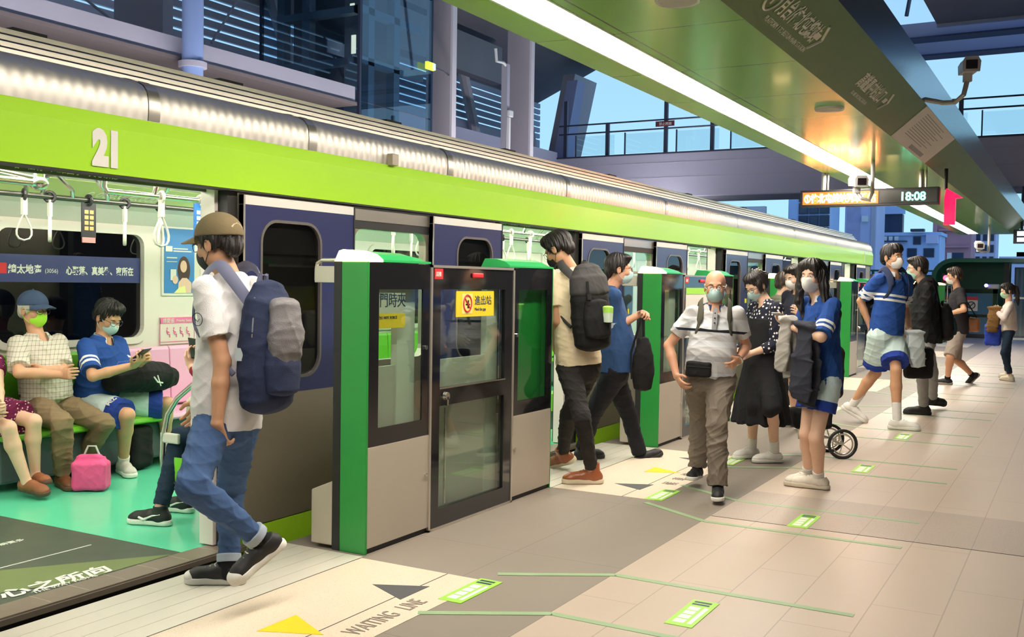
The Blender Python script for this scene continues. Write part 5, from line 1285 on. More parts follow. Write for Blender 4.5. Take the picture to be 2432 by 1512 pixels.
            mb.add(vs, fs); mb.build('collar', collar, o, smooth=True)
        return o
    def sF2(s): w = s.J['sF']; return nrm(w - s.up * (w @ s.up))
    def sleeve_attr(s, v):
        out = np.full(len(v), -1.0)
        for q in 'RL':
            S, E = s.J['s' + q], s.J['e' + q]; d = E - S; L = np.linalg.norm(d); d = d / L
            t = (v - S) @ d; dist = np.linalg.norm(v - S - np.outer(t, d), axis=1); side = (v - S) @ (np.cross(s.sF2(), s.up) * (1 if q == 'R' else -1))
            m = (dist < .088 * s.k) & (t > .02) & ((side > -.055 * s.k) | (t > .2))
            out[m] = np.maximum(out[m], t[m] / L)
        return out
    def trousers(s, m, top=.14, length=1.0, g=.018, loose=.0, name='trousers', wr=.005, seed=2, r=(.088, .066, .052), cuff=None, freq=24, skirtlike=False):
        """length: 2 = to the ankle, fractions of 1 = down the thigh (shorts)"""
        J, k = s.J, s.k; pts = [J[x] for x in ('qR', 'qL', 'kR', 'kL')] + [J['pel'] + s.up * .2] + ([J['aR'], J['aL']] if length > 1 else [])
        lo, hi = s.bounds(pts, .19); V = Vol(lo, hi, max(s.h, .0055))
        V.add(eloft([s.sec(top, .150, .104, 0, g * .6), s.sec(.02, .160, .112, 0, g), s.sec(-.13, .125, .096, 0, g)]), .03)
        for q in 'RL':
            Q, K, A = J['q' + q], J['k' + q], J['a' + q]
            if length <= 1: V.add(cone(Q, Q + (K - Q) * length, (r[0] + g + loose * .3) * k * s.hv, (r[1] + g + loose) * k, flat=True), .02)
            else:
                V.add(cone(Q, K, (r[0] + g * .7) * k * s.hv, r[1] * k), .02); e = K + (A - K) * (length - 1); c = K + (e - K) * .45
                V.add(cone(K, c, r[1] * k, (r[1] + r[2]) * .52 * k), .015); V.add(cone(c, e, (r[1] + r[2]) * .52 * k, r[2] * k, flat=True), .008)
        at = {'tl': lambda v: s.leg_attr(v)}
        o = vobj(name, V, m, s.body, disp=wrinkle(wr, freq, seed, (1, 1, 1.5)), attrs=at)
        if cuff:
            for q in 'RL':
                K, A = J['k' + q], J['a' + q]; e = K + (A - K) * (length - 1); d = nrm(A - K)
                V = Vol(e - .12, e + .12, .004); V.add(cone(e - d * .02 * k, e + d * .018 * k, (r[2] + .007) * k, (r[2] + .006) * k, flat=True, flat0=True), .004); vobj('cuff', V, cuff, o)
        return o
    def leg_attr(s, v):
        out = np.zeros(len(v)); bd = np.full(len(v), 9.)
        for q in 'RL':
            Q, K = s.J['q' + q], s.J['k' + q]; d = K - Q; L = np.linalg.norm(d); d /= L
            t = (v - Q) @ d; dist = np.linalg.norm(v - Q - np.outer(np.clip(t, 0, L), d), axis=1); m = dist < bd; bd[m] = dist[m]; out[m] = t[m] / L
        return out
    def socks(s, m, up=.09, name='sock', qs='RL'):
        for q in qs:
            A, fd, fu, fl = s.foot[q]; K = s.J['k' + q]; d = nrm(K - A); k = s.k
            V = Vol(A - .17, A + .17, .0045); V.add(cone(A - d * .03 * k, A + d * up * k, .041 * k, .043 * k, flat=True), .01); vobj(name, V, m, s.body)
    def shoes(s, up_m, sole_m, style='low', name='shoe', toe_m=None, lace=None, qs='RL', big=1.0):
        k = s.k * big
        for q in qs:
            A, fd, fu, fl = s.foot[q]; B = A - fu * .083 * s.k        # under the ankle, at the sole
            R = np.stack([fd, fl, fu]); P = lambda x, y, z: B + (fd * x + fl * y + fu * z) * k
            V = Vol(A - .26, A + .26, .0042)
            V.add(cone(P(-.035, 0, .042), P(.05, 0, .046), .038 * k, .038 * k), .01); V.add(cone(P(.05, 0, .046), P(.135, 0, .036), .038 * k, .036 * k), .02); V.add(ellp(P(.142, 0, .032), np.array([.052, .042, .030]) * k, R), .015)
            hi = {'low': .075, 'boot': .135, 'high': .11, 'flat': .05}[style]
            V.add(cone(P(-.012, 0, .045), P(-.008, 0, hi), .041 * k, .041 * k, flat=True), .02)
            V.add(cone(P(-.006, 0, hi - .016), P(-.004, 0, hi + .05), .031 * k, .031 * k), .004, cut=True)
            V.add(rbox(P(.06, 0, -.05), np.array([.3, .12, .062]) * k, .001, R), .002, cut=True)
            o = vobj(name, V, up_m, s.body)
            V = Vol(A - .26, A + .26, .0042)
            for (xa, xb, ra, rb) in ((-.042, .05, .038, .037), (.05, .142, .037, .0455), (.142, .158, .0455, .041)):
                V.add(cone(P(xa, 0, .016), P(xb, 0, .016), ra * k, rb * k), .012)
            V.add(rbox(P(.06, 0, .10), np.array([.3, .12, .070]) * k, .001, R), .003, cut=True); V.add(rbox(P(.06, 0, -.05), np.array([.3, .12, .050]) * k, .001, R), .003, cut=True)
            vobj('sole', V, sole_m, o)
            if toe_m is not None:
                V = Vol(A - .26, A + .26, .0042); V.add(ellp(P(.160, 0, .030), np.array([.040, .0435, .028]) * k, R), .01); vobj('toe_cap', V, toe_m, o)
            if lace is not None:
                mb = MB()
                for i in range(4):
                    x = .055 + i * .021; z = .088 - i * .0075; mb.tube([P(x - .006, -.026, z - .012), P(x, -.012, z), P(x + .004, .012, z), P(x - .006, .026, z - .012)], .003 * k, 6)
                mb.build('laces', lace, o, smooth=True)
    def mask(s, m, loops=True, drop=0.):
        hp = s.hp; rows = [(-.014 - drop, .104, .042, .070), (-.030 - drop, .119, .055, .052), (-.052 - drop, .123, .063, .040), (-.078 - drop, .116, .064, .030), (-.102, .100, .055, .022), (-.122, .072, .038, .028)]
        nu = 17; outer = []; inner = []
        for i, (z, xc, hw, xs) in enumerate(rows):
            for j in range(nu):
                u = -1 + 2 * j / (nu - 1); x = xs + (xc - xs) * (1 - abs(u) ** 2.3); pl = .0016 * (1 if i % 2 else -1)
                outer.append(hp(x + pl, u * hw, z)); inner.append(hp(x - .004, u * hw * .97, z))
        n = len(outer); fs = []
        for i in range(len(rows) - 1):
            for j in range(nu - 1):
                a = i * nu + j; fs += [(a, a + nu, a + nu + 1, a + 1), (n + a, n + a + 1, n + a + nu + 1, n + a + nu)]
        R_ = len(rows) - 1
        for j in range(nu - 1): fs += [(j, j + 1, n + j + 1, n + j), (R_ * nu + j + 1, R_ * nu + j, n + R_ * nu + j, n + R_ * nu + j + 1)]
        for i in range(R_): fs += [(i * nu, n + i * nu, n + (i + 1) * nu, (i + 1) * nu), ((i + 1) * nu - 1, (i + 2) * nu - 1, n + (i + 2) * nu - 1, n + (i + 1) * nu - 1)]
        mb = MB(); mb.add(outer + inner, fs); o = mb.build('face_mask', m, s.body, smooth=True)
        sd = o.modifiers.new('smooth', 'SUBSURF'); sd.levels = 1; sd.render_levels = 1
        mb = MB()
        for y in (1, -1):
            mb.tube([hp(.060, y * .050, -.026), hp(.03, y * .076, -.012), hp(.0, y * .083, .012), hp(-.022, y * .086, .012)], .0018, 5); mb.tube([hp(.034, y * .060, -.092), hp(.01, y * .074, -.07), hp(-.012, y * .082, -.044), hp(-.024, y * .084, -.02)], .0018, 5)
        mb.build('ear_loop', m, o)
    def glasses(s, m=WIRE, lens=True):
        hp = s.hp; g = None; mb = MB()
        for y in (1, -1):
            pts = [hp(.108 - .012 * abs(math.cos(a)) * (1 if y * math.cos(a) > 0 else .2), y * .033 + .0255 * math.cos(a), -.008 + .0185 * math.sin(a)) for a in [i * PI / 10 for i in range(20)]]
            mb.tube(pts, .0018, 6, closed=True); mb.tube([hp(.100, y * .058, .0), hp(.05, y * .078, .002), hp(-.005, y * .086, .004), hp(-.025, y * .084, -.012)], .0018, 6)
        mb.tube([hp(.108, .009, -.004), hp(.112, 0, -.001), hp(.108, -.009, -.004)], .0018, 6)
        return mb.build('spectacles', m, s.body, smooth=True)
    def hair(s, style, m=HAIRB, seed=3, amp=.004, capped=False):
        R = s.hR(); HS = s.k * s.J.get('hs', 1.0); hp = s.hp
        lo, hi = s.bounds([hp(x, y, z) for x in (-.2, .16) for y in (-.16, .16) for z in (-.50 if style in ('long', 'pony') else -.17, .17)], .02)
        V = Vol(lo, hi, .0045 if s.h < .007 else .006)
        def e(x, y, z, a, b, c, kk=.02): V.add(ellp(hp(x, y, z), np.array([a, b, c]) * HS, R), kk * HS)
        if style != 'bald': e(-.018, 0, .044, .107, .086, .092)
        if style in ('short', 'fringe', 'flat'):
            e(.042, 0, .092, .062, .066, .040 if style != 'flat' else .030); e(-.085, 0, -.02, .034, .060, .055)
            for y in (1, -1): e(-.018, y * .072, .010, .052, .018, .052)
            if style == 'fringe': e(.070, 0, .068, .036, .064, .030)
        if style in ('bun', 'pony', 'long'):
            e(.035, 0, .088, .062, .066, .042); e(-.08, 0, -.01, .045, .066, .07)
            for y in (1, -1): e(.0, y * .076, .0, .060, .020, .060); 
        if style == 'bald':
            e(-.085, 0, -.012, .030, .060, .048)
            for y in (1, -1): e(-.035, y * .072, -.002, .045, .012, .030)
        if style == 'bun': e(-.118, 0, .03, .046, .046, .046); V.add(cone(hp(.03, .072, -.01), hp(.035, .068, -.06), .008 * HS, .004 * HS), .01)
        if style == 'pony':
            pts = [hp(-.11, 0, .05), hp(-.15, 0, .02), hp(-.155, 0, -.08), hp(-.135, .0, -.18), hp(-.125, .01, -.28)]
            for a, b, ra, rb in zip(pts[:-1], pts[1:], (.03, .036, .038, .032), (.036, .038, .032, .010)): V.add(cone(a, b, ra * HS, rb * HS), .015)
        if style == 'long':
            for y in (1, -1):
                e(.062, y * .040, .072, .040, .040, .036); e(.075, y * .060, .03, .018, .016, .05)
                pts = [hp(.01, y * .082, .02), hp(.0, y * .098, -.08), hp(.0, y * .105, -.19)]; pts += [s.J['nk'] + s.sF2() * .085 * s.k + np.cross(s.sF2(), s.up) * (-y) * .085 * s.k - s.up * .16 * s.k]
                for a, b, ra, rb in zip(pts[:-1], pts[1:], (.032, .034, .030), (.034, .030, .012)): V.add(cone(a, b, ra * HS, rb * HS), .02)
            pts = [hp(-.085, 0, .02), hp(-.095, 0, -.12), s.J['nk'] - s.sF2() * .10 * s.k - s.up * .12 * s.k, s.J['nk'] - s.sF2() * .125 * s.k - s.up * .24 * s.k]
            for y in (-.045, 0, .045):
                o = np.cross(s.up, s.sF2()) * y * s.k
                for a, b, ra, rb in zip(pts[:-1], pts[1:], (.05, .048, .040), (.048, .040, .014)): V.add(cone(a + o, b + o, ra * HS, rb * HS), .025)
        # open the face
        if style in ('short', 'flat', 'bald'): V.add(ellp(hp(.125, 0, -.03), np.array([.105, .105, .090]) * HS, R), .012, cut=True)
        elif style == 'fringe': V.add(ellp(hp(.130, 0, -.045), np.array([.100, .10, .092]) * HS, R), .010, cut=True)
        elif style == 'long': V.add(ellp(hp(.135, 0, -.04), np.array([.085, .064, .098]) * HS, R), .010, cut=True)
        else: V.add(ellp(hp(.13, 0, -.035), np.array([.102, .090, .10]) * HS, R), .012, cut=True)
        if capped: V.add(rbox(hp(0, 0, .145), np.array([.3, .3, .105]) * HS, .002, R), .003, cut=True)
        V.add(ellp(hp(-.008, .09, -.02), np.array([.024, .03, .034]) * HS, R), .006, cut=True); V.add(ellp(hp(-.008, -.09, -.02), np.array([.024, .03, .034]) * HS, R), .006, cut=True)
        return vobj('hair', V, m, s.body, disp=strands(s.J['hd'], s.hup, s.f, amp, 42, seed))
    def cap(s, m, tiltz=.0, name='cap', trim=None):
        R = s.hR(); HS = s.k * s.J.get('hs', 1.0); hp = s.hp
        lo, hi = s.bounds([hp(x, y, z) for x in (-.16, .25) for y in (-.13, .13) for z in (-.05, .19)], .02)
        V = Vol(lo, hi, .0045); V.add(ellp(hp(-.012, 0, .038), np.array([.118, .097, .104]) * HS, R), .01)
        n = nrm(s.hup * 1 + s.f * (-.10)); c = hp(0, 0, .032)
        V.add(rbox(c - n * .1, np.array([.3, .3, .1]), .002, np.stack([nrm(np.cross(s.hl, n)), s.hl, n])), .003, cut=True)
        o = vobj(name, V, m, s.body)
        mb = MB(); rings = []
        for side in (0, 1):
            grid = []
            for i in range(8):
                for j in range(15):
                    u = -1 + 2 * j / 14; t = i / 7; ex = math.sqrt(max(0, 1 - (abs(u) ** 2.4))); x = .075 * math.sqrt(max(0, 1 - .62 * u * u)) + .012 + t * .105 * ex; grid.append(hp(x, u * .086, .048 + .004 * (1 - side) - .010 * t - .022 * u * u - .12 * t * .10))
            rings.append(grid)
        fs = []
        for i in range(7):
            for j in range(14):
                a = i * 15 + j; fs += [(a, a + 1, a + 16, a + 15), (120 + a, 120 + a + 15, 120 + a + 16, 120 + a + 1)]
        for j in range(14): fs += [(105 + j, 105 + j + 1, 225 + j + 1, 225 + j)]
        mb.add(rings[0] + rings[1], fs); mb.build('brim', m, o, smooth=True)
        mb = MB(); mb.ell(hp(-.012, 0, .143), [.007] * 3, 10, 6); mb.build('button', m, o, smooth=True)
        if trim: mb = MB(); mb.tube([hp(-.118, y, .075 - 16 * y * y) for y in (-.035, -.02, 0, .02, .035)], .005, 6); mb.build('back_strap', trim, o, smooth=True)
        return o
    def belt(s, m, t=.10, buckle=None):
        k = s.k; c, r, w, rx, ry = s.sec(t, .160, .114, 0, .018); mb = MB(); rows = []
        for rad, hgt in ((0, -.016), (.006, -.016), (.006, .016), (0, .016)):
            rows.append([c + r * math.cos(a) * (rx + rad * k) + w * math.sin(a) * (ry + rad * k) + s.up * hgt * k for a in [i * PI / 20 for i in range(40)]])
        n = 40; fs = [(i * n + j, i * n + (j + 1) % n, ((i + 1) % 4) * n + (j + 1) % n, ((i + 1) % 4) * n + j) for i in range(4) for j in range(n)]
        mb.add([p for q in rows for p in q], fs); o = mb.build('belt', m, s.body, smooth=True)
        if buckle: mb = MB(); mb.obox(c + w * (ry + .010 * k), r * .022 * k, s.up * .018 * k, w * .004); mb.build('buckle', buckle, o)
        return o
    # ---- carried things (stay top-level)
    def backpack(s, m, m2, label, size=(.15, .085, .23), t=.62, strap=None, name='backpack', front=None, back=.0, straps='RL', top=None, drop=0.):
        J, k = s.J, s.k; c, r, w, rx, ry = s.sec(t, .15, .105); c = c - w * (ry + .02 + size[1] + back) - s.up * drop; up = s.up; R = np.stack([r, w, up])
        T = thing(name, tuple(c - up * size[2]), label, 'backpack', 'backpacks')
        lo, hi = c - .42, c + .42; V = Vol(lo, hi, .006); sx, sy, sz = size
        V.add(eloft([(c - up * sz, r, w, sx * .92, sy * .95), (c - up * sz * .5, r, w, sx, sy * 1.05), (c + up * sz * .2, r, w, sx * .97, sy), (c + up * sz * .7, r, w, sx * .85, sy * .8), (c + up * sz * .98, r, w, sx * .62, sy * .5)]), .02)
        b = vobj('main_bag', V, m, T, disp=wrinkle(.005, 22, 5))
        V = Vol(lo, hi, .006); pc = c - w * sy * .85 - up * sz * .38
        V.add(eloft([(pc - up * sz * .42, r, w, sx * .66, sy * .5), (pc, r, w, sx * .74, sy * .55), (pc + up * sz * .45, r, w, sx * .6, sy * .4)]), .02); vobj('front_pocket', V, m2, T, disp=wrinkle(.004, 30, 6))
        mb = MB(); mb.tube([c + up * sz * .96 + r * .03 + w * sy * .4, c + up * (sz * 1.08 + .03) + r * .02 + w * sy * .3, c + up * (sz * 1.08 + .03) - r * .02 + w * sy * .3, c + up * sz * .96 - r * .03 + w * sy * .4], .011, 8); mb.build('grab_loop', strap or m2, T, smooth=True)
        for q in straps:
            sg = 1 if q == 'R' else -1; N = J['nk']; S = J['s' + q]
            sh = N + (S - N) * .66
            p = [c + up * sz * .72 + r * sg * .05 + w * sy * .7, sh - w * .085 * k + up * .045 * k, sh - w * .03 * k + up * .088 * k, sh + w * .025 * k + up * .068 * k, sh + w * .080 * k + up * .0, sh + w * .104 * k - up * .09 * k + r * sg * .005, sh + w * .090 * k - up * .17 * k + r * sg * .02, sh + w * .02 * k - up * .24 * k + r * sg * .045 * k, c - up * sz * .55 + r * sg * sx * .8 + w * sy * .8]
            P = []                                            # rounded path
            for i in range(len(p) - 1):
                a, b_, c_, d_ = p[max(0, i - 1)], p[i], p[i + 1], p[min(len(p) - 1, i + 2)]
                for tt in (0, .33, .66): P.append(.5 * ((2 * b_) + (-a + c_) * tt + (2 * a - 5 * b_ + 4 * c_ - d_) * tt * tt + (-a + 3 * b_ - 3 * c_ + d_) * tt ** 3))
            P.append(p[-1]); cs = []
            ctr = J['pel'] + (J['nk'] - J['pel']) * .72
            mb = MB(); rings = []
            for i, pt in enumerate(P):
                a = P[max(0, i - 1)]; b_ = P[min(len(P) - 1, i + 1)]; tn = nrm(b_ - a); out = pt - ctr - up * ((pt - ctr) @ up) * .6; out = nrm(out - tn * (out @ tn)); sd = np.cross(tn, out); hw = (.030 if i < 15 else .014) * k
                rings.append([pt + sd * hw * math.cos(z) + out * .007 * math.sin(z) for z in [j * PI / 4 for j in range(8)]])
            mb.loft(rings); mb.build('shoulder_strap', strap or m2, T, smooth=True)
        if top: top(T, c, r, w, up, size)
        return T, c, r, w, up
    def phone(s, q, label, col=None):
        W_, Hn = s.J['w' + q], s.J['h' + q]; d = nrm(Hn - W_); P_ = s.J['palm' + q]; n = nrm(P_ - W_ - d * ((P_ - W_) @ d)); lat = np.cross(d, n)
        c = P_ + d * .045 + n * .004; v = nrm(d * .75 + np.array([0, 0, .5])); v = nrm(v - n * (v @ n)); u = np.cross(v, n)
        T = thing('mobile_phone', tuple(c), label, 'phone', 'mobile phones')
        MB().obox(c, u * .036, v * .074, n * .004).build('case', col or mat('phone_case', (.02, .02, .022), .3), T, bevel=.003); MB().obox(c + n * .0045, u * .033, v * .068, n * .0006).build('screen', mat('phone_screen', (.03, .035, .045), .08), T)
        return T
# joint positions of every figure, in metres
POSE = {
    'cap': dict(H=1.72, F=(-0.035, 0.999, 0), pel=(3.406, 3.4, 0.821), nk=(3.426, 3.411, 1.457), hd=(3.403, 3.463, 1.605), sF=(-0.122, 0.993, 0), hF=(-0.035, 0.999, 0), sR=(3.615, 3.433, 1.397), eR=(3.477, 3.537, 1.107), wR=(3.394, 3.575, 0.858), hR=(3.459, 3.684, 0.743), qR=(3.495, 3.403, 0.787), kR=(3.596, 3.564, 0.43), aR=(3.508, 3.488, 0.028), tR=(3.417, 3.654, -0.028), sL=(3.232, 3.386, 1.397), eL=(3.279, 3.305, 1.079), wL=(3.237, 3.292, 0.805), hL=(3.308, 3.314, 0.65), qL=(3.316, 3.396, 0.787), kL=(3.021, 3.217, 0.577), aL=(3.292, 3.078, 0.311), tL=(3.179, 3.118, 0.132), face=(-0.086, 0.986, -0.139)),
    'boots': dict(H=1.76, F=(0.616, 0.788, 0), pel=(6.719, 3.205, 0.863), nk=(6.709, 3.272, 1.546), hd=(6.664, 3.363, 1.693), sF=(0.616, 0.788, 0), hF=(0.5, 0.866, 0), sR=(6.865, 3.145, 1.485), eR=(6.934, 3.269, 1.218), wR=(7.037, 3.392, 1.008), hR=(7.138, 3.498, 0.911), qR=(6.798, 3.159, 0.828), kR=(6.838, 3.341, 0.459), aR=(7.033, 3.482, 0.122), tR=(7.11, 3.621, -0.003), sL=(6.555, 3.387, 1.485), eL=(6.575, 3.321, 1.172), wL=(6.747, 3.419, 0.998), hL=(6.86, 3.481, 0.878), qL=(6.639, 3.251, 0.828), kL=(6.469, 3.055, 0.505), aL=(6.665, 3.06, 0.141), tL=(6.566, 3.217, 0.039), face=(0.077, 0.88, -0.469)),
    'polo': dict(H=1.68, F=(0.574, -0.819, 0), pel=(7.542, 3.293, 0.773), nk=(7.542, 3.339, 1.408), hd=(7.585, 3.276, 1.569), sF=(0.574, -0.819, 0), hF=(0.574, -0.819, 0), sR=(7.388, 3.227, 1.349), eR=(7.465, 3.28, 1.076), wR=(7.553, 3.073, 1.211), hR=(7.453, 2.941, 1.24), qR=(7.471, 3.243, 0.739), kR=(7.475, 3.433, 0.394), aR=(7.547, 3.554, 0.025), tR=(7.69, 3.439, -0.037), sL=(7.697, 3.443, 1.349), eL=(7.726, 3.341, 1.061), wL=(7.819, 3.294, 0.832), hL=(7.939, 3.319, 0.717), qL=(7.614, 3.343, 0.739), kL=(7.795, 3.267, 0.397), aL=(7.891, 3.185, 0.023), tL=(8.041, 3.064, 0.013), face=(0.5, -0.866, 0)),
    'bald': dict(H=1.56, F=(-0.94, -0.342, 0), pel=(6.886, 2.267, 0.819), nk=(6.915, 2.251, 1.298), hd=(6.919, 2.253, 1.44), sF=(-0.94, -0.342, 0), hF=(-0.94, -0.342, 0), sR=(6.852, 2.417, 1.244), eR=(6.835, 2.558, 1.016), wR=(6.776, 2.472, 0.806), hR=(6.705, 2.373, 0.709), qR=(6.858, 2.343, 0.788), kR=(7.068, 2.396, 0.492), aR=(7.05, 2.4, 0.126), tR=(6.883, 2.391, 0.062), sL=(6.971, 2.089, 1.244), eL=(7.116, 2.081, 1.018), wL=(6.898, 2.075, 0.932), hL=(6.769, 2.122, 0.859), qL=(6.914, 2.191, 0.788), kL=(6.698, 2.15, 0.494), aL=(6.628, 2.109, 0.092), tL=(6.469, 2.059, 0.027), face=(-0.956, -0.292, 0)),
    'dress': dict(H=1.58, F=(-0.766, 0.643, 0), pel=(8.396, 2.317, 0.784), nk=(8.426, 2.303, 1.322), hd=(8.386, 2.383, 1.454), sF=(-0.766, 0.643, 0), hF=(-0.766, 0.643, 0), sR=(8.537, 2.44, 1.267), eR=(8.504, 2.496, 0.976), wR=(8.311, 2.525, 0.842), hR=(8.165, 2.515, 0.782), qR=(8.449, 2.38, 0.753), kR=(8.228, 2.332, 0.458), aR=(8.42, 2.393, 0.146), tR=(8.293, 2.483, 0.052), sL=(8.309, 2.169, 1.267), eL=(8.292, 2.171, 0.971), wL=(8.176, 2.362, 0.893), hL=(8.029, 2.415, 0.871), qL=(8.343, 2.254, 0.753), kL=(8.134, 2.151, 0.464), aL=(8.302, 2.17, 0.133), tL=(8.205, 2.298, 0.048), face=(-0.765, 0.441, -0.469)),
    'girl': dict(H=1.62, F=(-0.707, 0.707, 0), pel=(7.32, 1.604, 0.812), nk=(7.333, 1.622, 1.374), hd=(7.31, 1.673, 1.525), sF=(-0.707, 0.707, 0), hF=(-0.707, 0.707, 0), sR=(7.46, 1.748, 1.317), eR=(7.582, 1.815, 1.076), wR=(7.368, 1.863, 1.18), hR=(7.214, 1.893, 1.222), qR=(7.379, 1.664, 0.779), kR=(7.319, 1.69, 0.4), aR=(7.539, 1.719, 0.091), tR=(7.408, 1.822, 0.008), sL=(7.204, 1.491, 1.317), eL=(7.025, 1.541, 1.109), wL=(7.132, 1.753, 1.161), hL=(7.245, 1.862, 1.202), qL=(7.26, 1.544, 0.779), kL=(7.193, 1.594, 0.395), aL=(7.403, 1.615, 0.078), tL=(7.406, 1.775, -0.017), face=(-0.965, 0.259, 0.035)),
    'hoodie': dict(H=1.68, F=(-0.866, 0.5, 0), pel=(10.483, 2.551, 0.888), nk=(10.517, 2.53, 1.406), hd=(10.488, 2.591, 1.547), sF=(-0.866, 0.5, 0), hF=(-0.866, 0.5, 0), sR=(10.607, 2.695, 1.347), eR=(10.741, 2.717, 1.092), wR=(10.528, 2.648, 1.208), hR=(10.393, 2.56, 1.255), qR=(10.527, 2.627, 0.854), kR=(10.504, 2.567, 0.453), aR=(10.689, 2.591, 0.105), tR=(10.512, 2.623, 0.034), sL=(10.419, 2.37, 1.347), eL=(10.333, 2.373, 1.071), wL=(10.118, 2.449, 1.179), hL=(9.967, 2.442, 1.251), qL=(10.44, 2.476, 0.854), kL=(10.34, 2.443, 0.474), aL=(10.498, 2.471, 0.113), tL=(10.317, 2.468, 0.048), face=(-0.837, 0.483, -0.259)),
    'green': dict(H=1.66, F=(0.866, -0.5, 0), pel=(11.437, 2.971, 0.805), nk=(11.45, 2.987, 1.326), hd=(11.481, 2.942, 1.484), sF=(0.866, -0.5, 0), hF=(0.866, -0.5, 0), sR=(11.355, 2.824, 1.268), eR=(11.391, 3.022, 1.066), wR=(11.541, 2.976, 0.872), hR=(11.672, 2.983, 0.77), qR=(11.394, 2.896, 0.772), kR=(11.469, 2.979, 0.398), aR=(11.424, 2.957, -0.002), tR=(11.592, 2.941, -0.091), sL=(11.541, 3.146, 1.268), eL=(11.598, 2.891, 1.075), wL=(11.736, 2.882, 0.868), hL=(11.865, 2.896, 0.765), qL=(11.48, 3.046, 0.772), kL=(11.483, 2.902, 0.402), aL=(11.532, 2.904, 0.015), tL=(11.7, 2.882, -0.074), face=(0.863, -0.498, -0.087)),
    'boy': dict(H=1.84, F=(-0.574, -0.819, 0), pel=(11.219, 1.795, 0.968), nk=(11.273, 1.745, 1.596), hd=(11.271, 1.762, 1.773), sF=(-0.643, -0.766, 0), hF=(-0.5, -0.866, 0), sR=(11.11, 1.883, 1.532), eR=(11.233, 2.062, 1.302), wR=(11.241, 1.962, 1.041), hR=(11.108, 1.893, 0.933), qR=(11.136, 1.843, 0.931), kR=(11.317, 1.902, 0.542), aR=(11.32, 2.135, 0.178), tR=(11.319, 2.008, 0.002), sL=(11.426, 1.618, 1.532), eL=(11.542, 1.658, 1.241), wL=(11.426, 1.592, 0.999), hL=(11.281, 1.548, 0.896), qL=(11.302, 1.747, 0.931), kL=(11.042, 1.657, 0.597), aL=(10.995, 1.626, 0.161), tL=(10.998, 1.464, 0.018), face=(-0.499, -0.864, 0.07)),
    'jacket': dict(H=1.78, F=(-0.342, 0.94, 0), pel=(12.63, 1.588, 0.885), nk=(12.64, 1.616, 1.51), hd=(12.604, 1.694, 1.684), sF=(-0.342, 0.94, 0), hF=(-0.342, 0.94, 0), sR=(12.826, 1.681, 1.448), eR=(12.813, 1.72, 1.121), wR=(12.879, 1.769, 0.867), hR=(13.015, 1.808, 0.759), qR=(12.717, 1.619, 0.849), kR=(12.828, 1.522, 0.458), aR=(13.093, 1.536, 0.134), tR=(13.252, 1.438, 0.049), sL=(12.452, 1.545, 1.448), eL=(12.439, 1.574, 1.11), wL=(12.528, 1.624, 0.863), hL=(12.664, 1.667, 0.757), qL=(12.543, 1.556, 0.849), kL=(12.289, 1.565, 0.517), aL=(12.445, 1.557, 0.129), tL=(12.408, 1.725, 0.013), face=(-0.258, 0.964, -0.07)),
    'tshirt': dict(H=1.74, F=(-0.259, 0.966, 0), pel=(16.713, 1.651, 0.816), nk=(16.734, 1.66, 1.447), hd=(16.711, 1.716, 1.643), sF=(-0.259, 0.966, 0), hF=(-0.259, 0.966, 0), sR=(16.92, 1.709, 1.386), eR=(17.06, 1.761, 1.126), wR=(17.258, 1.914, 1.052), hR=(17.409, 1.992, 1.014), qR=(16.8, 1.675, 0.781), kR=(16.827, 1.68, 0.373), aR=(17.064, 1.452, 0.13), tR=(17.14, 1.519, -0.043), sL=(16.544, 1.609, 1.386), eL=(16.387, 1.531, 1.143), wL=(16.492, 1.759, 1.072), hL=(16.632, 1.855, 1.035), qL=(16.625, 1.628, 0.781), kL=(16.428, 1.71, 0.433), aL=(16.598, 1.753, 0.063), tL=(16.569, 1.924, -0.041), face=(-0.258, 0.965, -0.052)),
    'fargirl': dict(H=1.6, F=(-0.174, 0.985, 0), pel=(18.071, 1.029, 0.792), nk=(18.085, 1.037, 1.244), hd=(18.077, 1.066, 1.432), sF=(-0.174, 0.985, 0), hF=(-0.174, 0.985, 0), sR=(18.26, 1.067, 1.188), eR=(18.463, 1.164, 1.029), wR=(18.674, 1.243, 1.114), hR=(18.823, 1.293, 1.145), qR=(18.153, 1.043, 0.76), kR=(18.348, 1.053, 0.439), aR=(18.42, 1.046, 0.07), tR=(18.544, 1.158, -0.008), sL=(17.907, 1.005, 1.188), eL=(17.717, 1.074, 1.001), wL=(17.917, 1.18, 1.081), hL=(18.059, 1.239, 1.124), qL=(17.989, 1.014, 0.76), kL=(17.786, 1.062, 0.448), aL=(17.89, 0.968, 0.099), tL=(17.971, 1.103, 0.004), face=(-0.335, 0.919, -0.208)),
    'oldman': dict(H=1.66, F=(0.035, -0.999, 0), pel=(4.572, 6.292, 0.58), nk=(4.553, 6.357, 1.023), hd=(4.546, 6.383, 1.205), sF=(0.035, -0.999, 0), hF=(0.035, -0.999, 0), sR=(4.37, 6.342, 0.965), eR=(4.263, 6.138, 0.797), wR=(4.476, 5.976, 0.777), hR=(4.451, 5.814, 0.802), qR=(4.485, 6.289, 0.547), kR=(4.423, 5.914, 0.46), aR=(4.526, 6.052, 0.11), tR=(4.469, 5.881, 0.046), sL=(4.742, 6.355, 0.965), eL=(4.622, 6.17, 0.784), wL=(4.391, 6.079, 0.811), hL=(4.414, 6.243, 0.809), qL=(4.658, 6.295, 0.547), kL=(4.788, 5.952, 0.415), aL=(4.837, 6.228, 0.144), tL=(4.787, 6.051, 0.093), face=(0.087, -0.995, -0.052)),
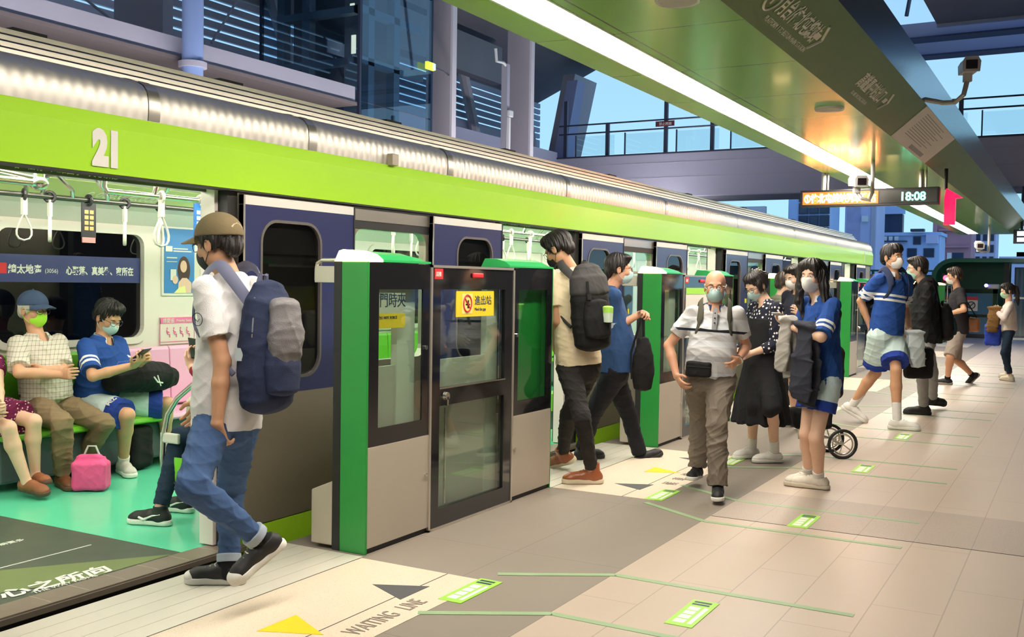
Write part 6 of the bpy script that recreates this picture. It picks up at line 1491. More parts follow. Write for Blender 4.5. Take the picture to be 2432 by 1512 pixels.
    'teen': dict(H=1.68, F=(0.174, -0.985, 0), pel=(5.012, 6.323, 0.531), nk=(5.049, 6.291, 0.988), hd=(5.071, 6.263, 1.147), sF=(0.174, -0.985, 0), hF=(0.174, -0.985, 0), sR=(4.859, 6.262, 0.929), eR=(4.776, 6.059, 0.741), wR=(4.991, 5.884, 0.816), hR=(4.976, 5.738, 0.897), qR=(4.926, 6.307, 0.497), kR=(4.956, 5.916, 0.459), aR=(5.067, 6.092, 0.124), tR=(5.002, 5.938, 0.027), sL=(5.23, 6.328, 0.929), eL=(5.141, 6.151, 0.718), wL=(5.129, 5.936, 0.849), hL=(5.074, 5.786, 0.902), qL=(5.098, 6.338, 0.497), kL=(5.429, 6.038, 0.486), aL=(5.538, 6.172, 0.131), tL=(5.472, 6.006, 0.058), face=(0.079, -0.903, -0.423)),
    'woman': dict(H=1.56, F=(-0.087, -0.996, 0), pel=(4.103, 6.325, 0.574), nk=(4.095, 6.365, 0.921), hd=(4.099, 6.37, 1.087), sF=(-0.087, -0.996, 0), hF=(-0.087, -0.996, 0), sR=(3.922, 6.374, 0.867), eR=(3.864, 6.15, 0.731), wR=(3.979, 6.048, 0.554), hR=(3.99, 5.892, 0.565), qR=(4.022, 6.332, 0.543), kR=(4.076, 5.978, 0.467), aR=(4.174, 5.94, 0.116), tR=(4.209, 5.785, 0.032), sL=(4.27, 6.343, 0.867), eL=(4.131, 6.166, 0.722), wL=(4.027, 5.99, 0.607), hL=(3.983, 5.841, 0.609), qL=(4.184, 6.318, 0.543), kL=(4.244, 5.96, 0.491), aL=(4.292, 6.012, 0.131), tL=(4.256, 5.842, 0.086), face=(0, -0.99, -0.139)),
}
# ================================================================ THE PEOPLE
PHW = mat('white_tee', (.84, .82, .82), .85, spec=.2, bump=(220, .2))
DENIM = cloth('blue_denim', (.055, .105, .23), .85, .28); DENIMD = cloth('dark_denim', (.018, .035, .065), .85, .25); DENIMC = cloth('denim_turn_up', (.38, .44, .52))
NAVYC = cloth('navy_canvas', (.028, .038, .085), .8, .2); GREYC = cloth('grey_nylon', (.19, .18, .19), .55, .2); BLKC = cloth('black_canvas', (.014, .014, .015), .75); CHARC = cloth('charcoal_canvas', (.06, .058, .058), .7, .2)
BLUET = (.022, .075, .30); WB2 = (.80, .82, .84)
BLUE_TEE = attr_bands('blue_striped_tee', BLUET, [('sl', .50, .575, WB2), ('sl', .64, .72, WB2)])
BLUE_TEE2 = attr_bands('blue_striped_sports_tee', BLUET, [('sl', .50, .575, WB2), ('sl', .64, .72, WB2), ('tv', .335, .36, WB2), ('tv', .385, .41, WB2)])
BLUE_GIRL = attr_bands('blue_long_tee', BLUET, [('sl', .60, .68, WB2), ('sl', .75, .83, WB2)])
SPORT = attr_bands('pale_shorts_blue_hem', (.60, .72, .72), [('tl', .70, 2, (.02, .05, .30))])
SPORT2 = attr_bands('pale_shorts_blue_edge', (.58, .72, .70), [('tl', .63, 2, (.02, .05, .30))])

# 1 ---- man in a cap stepping out of the front door
p = Fig(POSE['cap'], 'person in olive cap, white T-shirt and jeans stepping out of the front train door', .0042, SK1, .97, flat='R')
p.hair_m = HAIRB; p.make_body({'L': dict(curl=(.45, .55, .5)), 'R': dict(curl=(.4, .5, .4))}); p.hair('short', capped=True)
p.cap(cloth('olive_cap', (.20, .155, .085)), trim=cloth('tan_strap', (.62, .52, .36))); p.mask(MASKK); p.glasses()
sh = p.shirt(PHW, hem=-.10, sleeve=.66, g=.022, loose=.018, sr=.072, wr=.006, seed=11)
mb = MB(); q = p.J['sL'] + (p.J['eL'] - p.J['sL']) * .40; d_ = nrm(p.J['eL'] - p.J['sL']); o_ = nrm(-np.cross(p.sF2(), p.up)); o_ = nrm(o_ - d_ * (o_ @ d_)); r_ = np.cross(d_, o_)
mb.tube([q + o_ * .099 + d_ * .028 * math.sin(a) + r_ * .026 * math.cos(a) for a in [i * PI / 10 for i in range(20)]], .0016, 5, closed=True); mb.tube([q + o_ * .100 - r_ * .012, q + o_ * .1 + d_ * .01, q + o_ * .1 + r_ * .014 - d_ * .008], .0014, 5); mb.build('sleeve_emblem', DENIMD, sh)
p.trousers(DENIM, top=.10, length=1.90, g=.012, r=(.090, .068, .050), wr=.007, seed=12, cuff=DENIMC, freq=30)
p.socks(SOCKK, .12); p.shoes(SHOEK, SOLEW, 'low', toe_m=SOLEW, lace=LACE, big=1.06)
def fcap(T, c, r, w, up, sz):
    mb = MB(); mb.obox(c - w * sz[1] * .75 - up * .02, r * .115, up * .13, w * .04); 
    g = MB(); g.tube([c + r * .12 - w * .02 + up * .20, c + r * .145 - w * .03 + up * .05, c + r * .145 - w * .02 - up * .12], .005, 6); g.build('zip', mat('zip_grey', (.35, .33, .33), .4, .5), T)
    g = MB(); g.tube([c - r * .12 - w * .02 + up * .20, c - r * .145 - w * .03 + up * .05, c - r * .145 - w * .02 - up * .12], .005, 6); g.build('zip', MATS['zip_grey'], T)
    g = MB(); g.obox(c - r * .155 + w * .03 - up * .05, w * .022, up * .028, r * .003); g.build('luggage_tag', mat('tag_plastic', (.62, .68, .72), .3), T)
    V = Vol(c - .4, c + .4, .006); V.add(eloft([(c - w * sz[1] * .9 + up * .17, r, w, .09, .05), (c - w * sz[1] * 1.0 + up * .02, r, w, .115, .06), (c - w * sz[1] * .95 - up * .10, r, w, .10, .04)]), .02); vobj('grey_flap', V, GREYC, T, disp=wrinkle(.006, 26, 9))
p.backpack(NAVYC, NAVYC, 'navy and grey backpack worn by the man in the olive cap', (.165, .10, .255), .56, mat('slate_webbing', (.14, .15, .24), .7), top=fcap, drop=.02)

# 2 ---- man boarding at the second door
p = Fig(POSE['boots'], 'person in cream T-shirt, black jeans and brown boots boarding at second door', .006, SK1, .98, flat='L')
p.make_body({'L': dict(curl=(.5, .6, .5))}); p.hair('short', amp=.006); p.mask(MASKK); p.glasses()
p.shirt(cloth('cream_tee', (.80, .66, .45)), hem=-.02, sleeve=.66, g=.02, loose=.015, sr=.068, seed=21)
p.trousers(cloth('washed_black_denim', (.028, .026, .025), .8, .3), top=.10, length=1.93, g=.010, r=(.086, .064, .046), wr=.006, seed=22, freq=30)
p.shoes(mat('brown_boot_leather', (.30, .085, .03), .38, coat=.15, noise=(16, .2)), mat('cream_boot_sole', (.72, .62, .45), .6), 'boot', lace=mat('brown_lace', (.16, .06, .03), .6), big=1.08)
def fboot(T, c, r, w, up, sz):
    V = Vol(c - .4, c + .45, .006); V.add(eloft([(c + up * .10 - w * .01, r, w, .155, .098), (c + up * .19 - w * .0, r, w, .150, .092), (c + up * .265, r, w, .105, .06)]), .02); vobj('lid', V, CHARC, T, disp=wrinkle(.005, 24, 8))
    g = MB(); g.tube([c - w * .105 - r * .07 + up * .17, c - w * .115 - r * .07 + up * .0], .010, 6, flat=(.012, .003, tuple(r))); g.build('buckle_strap', BLKC, T)
    g = MB(); g.obox(c - w * .118 - r * .07 + up * .06, r * .016, up * .02, w * .004); g.build('buckle', DARKM, T)
    g = MB(); g.lathe([(.005, -.06), (.034, -.055), (.037, .0), (.037, .012)], c - w * .135 + r * .06 - up * .07, 16); g.build('pocket_cup', mat('pale_mint_plastic', (.62, .75, .60), .4), T)
    g = MB(); g.lathe([(.038, .012), (.038, .05), (.026, .058), (.004, .06)], c - w * .135 + r * .06 - up * .07, 16); g.build('pocket_cup_lid', mat('lime_plastic', (.38, .72, .10), .4), T)
p.backpack(BLKC, BLKC, 'black roll-top backpack with a lime-lidded cup, worn by the man in boots', (.155, .10, .26), .60, CHARC, top=fboot)

# 3 ---- man in a blue polo holding a black bag
p = Fig(POSE['polo'], 'person in blue polo shirt and face mask walking right with a black bag', .006, SK3, 1.08, flat='R')
p.make_body({'R': dict(curl=(.9, 1.0, .8), n=(-.3, .3, -.9))}); p.hair('flat'); p.mask(MASKB); p.glasses(mat('brown_wire', (.25, .08, .04), .3, .4), )
PB = attr_bands('blue_polo', (.030, .075, .19), [('sl', .70, 9, (.45, .55, .65))]); sh = p.shirt(PB, hem=-.06, sleeve=.72, g=.024, loose=.03, sr=.074, seed=31, belly=.02, collar=cloth('polo_collar', (.06, .12, .26)))
mb = MB(); mb.obox(p.sec(.70, 0, 0)[0] + p.sF2() * .155 + np.cross(p.up, p.sF2()) * .05, p.up * .022, np.cross(p.up, p.sF2()) * .02, p.sF2() * .004); mb.build('yellow_badge', YEL, sh)
p.trousers(cloth('black_slacks', (.012, .013, .018), .7), top=.12, length=1.97, g=.02, r=(.092, .072, .062), seed=32, wr=.006)
p.socks(SOCKK, .06); p.shoes(SHOEK, SOLEK, 'low', big=1.05)
hb = p.J['palm' + 'R'].copy()
T = thing('shoulder_bag', (hb[0], hb[1], hb[2] - .56), 'black sling bag dangling from the hand of the man in blue polo', 'bag')
c = hb + V3(.01, 0, -.37); V = Vol(c - .32, c + .32, .006); r0 = nrm(V3(.6, -.8, 0)); w0 = nrm(V3(.8, .6, 0))
V.add(eloft([(c - V3(0, 0, .20), r0, w0, .075, .04), (c - V3(0, 0, .08), r0, w0, .095, .06), (c + V3(0, 0, .06), r0, w0, .085, .055), (c + V3(0, 0, .19), r0, w0, .045, .03)]), .02); vobj('pouch', V, BLKC, T, disp=wrinkle(.005, 24, 33))
MB().tube([hb + V3(0, 0, .01), hb + V3(.0, 0, -.05), c + V3(0, 0, .17)], .012, 8).build('strap', BLKC, T); MB().tube([hb - V3(.05, 0, .02), c - r0 * .10 + V3(0, 0, .08), c - r0 * .09 - V3(0, 0, .13)], .009, 8).build('strap', BLKC, T)

# 4 ---- bald man walking towards the camera
p = Fig(POSE['bald'], 'person with bald head and glasses in striped grey polo walking forward', .0055, SK3, 1.06, flat='')
p.make_body({'R': dict(curl=(.35, .45, .4), k=1.05), 'L': dict(curl=(.5, .6, .5), k=1.05)}); p.hair('bald', HAIRG, amp=.001); p.mask(MASKB); p.glasses(mat('bronze_wire', (.18, .08, .05), .3, .5))
PS = attr_bands('striped_grey_polo', (.56, .55, .56), [('tv', .30, .318, (.02, .025, .05)), ('tv', .318, .40, (.70, .72, .76)), ('tv', .20, .24, (.66, .68, .72)), ('tv', .10, .135, (.42, .42, .44)), ('tv', -.2, .02, (.62, .66, .74)), ('sl', .50, 9, (.50, .49, .48))])
sh = p.shirt(PS, hem=.05, sleeve=.66, g=.022, loose=.028, sr=.074, seed=41, belly=.022, wr=.007, collar=cloth('navy_collar', (.04, .07, .18)))
mb = MB(); w_ = p.sF2(); mb.obox(p.sec(.82, 0, 0)[0] + w_ * .125, p.up * .075, np.cross(p.up, w_) * .016, w_ * .006); mb.build('placket', cloth('grey_placket', (.42, .42, .45)), sh)
for i in range(3): mb = MB(); mb.ell(p.sec(.90 - .07 * i, 0, 0)[0] + w_ * (.128 + .006 * i), [.006] * 3, 8, 6); mb.build('button', DARKM, sh)
p.trousers(cloth('taupe_slacks', (.20, .165, .13), .75, .15), top=.14, length=1.99, g=.026, loose=.02, r=(.094, .080, .074), seed=42, wr=.011, freq=30)
p.belt(BLKC, .115, ALU); p.shoes(SHOEK, SOLEW, 'low', big=1.02); p.socks(SOCKK, .06)
T, c, r, w, up = p.backpack(CHARC, CHARC, 'dark backpack worn by the bald man, only straps showing', (.14, .08, .20), .62, cloth('olive_grey_webbing', (.10, .095, .07)))
MB().tube([p.sec(.66, 0, 0)[0] + w_ * .15 + np.cross(w_, p.up) * .10, p.sec(.64, 0, 0)[0] + w_ * .168, p.sec(.66, 0, 0)[0] + w_ * .15 - np.cross(w_, p.up) * .10], .007, 6).build('chest_strap', BLKC, T)
c = p.sec(.08, 0, 0)[0] + w_ * .145 + np.cross(w_, p.up) * .085
T = thing('waist_pouch', tuple(c), 'black belt pouch at the waist of the bald man', 'pouch')
V = Vol(c - .14, c + .14, .005); V.add(rbox(c, (.088, .035, .055), .02, np.stack([np.cross(w_, p.up), w_, p.up])), .01); vobj('pouch', V, BLKC, T, disp=wrinkle(.003, 30, 44)); MB().obox(c + w_ * .036 + p.up * .018, np.cross(w_, p.up) * .08, p.up * .003, w_ * .002).build('zip', DARKM, T)
MB().tube([p.J['wL'] - nrm(p.J['hL'] - p.J['wL']) * .01 + .034 * (np.cross(nrm(p.J['hL'] - p.J['wL']), V3(0, 0, 1)) * math.cos(a) + nrm(np.cross(nrm(p.J['hL'] - p.J['wL']), np.cross(nrm(p.J['hL'] - p.J['wL']), V3(0, 0, 1)))) * math.sin(a)) for a in [i * PI / 8 for i in range(16)]], .006, 6, closed=True).build('wristwatch', CHROME, p.body)

# 5 ---- woman in a dotted blouse and black pinafore
def skirt(p, m, t_top, zhem, r_hem, name, g=.02, seed=3, extra=None, rt=(.15, .11)):
    J, k = p.J, p.k; V = Vol(np.minimum(J['pel'], J['nk']) - V3(.42, .42, 1.0), J['pel'] + V3(.42, .42, .75), .007)
    S0 = p.sec(t_top, rt[0], rt[1], 0, g); S1 = p.sec(.25, .150, .112, 0, g); S2 = p.sec(0, .175, .135, 0, g); c = J['pel'].copy(); c[2] = zhem; w = J['hF'] / np.linalg.norm(J['hF']); r = np.cross(w, V3(0, 0, 1))
    V.add(eloft([S0, S1, S2, ((J['pel'] * .5 + c * .5), r, w, r_hem * .82, r_hem * .70), (c, r, w, r_hem, r_hem * .82)], (True, True)), .03)
    for q in 'RL': V.add(cone(J['q' + q], J['k' + q], .09 * k, .08 * k), .03)
    if extra: extra(V)
    th = lambda v: np.arctan2((v - J['pel']) @ r, (v - J['pel']) @ w)
    def dsp(v): f = np.clip((J['pel'][2] + .05 - v[:, 2]) / .5, 0, 1); return .016 * f * np.sin(th(v) * 11 + 1.5 * np.sin(v[:, 2] * 6)) + wrinkle(.004, 20, seed)(v)
    return vobj(name, V, m, p.body, disp=dsp)
p = Fig(POSE['dress'], 'person in black pinafore over white-dotted blouse looking down at her hands', .006, SK2, .96, flat='RL', thigh=.62, calf=.95)
p.hair_m = HAIRBR; p.make_body({'L': dict(curl=(.4, .5, .4)), 'R': dict(curl=(.4, .5, .4))}); p.hair('bun', HAIRB); p.mask(MASKB); p.glasses()
p.shirt(dots('navy_white_dots', (.018, .02, .035), (.78, .76, .74), 34, .30), hem=.05, sleeve=.55, g=.02, loose=.02, sr=.078, seed=51, long=True, name='blouse')
skirt(p, cloth('black_pinafore_cloth', (.016, .016, .019), .8), .72, .315, .27, 'pinafore', .028, 52, rt=(.150, .118))
mb = MB(); 
for y in (1, -1): mb.ell(p.hp(-.05 - .02 * (y > 0), .03 * y, .135), [.007] * 3, 8, 6)
mb.cur = 0; mb.tube([p.hp(-.09, -.05, .10), p.hp(-.07, 0, .13), p.hp(-.06, .05, .118)], .006, 6); mb.build('hair_clip', mat('pearl_clip', (.7, .6, .45), .25, .6), p.body)
p.socks(SOCKW, .13); p.shoes(SHOEW, SOLEW, 'low', lace=LACE, big=1.06)

# 6 ---- long-haired girl in blue
p = Fig(POSE['girl'], 'person with long black hair, white mask and blue long T-shirt holding a phone', .0055, SK2, .95, flat='RL', thigh=.86, calf=1.0)
p.make_body({'L': dict(curl=(.5, .6, .5), n=(.0, -.2, 1)), 'R': dict(curl=(.5, .6, .5), n=(.0, .0, 1))}); p.hair('long'); p.mask(MASKW)
p.shirt(BLUE_GIRL, hem=-.16, sleeve=.95, g=.024, loose=.035, sr=.078, seed=61, wr=.007, collar=cloth('white_collar', (.75, .74, .72)))
p.trousers(attr_bands('pale_shorts_wide_blue_hem', (.55, .68, .72), [('tl', .33, 2, (.02, .05, .30))]), top=.05, length=.52, g=.02, loose=.02, seed=62)
p.socks(SOCKW, .07); p.shoes(mat('cream_trainer', (.66, .60, .50), .6, noise=(30, .18)), mat('cream_sole', (.62, .55, .44), .6), 'low', lace=mat('grey_lace', (.4, .37, .33), .7), big=1.12)
p.phone('R', 'phone with a pale case held by the long-haired girl', mat('pale_case', (.5, .5, .48), .3))
# jackets over her forearm
q0 = p.J['eL'] * .45 + p.J['wL'] * .55; dl = nrm(p.J['wL'] - p.J['eL']); sd = nrm(np.cross(dl, V3(0, 0, 1)))
def hang(q0, dl, sd, m, name, label, cat, L=.44, w=.12, th=.05, seed=5, off=0., trim=None):
    c = q0 + sd * off; T = thing(name, tuple(c - V3(0, 0, L)), label, cat); V = Vol(c - V3(.4, .4, L + .12), c + V3(.4, .4, .2), .006)
    for s_ in (1, -1):
        a = sd * s_ * th * .72; V.add(eloft([(c + a * .6 + V3(0, 0, .045), dl, sd, w * .85, .03), (c + a * 1.2 - V3(0, 0, L * .35), dl, sd, w * 1.0, .034), (c + a - V3(0, 0, L * .75) + dl * .02, dl, sd, w * 1.1, .036), (c + a * .9 - V3(0, 0, L * (1 - .08 * (s_ < 0))) + dl * .03, dl, sd, w * .95, .030)]), .03)
    V.add(eloft([(c - sd * th * .8 + V3(0, 0, .05), dl, sd, w * .8, .028), (c + sd * th * .8 + V3(0, 0, .05), dl, sd, w * .8, .028)]), .04)
    o = vobj('cloth', V, m, T, disp=wrinkle(.010, 20, seed))
    if trim is not None: MB().tube([c + sd * th * 1.45 * s_ + dl * w * .95 - V3(0, 0, z) for s_, z in ((1, .02), (1, .2), (.95, .36))], .008, 8).build('zip_edge', trim, T, smooth=True)
    return T
hang(q0 - dl * .02, dl, sd, cloth('dark_slate_jacket', (.035, .038, .055), .7), 'folded_jacket', 'dark slate jacket hanging over the forearm of the long-haired girl', 'jacket', .50, .10, .055, 63, 0, mat('pale_zip', (.7, .66, .58), .5))
hang(q0 + dl * .16, dl, sd, cloth('light_grey_hoodie', (.42, .40, .37), .85), 'folded_hoodie', 'light grey top hanging in front of the dark jacket', 'jacket', .34, .06, .05, 64)

# 7 ---- two people half hidden behind the dotted dress
p = Fig(POSE['hoodie'], 'person in dark hoodie holding up a phone, half hidden behind the long-haired girl', .0075, SK2, 1.0, flat='RL', thigh=.86, calf=1.0)
p.make_body({'L': dict(curl=(.6, .7, .6)), 'R': dict(curl=(.6, .7, .6))}); p.hair('flat'); p.shirt(cloth('dark_navy_hoodie', (.03, .032, .055)), hem=-.05, sleeve=.80, g=.028, loose=.03, sr=.078, long=True, seed=71, name='hoodie'); p.trousers(cloth('grey_shorts', (.30, .30, .28)), top=.08, length=.85, g=.02, loose=.03, seed=72)
p.socks(SOCKW, .06); p.shoes(mat('pink_white_trainer', (.78, .58, .56), .6, noise=(30, .3)), SOLEW, 'low', lace=LACE); p.mask(MASKW); p.phone('R', 'phone in a green case held by the person in the dark hoodie', mat('green_case', (.06, .22, .12), .4))
p = Fig(POSE['green'], 'person with brown hair in a moss-green shirt behind the dotted dress', .0075, SK2, 1.0, flat='RL')
p.make_body(); p.hair('fringe', HAIRBR); p.glasses(); p.mask(MASKW); p.shirt(cloth('moss_shirt', (.17, .17, .12)), hem=-.05, sleeve=.7, g=.022, seed=73); p.trousers(BLKC, top=.08, length=1.95, g=.015, seed=74); p.shoes(SHOEK, SOLEK)

# 8 ---- boy in blue sports kit
p = Fig(POSE['boy'], 'person in blue striped sports T-shirt and pale shorts striding across the platform', .0065, SK1, .97, flat='L', thigh=.86, calf=1.0)
p.make_body({'R': dict(curl=(.35, .4, .3)), 'L': dict(curl=(.8, .9, .7))}); p.hair('fringe'); p.mask(MASKW)
p.shirt(BLUE_TEE2, hem=-.02, sleeve=.80, g=.022, loose=.025, sr=.078, seed=81, wr=.007, collar=cloth('pale_collar', (.6, .62, .62)))
p.trousers(SPORT2, top=.05, length=.80, g=.02, loose=.045, seed=82, wr=.008)
p.socks(SOCKW, .17); p.shoes(SHOEW, SOLEW, 'low', lace=LACE, big=1.08)
p.backpack(BLKC, BLKC, 'black backpack worn by the boy in the blue sports T-shirt', (.14, .09, .22), .6, NAVYC)
hb = p.J['palmL'].copy()
def tote(c, m, name, label, hw=.17, hz=.17, th=.06, strap_to=None, seed=1, r0=None, m2=None, cat='bag'):
    r0 = nrm(V3(.5, -.86, 0)) if r0 is None else r0; w0 = np.cross(V3(0, 0, 1), r0); T = thing(name, (c[0], c[1], c[2] - hz), label, cat)
    V = Vol(c - .45, c + .45, .0065); V.add(rbox(c, (hw, th, hz), min(th, .05) * .9, np.stack([r0, w0, V3(0, 0, 1)])), .01); vobj('main_bag', V, m, T, disp=wrinkle(.007, 18, seed))
    if strap_to is not None:
        for s_ in (.5, -.5): MB().tube([c + r0 * hw * s_ + V3(0, 0, hz * .95), c * .4 + V3(*strap_to) * .6 + r0 * hw * s_ * .5 + V3(0, 0, hz * .3), V3(*strap_to)], .009, 8).build('strap', m2 or m, T, smooth=True)
    return T
tote(hb + V3(.12, -.10, -.30), BLKC, 'sports_bag', 'black sports bag carried by the boy in blue', .15, .17, .07, hb, 83)
sdv = nrm(V3(.5, -.86, 0)); hang(hb + V3(-.05, -.08, -.02), sdv, np.cross(sdv, V3(0, 0, 1)), attr_bands('pale_kit_jacket', (.50, .56, .58), []), 'sports_jacket', 'pale grey and blue jacket hanging from the hand of the boy in blue', 'jacket', .30, .09, .06, 84)

# 9 ---- man in black jacket
p = Fig(POSE['jacket'], 'person in black hooded jacket, glasses and grey jeans walking left', .0065, SK2, 1.06, flat='L')
p.make_body(); p.hair('flat', amp=.003); p.mask(mat('mint_mask', (.45, .75, .62), .8)); p.glasses()
def hd_(V): V.add(ellp(p.J['nk'] - p.sF2() * .075 - p.up * .015, (.10, .08, .065), np.stack([np.cross(p.sF2(), p.up), p.sF2(), p.up])), .03)
p.shirt(cloth('black_shell_jacket', (.015, .015, .018), .6), hem=-.12, sleeve=.93, g=.034, loose=.045, sr=.085, long=True, seed=91, wr=.009, name='jacket', extra=hd_)
p.trousers(cloth('pale_grey_jeans', (.34, .34, .34)), top=.05, length=1.96, g=.012, r=(.088, .066, .052), seed=92); p.shoes(SHOEK, SOLEK, 'high', big=1.08)
p.backpack(BLKC, cloth('teal_black_pocket', (.02, .045, .06)), 'black backpack with teal pocket worn by the man in the black jacket', (.14, .09, .18), .30, BLKC)

# 10 ---- man in black T-shirt and shorts
p = Fig(POSE['tshirt'], 'person in black T-shirt and taupe shorts walking left past the end gate', .0075, SK3, 1.08, flat='L', thigh=.86, calf=1.0)
p.make_body({'L': dict(curl=(.6, .7, .6))}); p.hair('flat', HAIRBR, amp=.006); p.mask(MASKW); p.glasses()
p.shirt(cloth('faded_black_tee', (.028, .026, .03)), hem=-.08, sleeve=.75, g=.024, loose=.03, sr=.078, seed=101); p.trousers(cloth('taupe_shorts', (.33, .27, .235)), top=.04, length=.98, g=.015, loose=.012, seed=102)
p.socks(SOCKK, .05); p.shoes(SHOEK, mat('grey_sole', (.35, .3, .3), .6), 'low')
tote(p.sec(.12, 0, 0)[0] - p.sF2() * .16 + V3(-.02, -.06, .02), mat('tan_leather', (.28, .10, .035), .45), 'shoulder_bag', 'tan leather bag at the back of the man in a black T-shirt', .10, .11, .05, p.J['sL'] + V3(0, 0, .05), 103, r0=nrm(V3(0, 1, 0)), m2=BLKC)

# 11 ---- girl at the far right
p = Fig(POSE['fargirl'], 'person in white blouse with a ponytail standing at the far right edge', .0075, SK2, .92, flat='RL')
p.make_body(); p.hair('pony'); p.mask(mat('green_mask', (.4, .7, .5), .8)); p.shirt(cloth('white_blouse', (.76, .66, .62)), hem=.02, sleeve=.90, g=.022, loose=.03, sr=.075, long=True, seed=111, name='blouse'); p.trousers(DENIMD, top=.12, length=1.88, g=.010, r=(.084, .062, .048), seed=112); p.shoes(mat('cream_boot', (.70, .62, .48), .6), mat('cream_sole', (.62, .55, .44), .6), 'high')
mb = MB(); mb.ell(p.hp(-.11, 0, .07), (.02, .03, .02), 10, 8); mb.build('hair_bow', SOCKW, p.body)
q = p.J['wL']; tote(q + V3(.10, .07, -.36), cloth('cobalt_tote', (.03, .06, .42)), 'tote_bag', 'cobalt blue tote bag held by the girl in the white blouse', .13, .18, .05, q, 113, r0=nrm(V3(.3, .9, 0)))
hang(q + V3(.02, .05, .03), nrm(V3(.2, 1, 0)), nrm(V3(1, -.2, 0)), cloth('brown_cardigan', (.22, .12, .045)), 'folded_cardigan', 'brown cardigan over the arm of the girl in the white blouse', 'jacket', .34, .10, .05, 114)

# 12 ---- seated passengers
p = Fig(POSE['oldman'], 'person in blue cap, lime mask and plaid shirt seated on the far bench', .006, SK3, 1.02, flat='R')
p.hair_m = HAIRG; p.make_body({'R': dict(curl=(.7, .8, .6)), 'L': dict(curl=(.6, .7, .6))}); p.hair('short', HAIRG, capped=True); p.cap(cloth('slate_blue_cap', (.055, .085, .165))); p.mask(MASKG); p.glasses()
p.shirt(plaid('cream_plaid', (.68, .62, .54), (.20, .17, .15), .032), hem=.02, sleeve=.85, g=.024, loose=.03, sr=.080, seed=121, belly=.02, wr=.007, collar=cloth('cream_collar', (.68, .62, .54)))
p.trousers(cloth('khaki_slacks', (.24, .17, .10)), top=.12, length=1.94, g=.02, r=(.094, .076, .066), seed=122, wr=.009); p.belt(mat('brown_belt', (.06, .03, .02), .4), .10, ALU); p.shoes(mat('brown_shoe', (.20, .07, .03), .45), mat('tan_sole', (.14, .07, .04), .6), 'low', big=1.05)
p = Fig(POSE['teen'], 'person in blue striped T-shirt seated with black duffel bag, looking at a phone', .006, SK1, 1.02, flat='R', thigh=.86, calf=1.0)
p.make_body({'R': dict(curl=(.6, .7, .5), n=(-.1, .1, 1)), 'L': dict(curl=(.6, .7, .5))}); p.hair('short', amp=.009); p.mask(MASKB); p.glasses()
p.shirt(BLUE_TEE, hem=.0, sleeve=.86, g=.024, loose=.03, sr=.080, seed=131, wr=.007, collar=cloth('white_polo_collar', (.76, .74, .7)))
sh = p.trousers(SPORT, top=.05, length=.92, g=.02, loose=.03, seed=132)
kd = nrm(p.J['kR'] - p.J['qR']); kc = p.J['qR'] + (p.J['kR'] - p.J['qR']) * .80; kn = nrm(V3(0, 0, 1.2) - kc * V3(1, 1, 0) * .16); kn = nrm(kn - kd * (kn @ kd)); kx = np.cross(-kd, kn)
text('hem_lettering', 'MIZ', .05, kc + kn * .112 - kx * .05, kx, -kd, SOCKW, sh, extr=.004, bold=.001)
p.socks(SOCKW, .06); p.shoes(mat('grey_runner', (.55, .53, .48), .6, noise=(26, .3)), SOLEW, 'low', lace=LACE, big=1.12)
p.phone('R', 'phone held by the seated teenager in blue')
c = p.J['pel'] * .35 + (p.J['kR'] + p.J['kL']) * .325 + V3(.10, -.02, .20)
T = thing('duffel_bag', (c[0], c[1], c[2] - .12), 'black duffel bag on the lap of the seated teenager', 'bag')
V = Vol(c - .45, c + .45, .006); V.add(eloft([(c - V3(.25, -.02, .01), V3(0, 1, 0), V3(0, 0, 1), .10, .085), (c - V3(.05, 0, -.02), V3(0, 1, 0), V3(0, 0, 1), .145, .125), (c + V3(.16, 0, 0), V3(0, 1, 0), V3(0, 0, 1), .13, .115), (c + V3(.26, 0, -.01), V3(0, 1, 0), V3(0, 0, 1), .09, .08)]), .03); vobj('main_bag', V, BLKC, T, disp=wrinkle(.008, 18, 133))
MB().tube([c + V3(-.12, -.10, .12), c + V3(-.06, -.03, .17), c + V3(.04, .0, .155)], .012, 8).build('handle', BLKC, T, smooth=True); MB().tube([c + V3(-.03, -.155, .02), c + V3(.0, -.16, -.02), c + V3(.05, -.155, -.03)], .006, 6).build('white_mark', WHITEP, T); MB().tube([c + V3(.0, -.158, .03), c + V3(.03, -.158, -.05)], .005, 6).build('white_mark', WHITEP, T)
p = Fig(POSE['woman'], 'person in purple floral dress seated at the left edge, legs showing', .006, SK2, 1.0, flat='', thigh=.86, calf=1.0)
p.make_body({'R': dict(curl=(.4, .5, .4)), 'L': dict(curl=(.4, .5, .4))}); p.hair('bun')
FLO = dots('purple_floral', (.16, .015, .07), (.75, .6, .55), 42, .26)
p.shirt(FLO, hem=-.02, sleeve=.5, g=.02, loose=.015, seed=141, name='bodice'); p.trousers(FLO, top=.1, length=.72, g=.02, loose=.04, seed=142, name='skirt'); p.shoes(mat('tan_moccasin', (.27, .09, .035), .6), mat('dark_tan_sole', (.10, .05, .03), .6), 'flat', big=1.04)
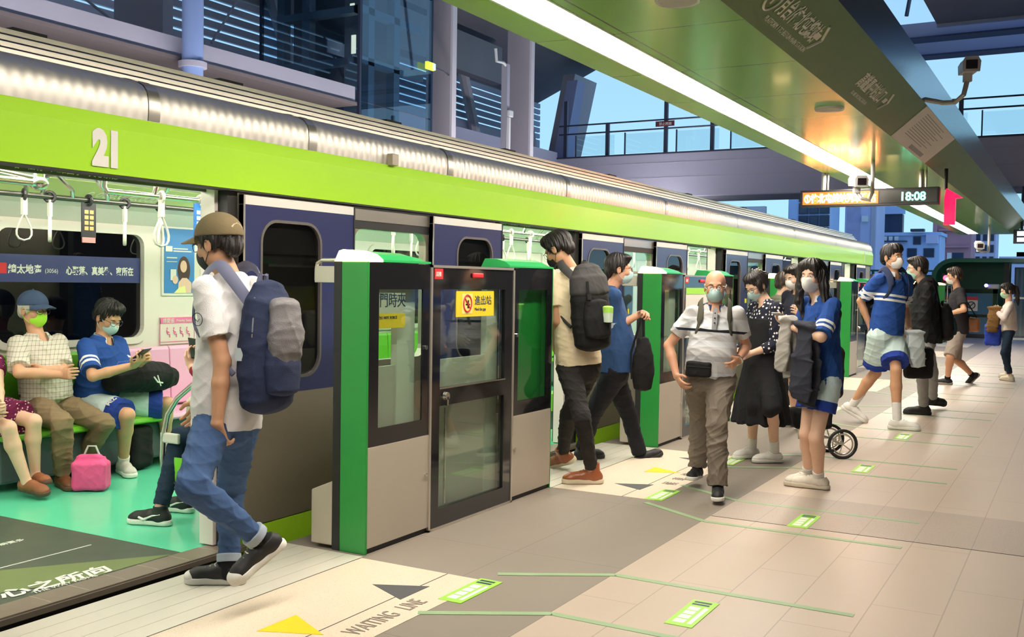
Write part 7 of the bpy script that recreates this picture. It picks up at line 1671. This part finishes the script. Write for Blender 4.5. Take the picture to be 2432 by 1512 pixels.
# pink bag on the floor
T = thing('lunch_bag', (4.56, 5.80, 0), 'bright pink zip bag on the carriage floor between two seated men', 'bag')
V = Vol((4.36, 5.6, 0), (4.76, 6.0, .32), .005); V.add(rbox((4.56, 5.80, .105), (.115, .075, .10), .03, np.stack([nrm(V3(.55, -.83, 0)), nrm(V3(.83, .55, 0)), V3(0, 0, 1)])), .01); V.add(eloft([(V3(4.56, 5.8, .10), nrm(V3(.55, -.83, 0)), nrm(V3(.83, .55, 0)), .112, .072), (V3(4.56, 5.8, .225), nrm(V3(.55, -.83, 0)), nrm(V3(.83, .55, 0)), .10, .035)]), .02); vobj('body', V, cloth('hot_pink_nylon', (.80, .10, .28), .5), T, disp=wrinkle(.004, 24, 151))
MB().tube([V3(4.56, 5.8, .228) - nrm(V3(.55, -.83, 0)) * .05, V3(4.56, 5.8, .30) - nrm(V3(.55, -.83, 0)) * .02, V3(4.56, 5.8, .30) + nrm(V3(.55, -.83, 0)) * .03, V3(4.56, 5.8, .228) + nrm(V3(.55, -.83, 0)) * .06], .007, 8).build('handle', mat('grey_handle', (.55, .5, .5), .5), T, smooth=True); MB().tube([V3(4.56, 5.8, .236) - nrm(V3(.55, -.83, 0)) * .09, V3(4.56, 5.8, .240), V3(4.56, 5.8, .236) + nrm(V3(.55, -.83, 0)) * .09], .004, 6).build('zip', BLKC, T)
tag(vobj('dark_bag', Vol((5.0, 5.9, 0), (5.5, 6.5, .5), .006).add(rbox((5.25, 6.16, .17), (.10, .09, .16), .05)), BLKC, disp=wrinkle(.006, 20, 152)), 'black bag on the carriage floor behind the grey running shoe', 'bag')
# passenger on the near bench, knees towards the far side
POSE['near'] = dict(H=1.66, F=(0, 1, 0), pel=(4.52, 4.30, .53), nk=(4.50, 4.22, 1.10), hd=(4.50, 4.27, 1.25), sF=(0, 1, 0), hF=(0, 1, 0), sR=(4.69, 4.22, 1.04), sL=(4.31, 4.22, 1.04), eR=(4.74, 4.34, .80), wR=(4.60, 4.54, .86), hR=(4.52, 4.60, .92), eL=(4.245, 4.38, .82), wL=(4.30, 4.575, .915), hL=(4.35, 4.63, 1.0), qR=(4.60, 4.30, .50), kR=(4.56, 4.69, .50), aR=(4.44, 4.80, .10), tR=(4.40, 4.98, .02), qL=(4.43, 4.30, .50), kL=(4.30, 4.67, .50), aL=(4.13, 4.66, .10), tL=(4.08, 4.83, .02), face=(.1, .95, -.3))
p = Fig(POSE['near'], 'person in dark jeans and black trainers seated on the near bench, holding a phone', .006, SK2, .96, flat='RL')
p.make_body({'L': dict(curl=(.5, .6, .5), n=(-.2, -.8, .3))}); p.hair('short'); p.mask(MASKW); p.shirt(cloth('dark_red_top', (.24, .02, .03)), hem=.0, sleeve=.9, g=.02, loose=.015, long=True, seed=161); p.trousers(DENIMD, top=.1, length=1.93, g=.012, r=(.084, .064, .050), seed=162)
p.shoes(SHOEK, SOLEW, 'high', big=1.06); p.phone('L', 'black phone in the hand showing beside the man in the olive cap')
for q in 'RL':
    A, fd, fu, fl = p.foot[q]; B = A - fu * .083 * p.k
    for s_ in (1, -1): MB().tube([B + fd * .11 + fl * s_ * .040 + fu * .045, B + fd * .075 + fl * s_ * .042 + fu * .034, B + fd * .02 + fl * s_ * .042 + fu * .058, B - fd * .03 + fl * s_ * .041 + fu * .068], [.007, .008, .005, .002], 6).build('tick_mark', WHITEP, p.body, smooth=True)
tag(vobj('tote_bag', Vol((4.1, 4.2, .45), (4.8, 4.8, .95), .006).add(rbox((4.37, 4.50, .67), (.10, .14, .085), .06)), cloth('cream_green_bag', (.55, .62, .42)), disp=wrinkle(.008, 18, 163)), 'cream and pale green bag on the knees beside the grab frame', 'bag')

# trolley beside the girl -------------------------------------------------------
T = thing('shopping_trolley', (8.9, 1.95, 0), 'black wheeled shopping trolley behind the long-haired girl', 'trolley')
V = Vol((8.5, 1.6, .3), (9.3, 2.3, 1.15), .007); V.add(rbox((8.9, 1.98, .72), (.15, .21, .23), .07, np.stack([nrm(V3(.87, .5, 0)), nrm(V3(-.5, .87, 0)), V3(0, 0, 1)])), .01); vobj('bag', V, BLKC, T, disp=wrinkle(.008, 16, 171))
V = Vol((8.5, 1.6, .1), (9.3, 2.4, .5), .007); V.add(rbox((8.86, 2.02, .32), (.13, .17, .09), .05, np.stack([nrm(V3(.87, .5, 0)), nrm(V3(-.5, .87, 0)), V3(0, 0, 1)])), .01); vobj('lower_bag', V, BLKC, T, disp=wrinkle(.006, 18, 172))
wx = nrm(V3(.87, .5, 0)); wy = nrm(V3(-.5, .87, 0)); cc = V3(8.9, 1.92, 0)
for a, b in ((-.17, -.12), (.17, -.12)):
    c = cc + wx * a + wy * b; 
    w_ = MB().tube([c + V3(0, 0, .125) + wy * .115 * math.cos(t_) + V3(0, 0, .115) * math.sin(t_) for t_ in [i * PI / 14 for i in range(28)]], .014, 8, closed=True).build('wheel', BLK, T, smooth=True)
    MB().tube([c + V3(0, 0, .125) + wy * .085 * math.cos(t_) + V3(0, 0, .085) * math.sin(t_) for t_ in [i * PI / 14 for i in range(28)]], .007, 6, closed=True).build('rim', ALU, w_, smooth=True)
    for i in range(5): MB().tube([c + V3(0, 0, .125), c + V3(0, 0, .125) + wy * .085 * math.cos(i * 1.257) + V3(0, 0, .085) * math.sin(i * 1.257)], .005, 6).build('spoke', ALU, w_)
for a in (-.13, .13): MB().tube([cc + wx * a + wy * .16 + V3(0, 0, .12), cc + wx * a + wy * .18 + V3(0, 0, .6), cc + wx * a + wy * .22 + V3(0, 0, 1.05)], .011, 8).build('frame_tube', ALU, T, smooth=True)
MB().tube([cc + wx * -.13 + wy * .22 + V3(0, 0, 1.05), cc + wx * .13 + wy * .22 + V3(0, 0, 1.05)], .014, 8).build('push_handle', BLK, T); MB().tube([cc - wx * .17 - wy * .12 + V3(0, 0, .125), cc + wx * .17 - wy * .12 + V3(0, 0, .125)], .01, 8).build('axle', ALU, T); MB().tube([cc + wy * -.12 + V3(0, 0, .14), cc + wy * .16 + V3(0, 0, .20)], .010, 8).build('frame_tube', ALU, T)
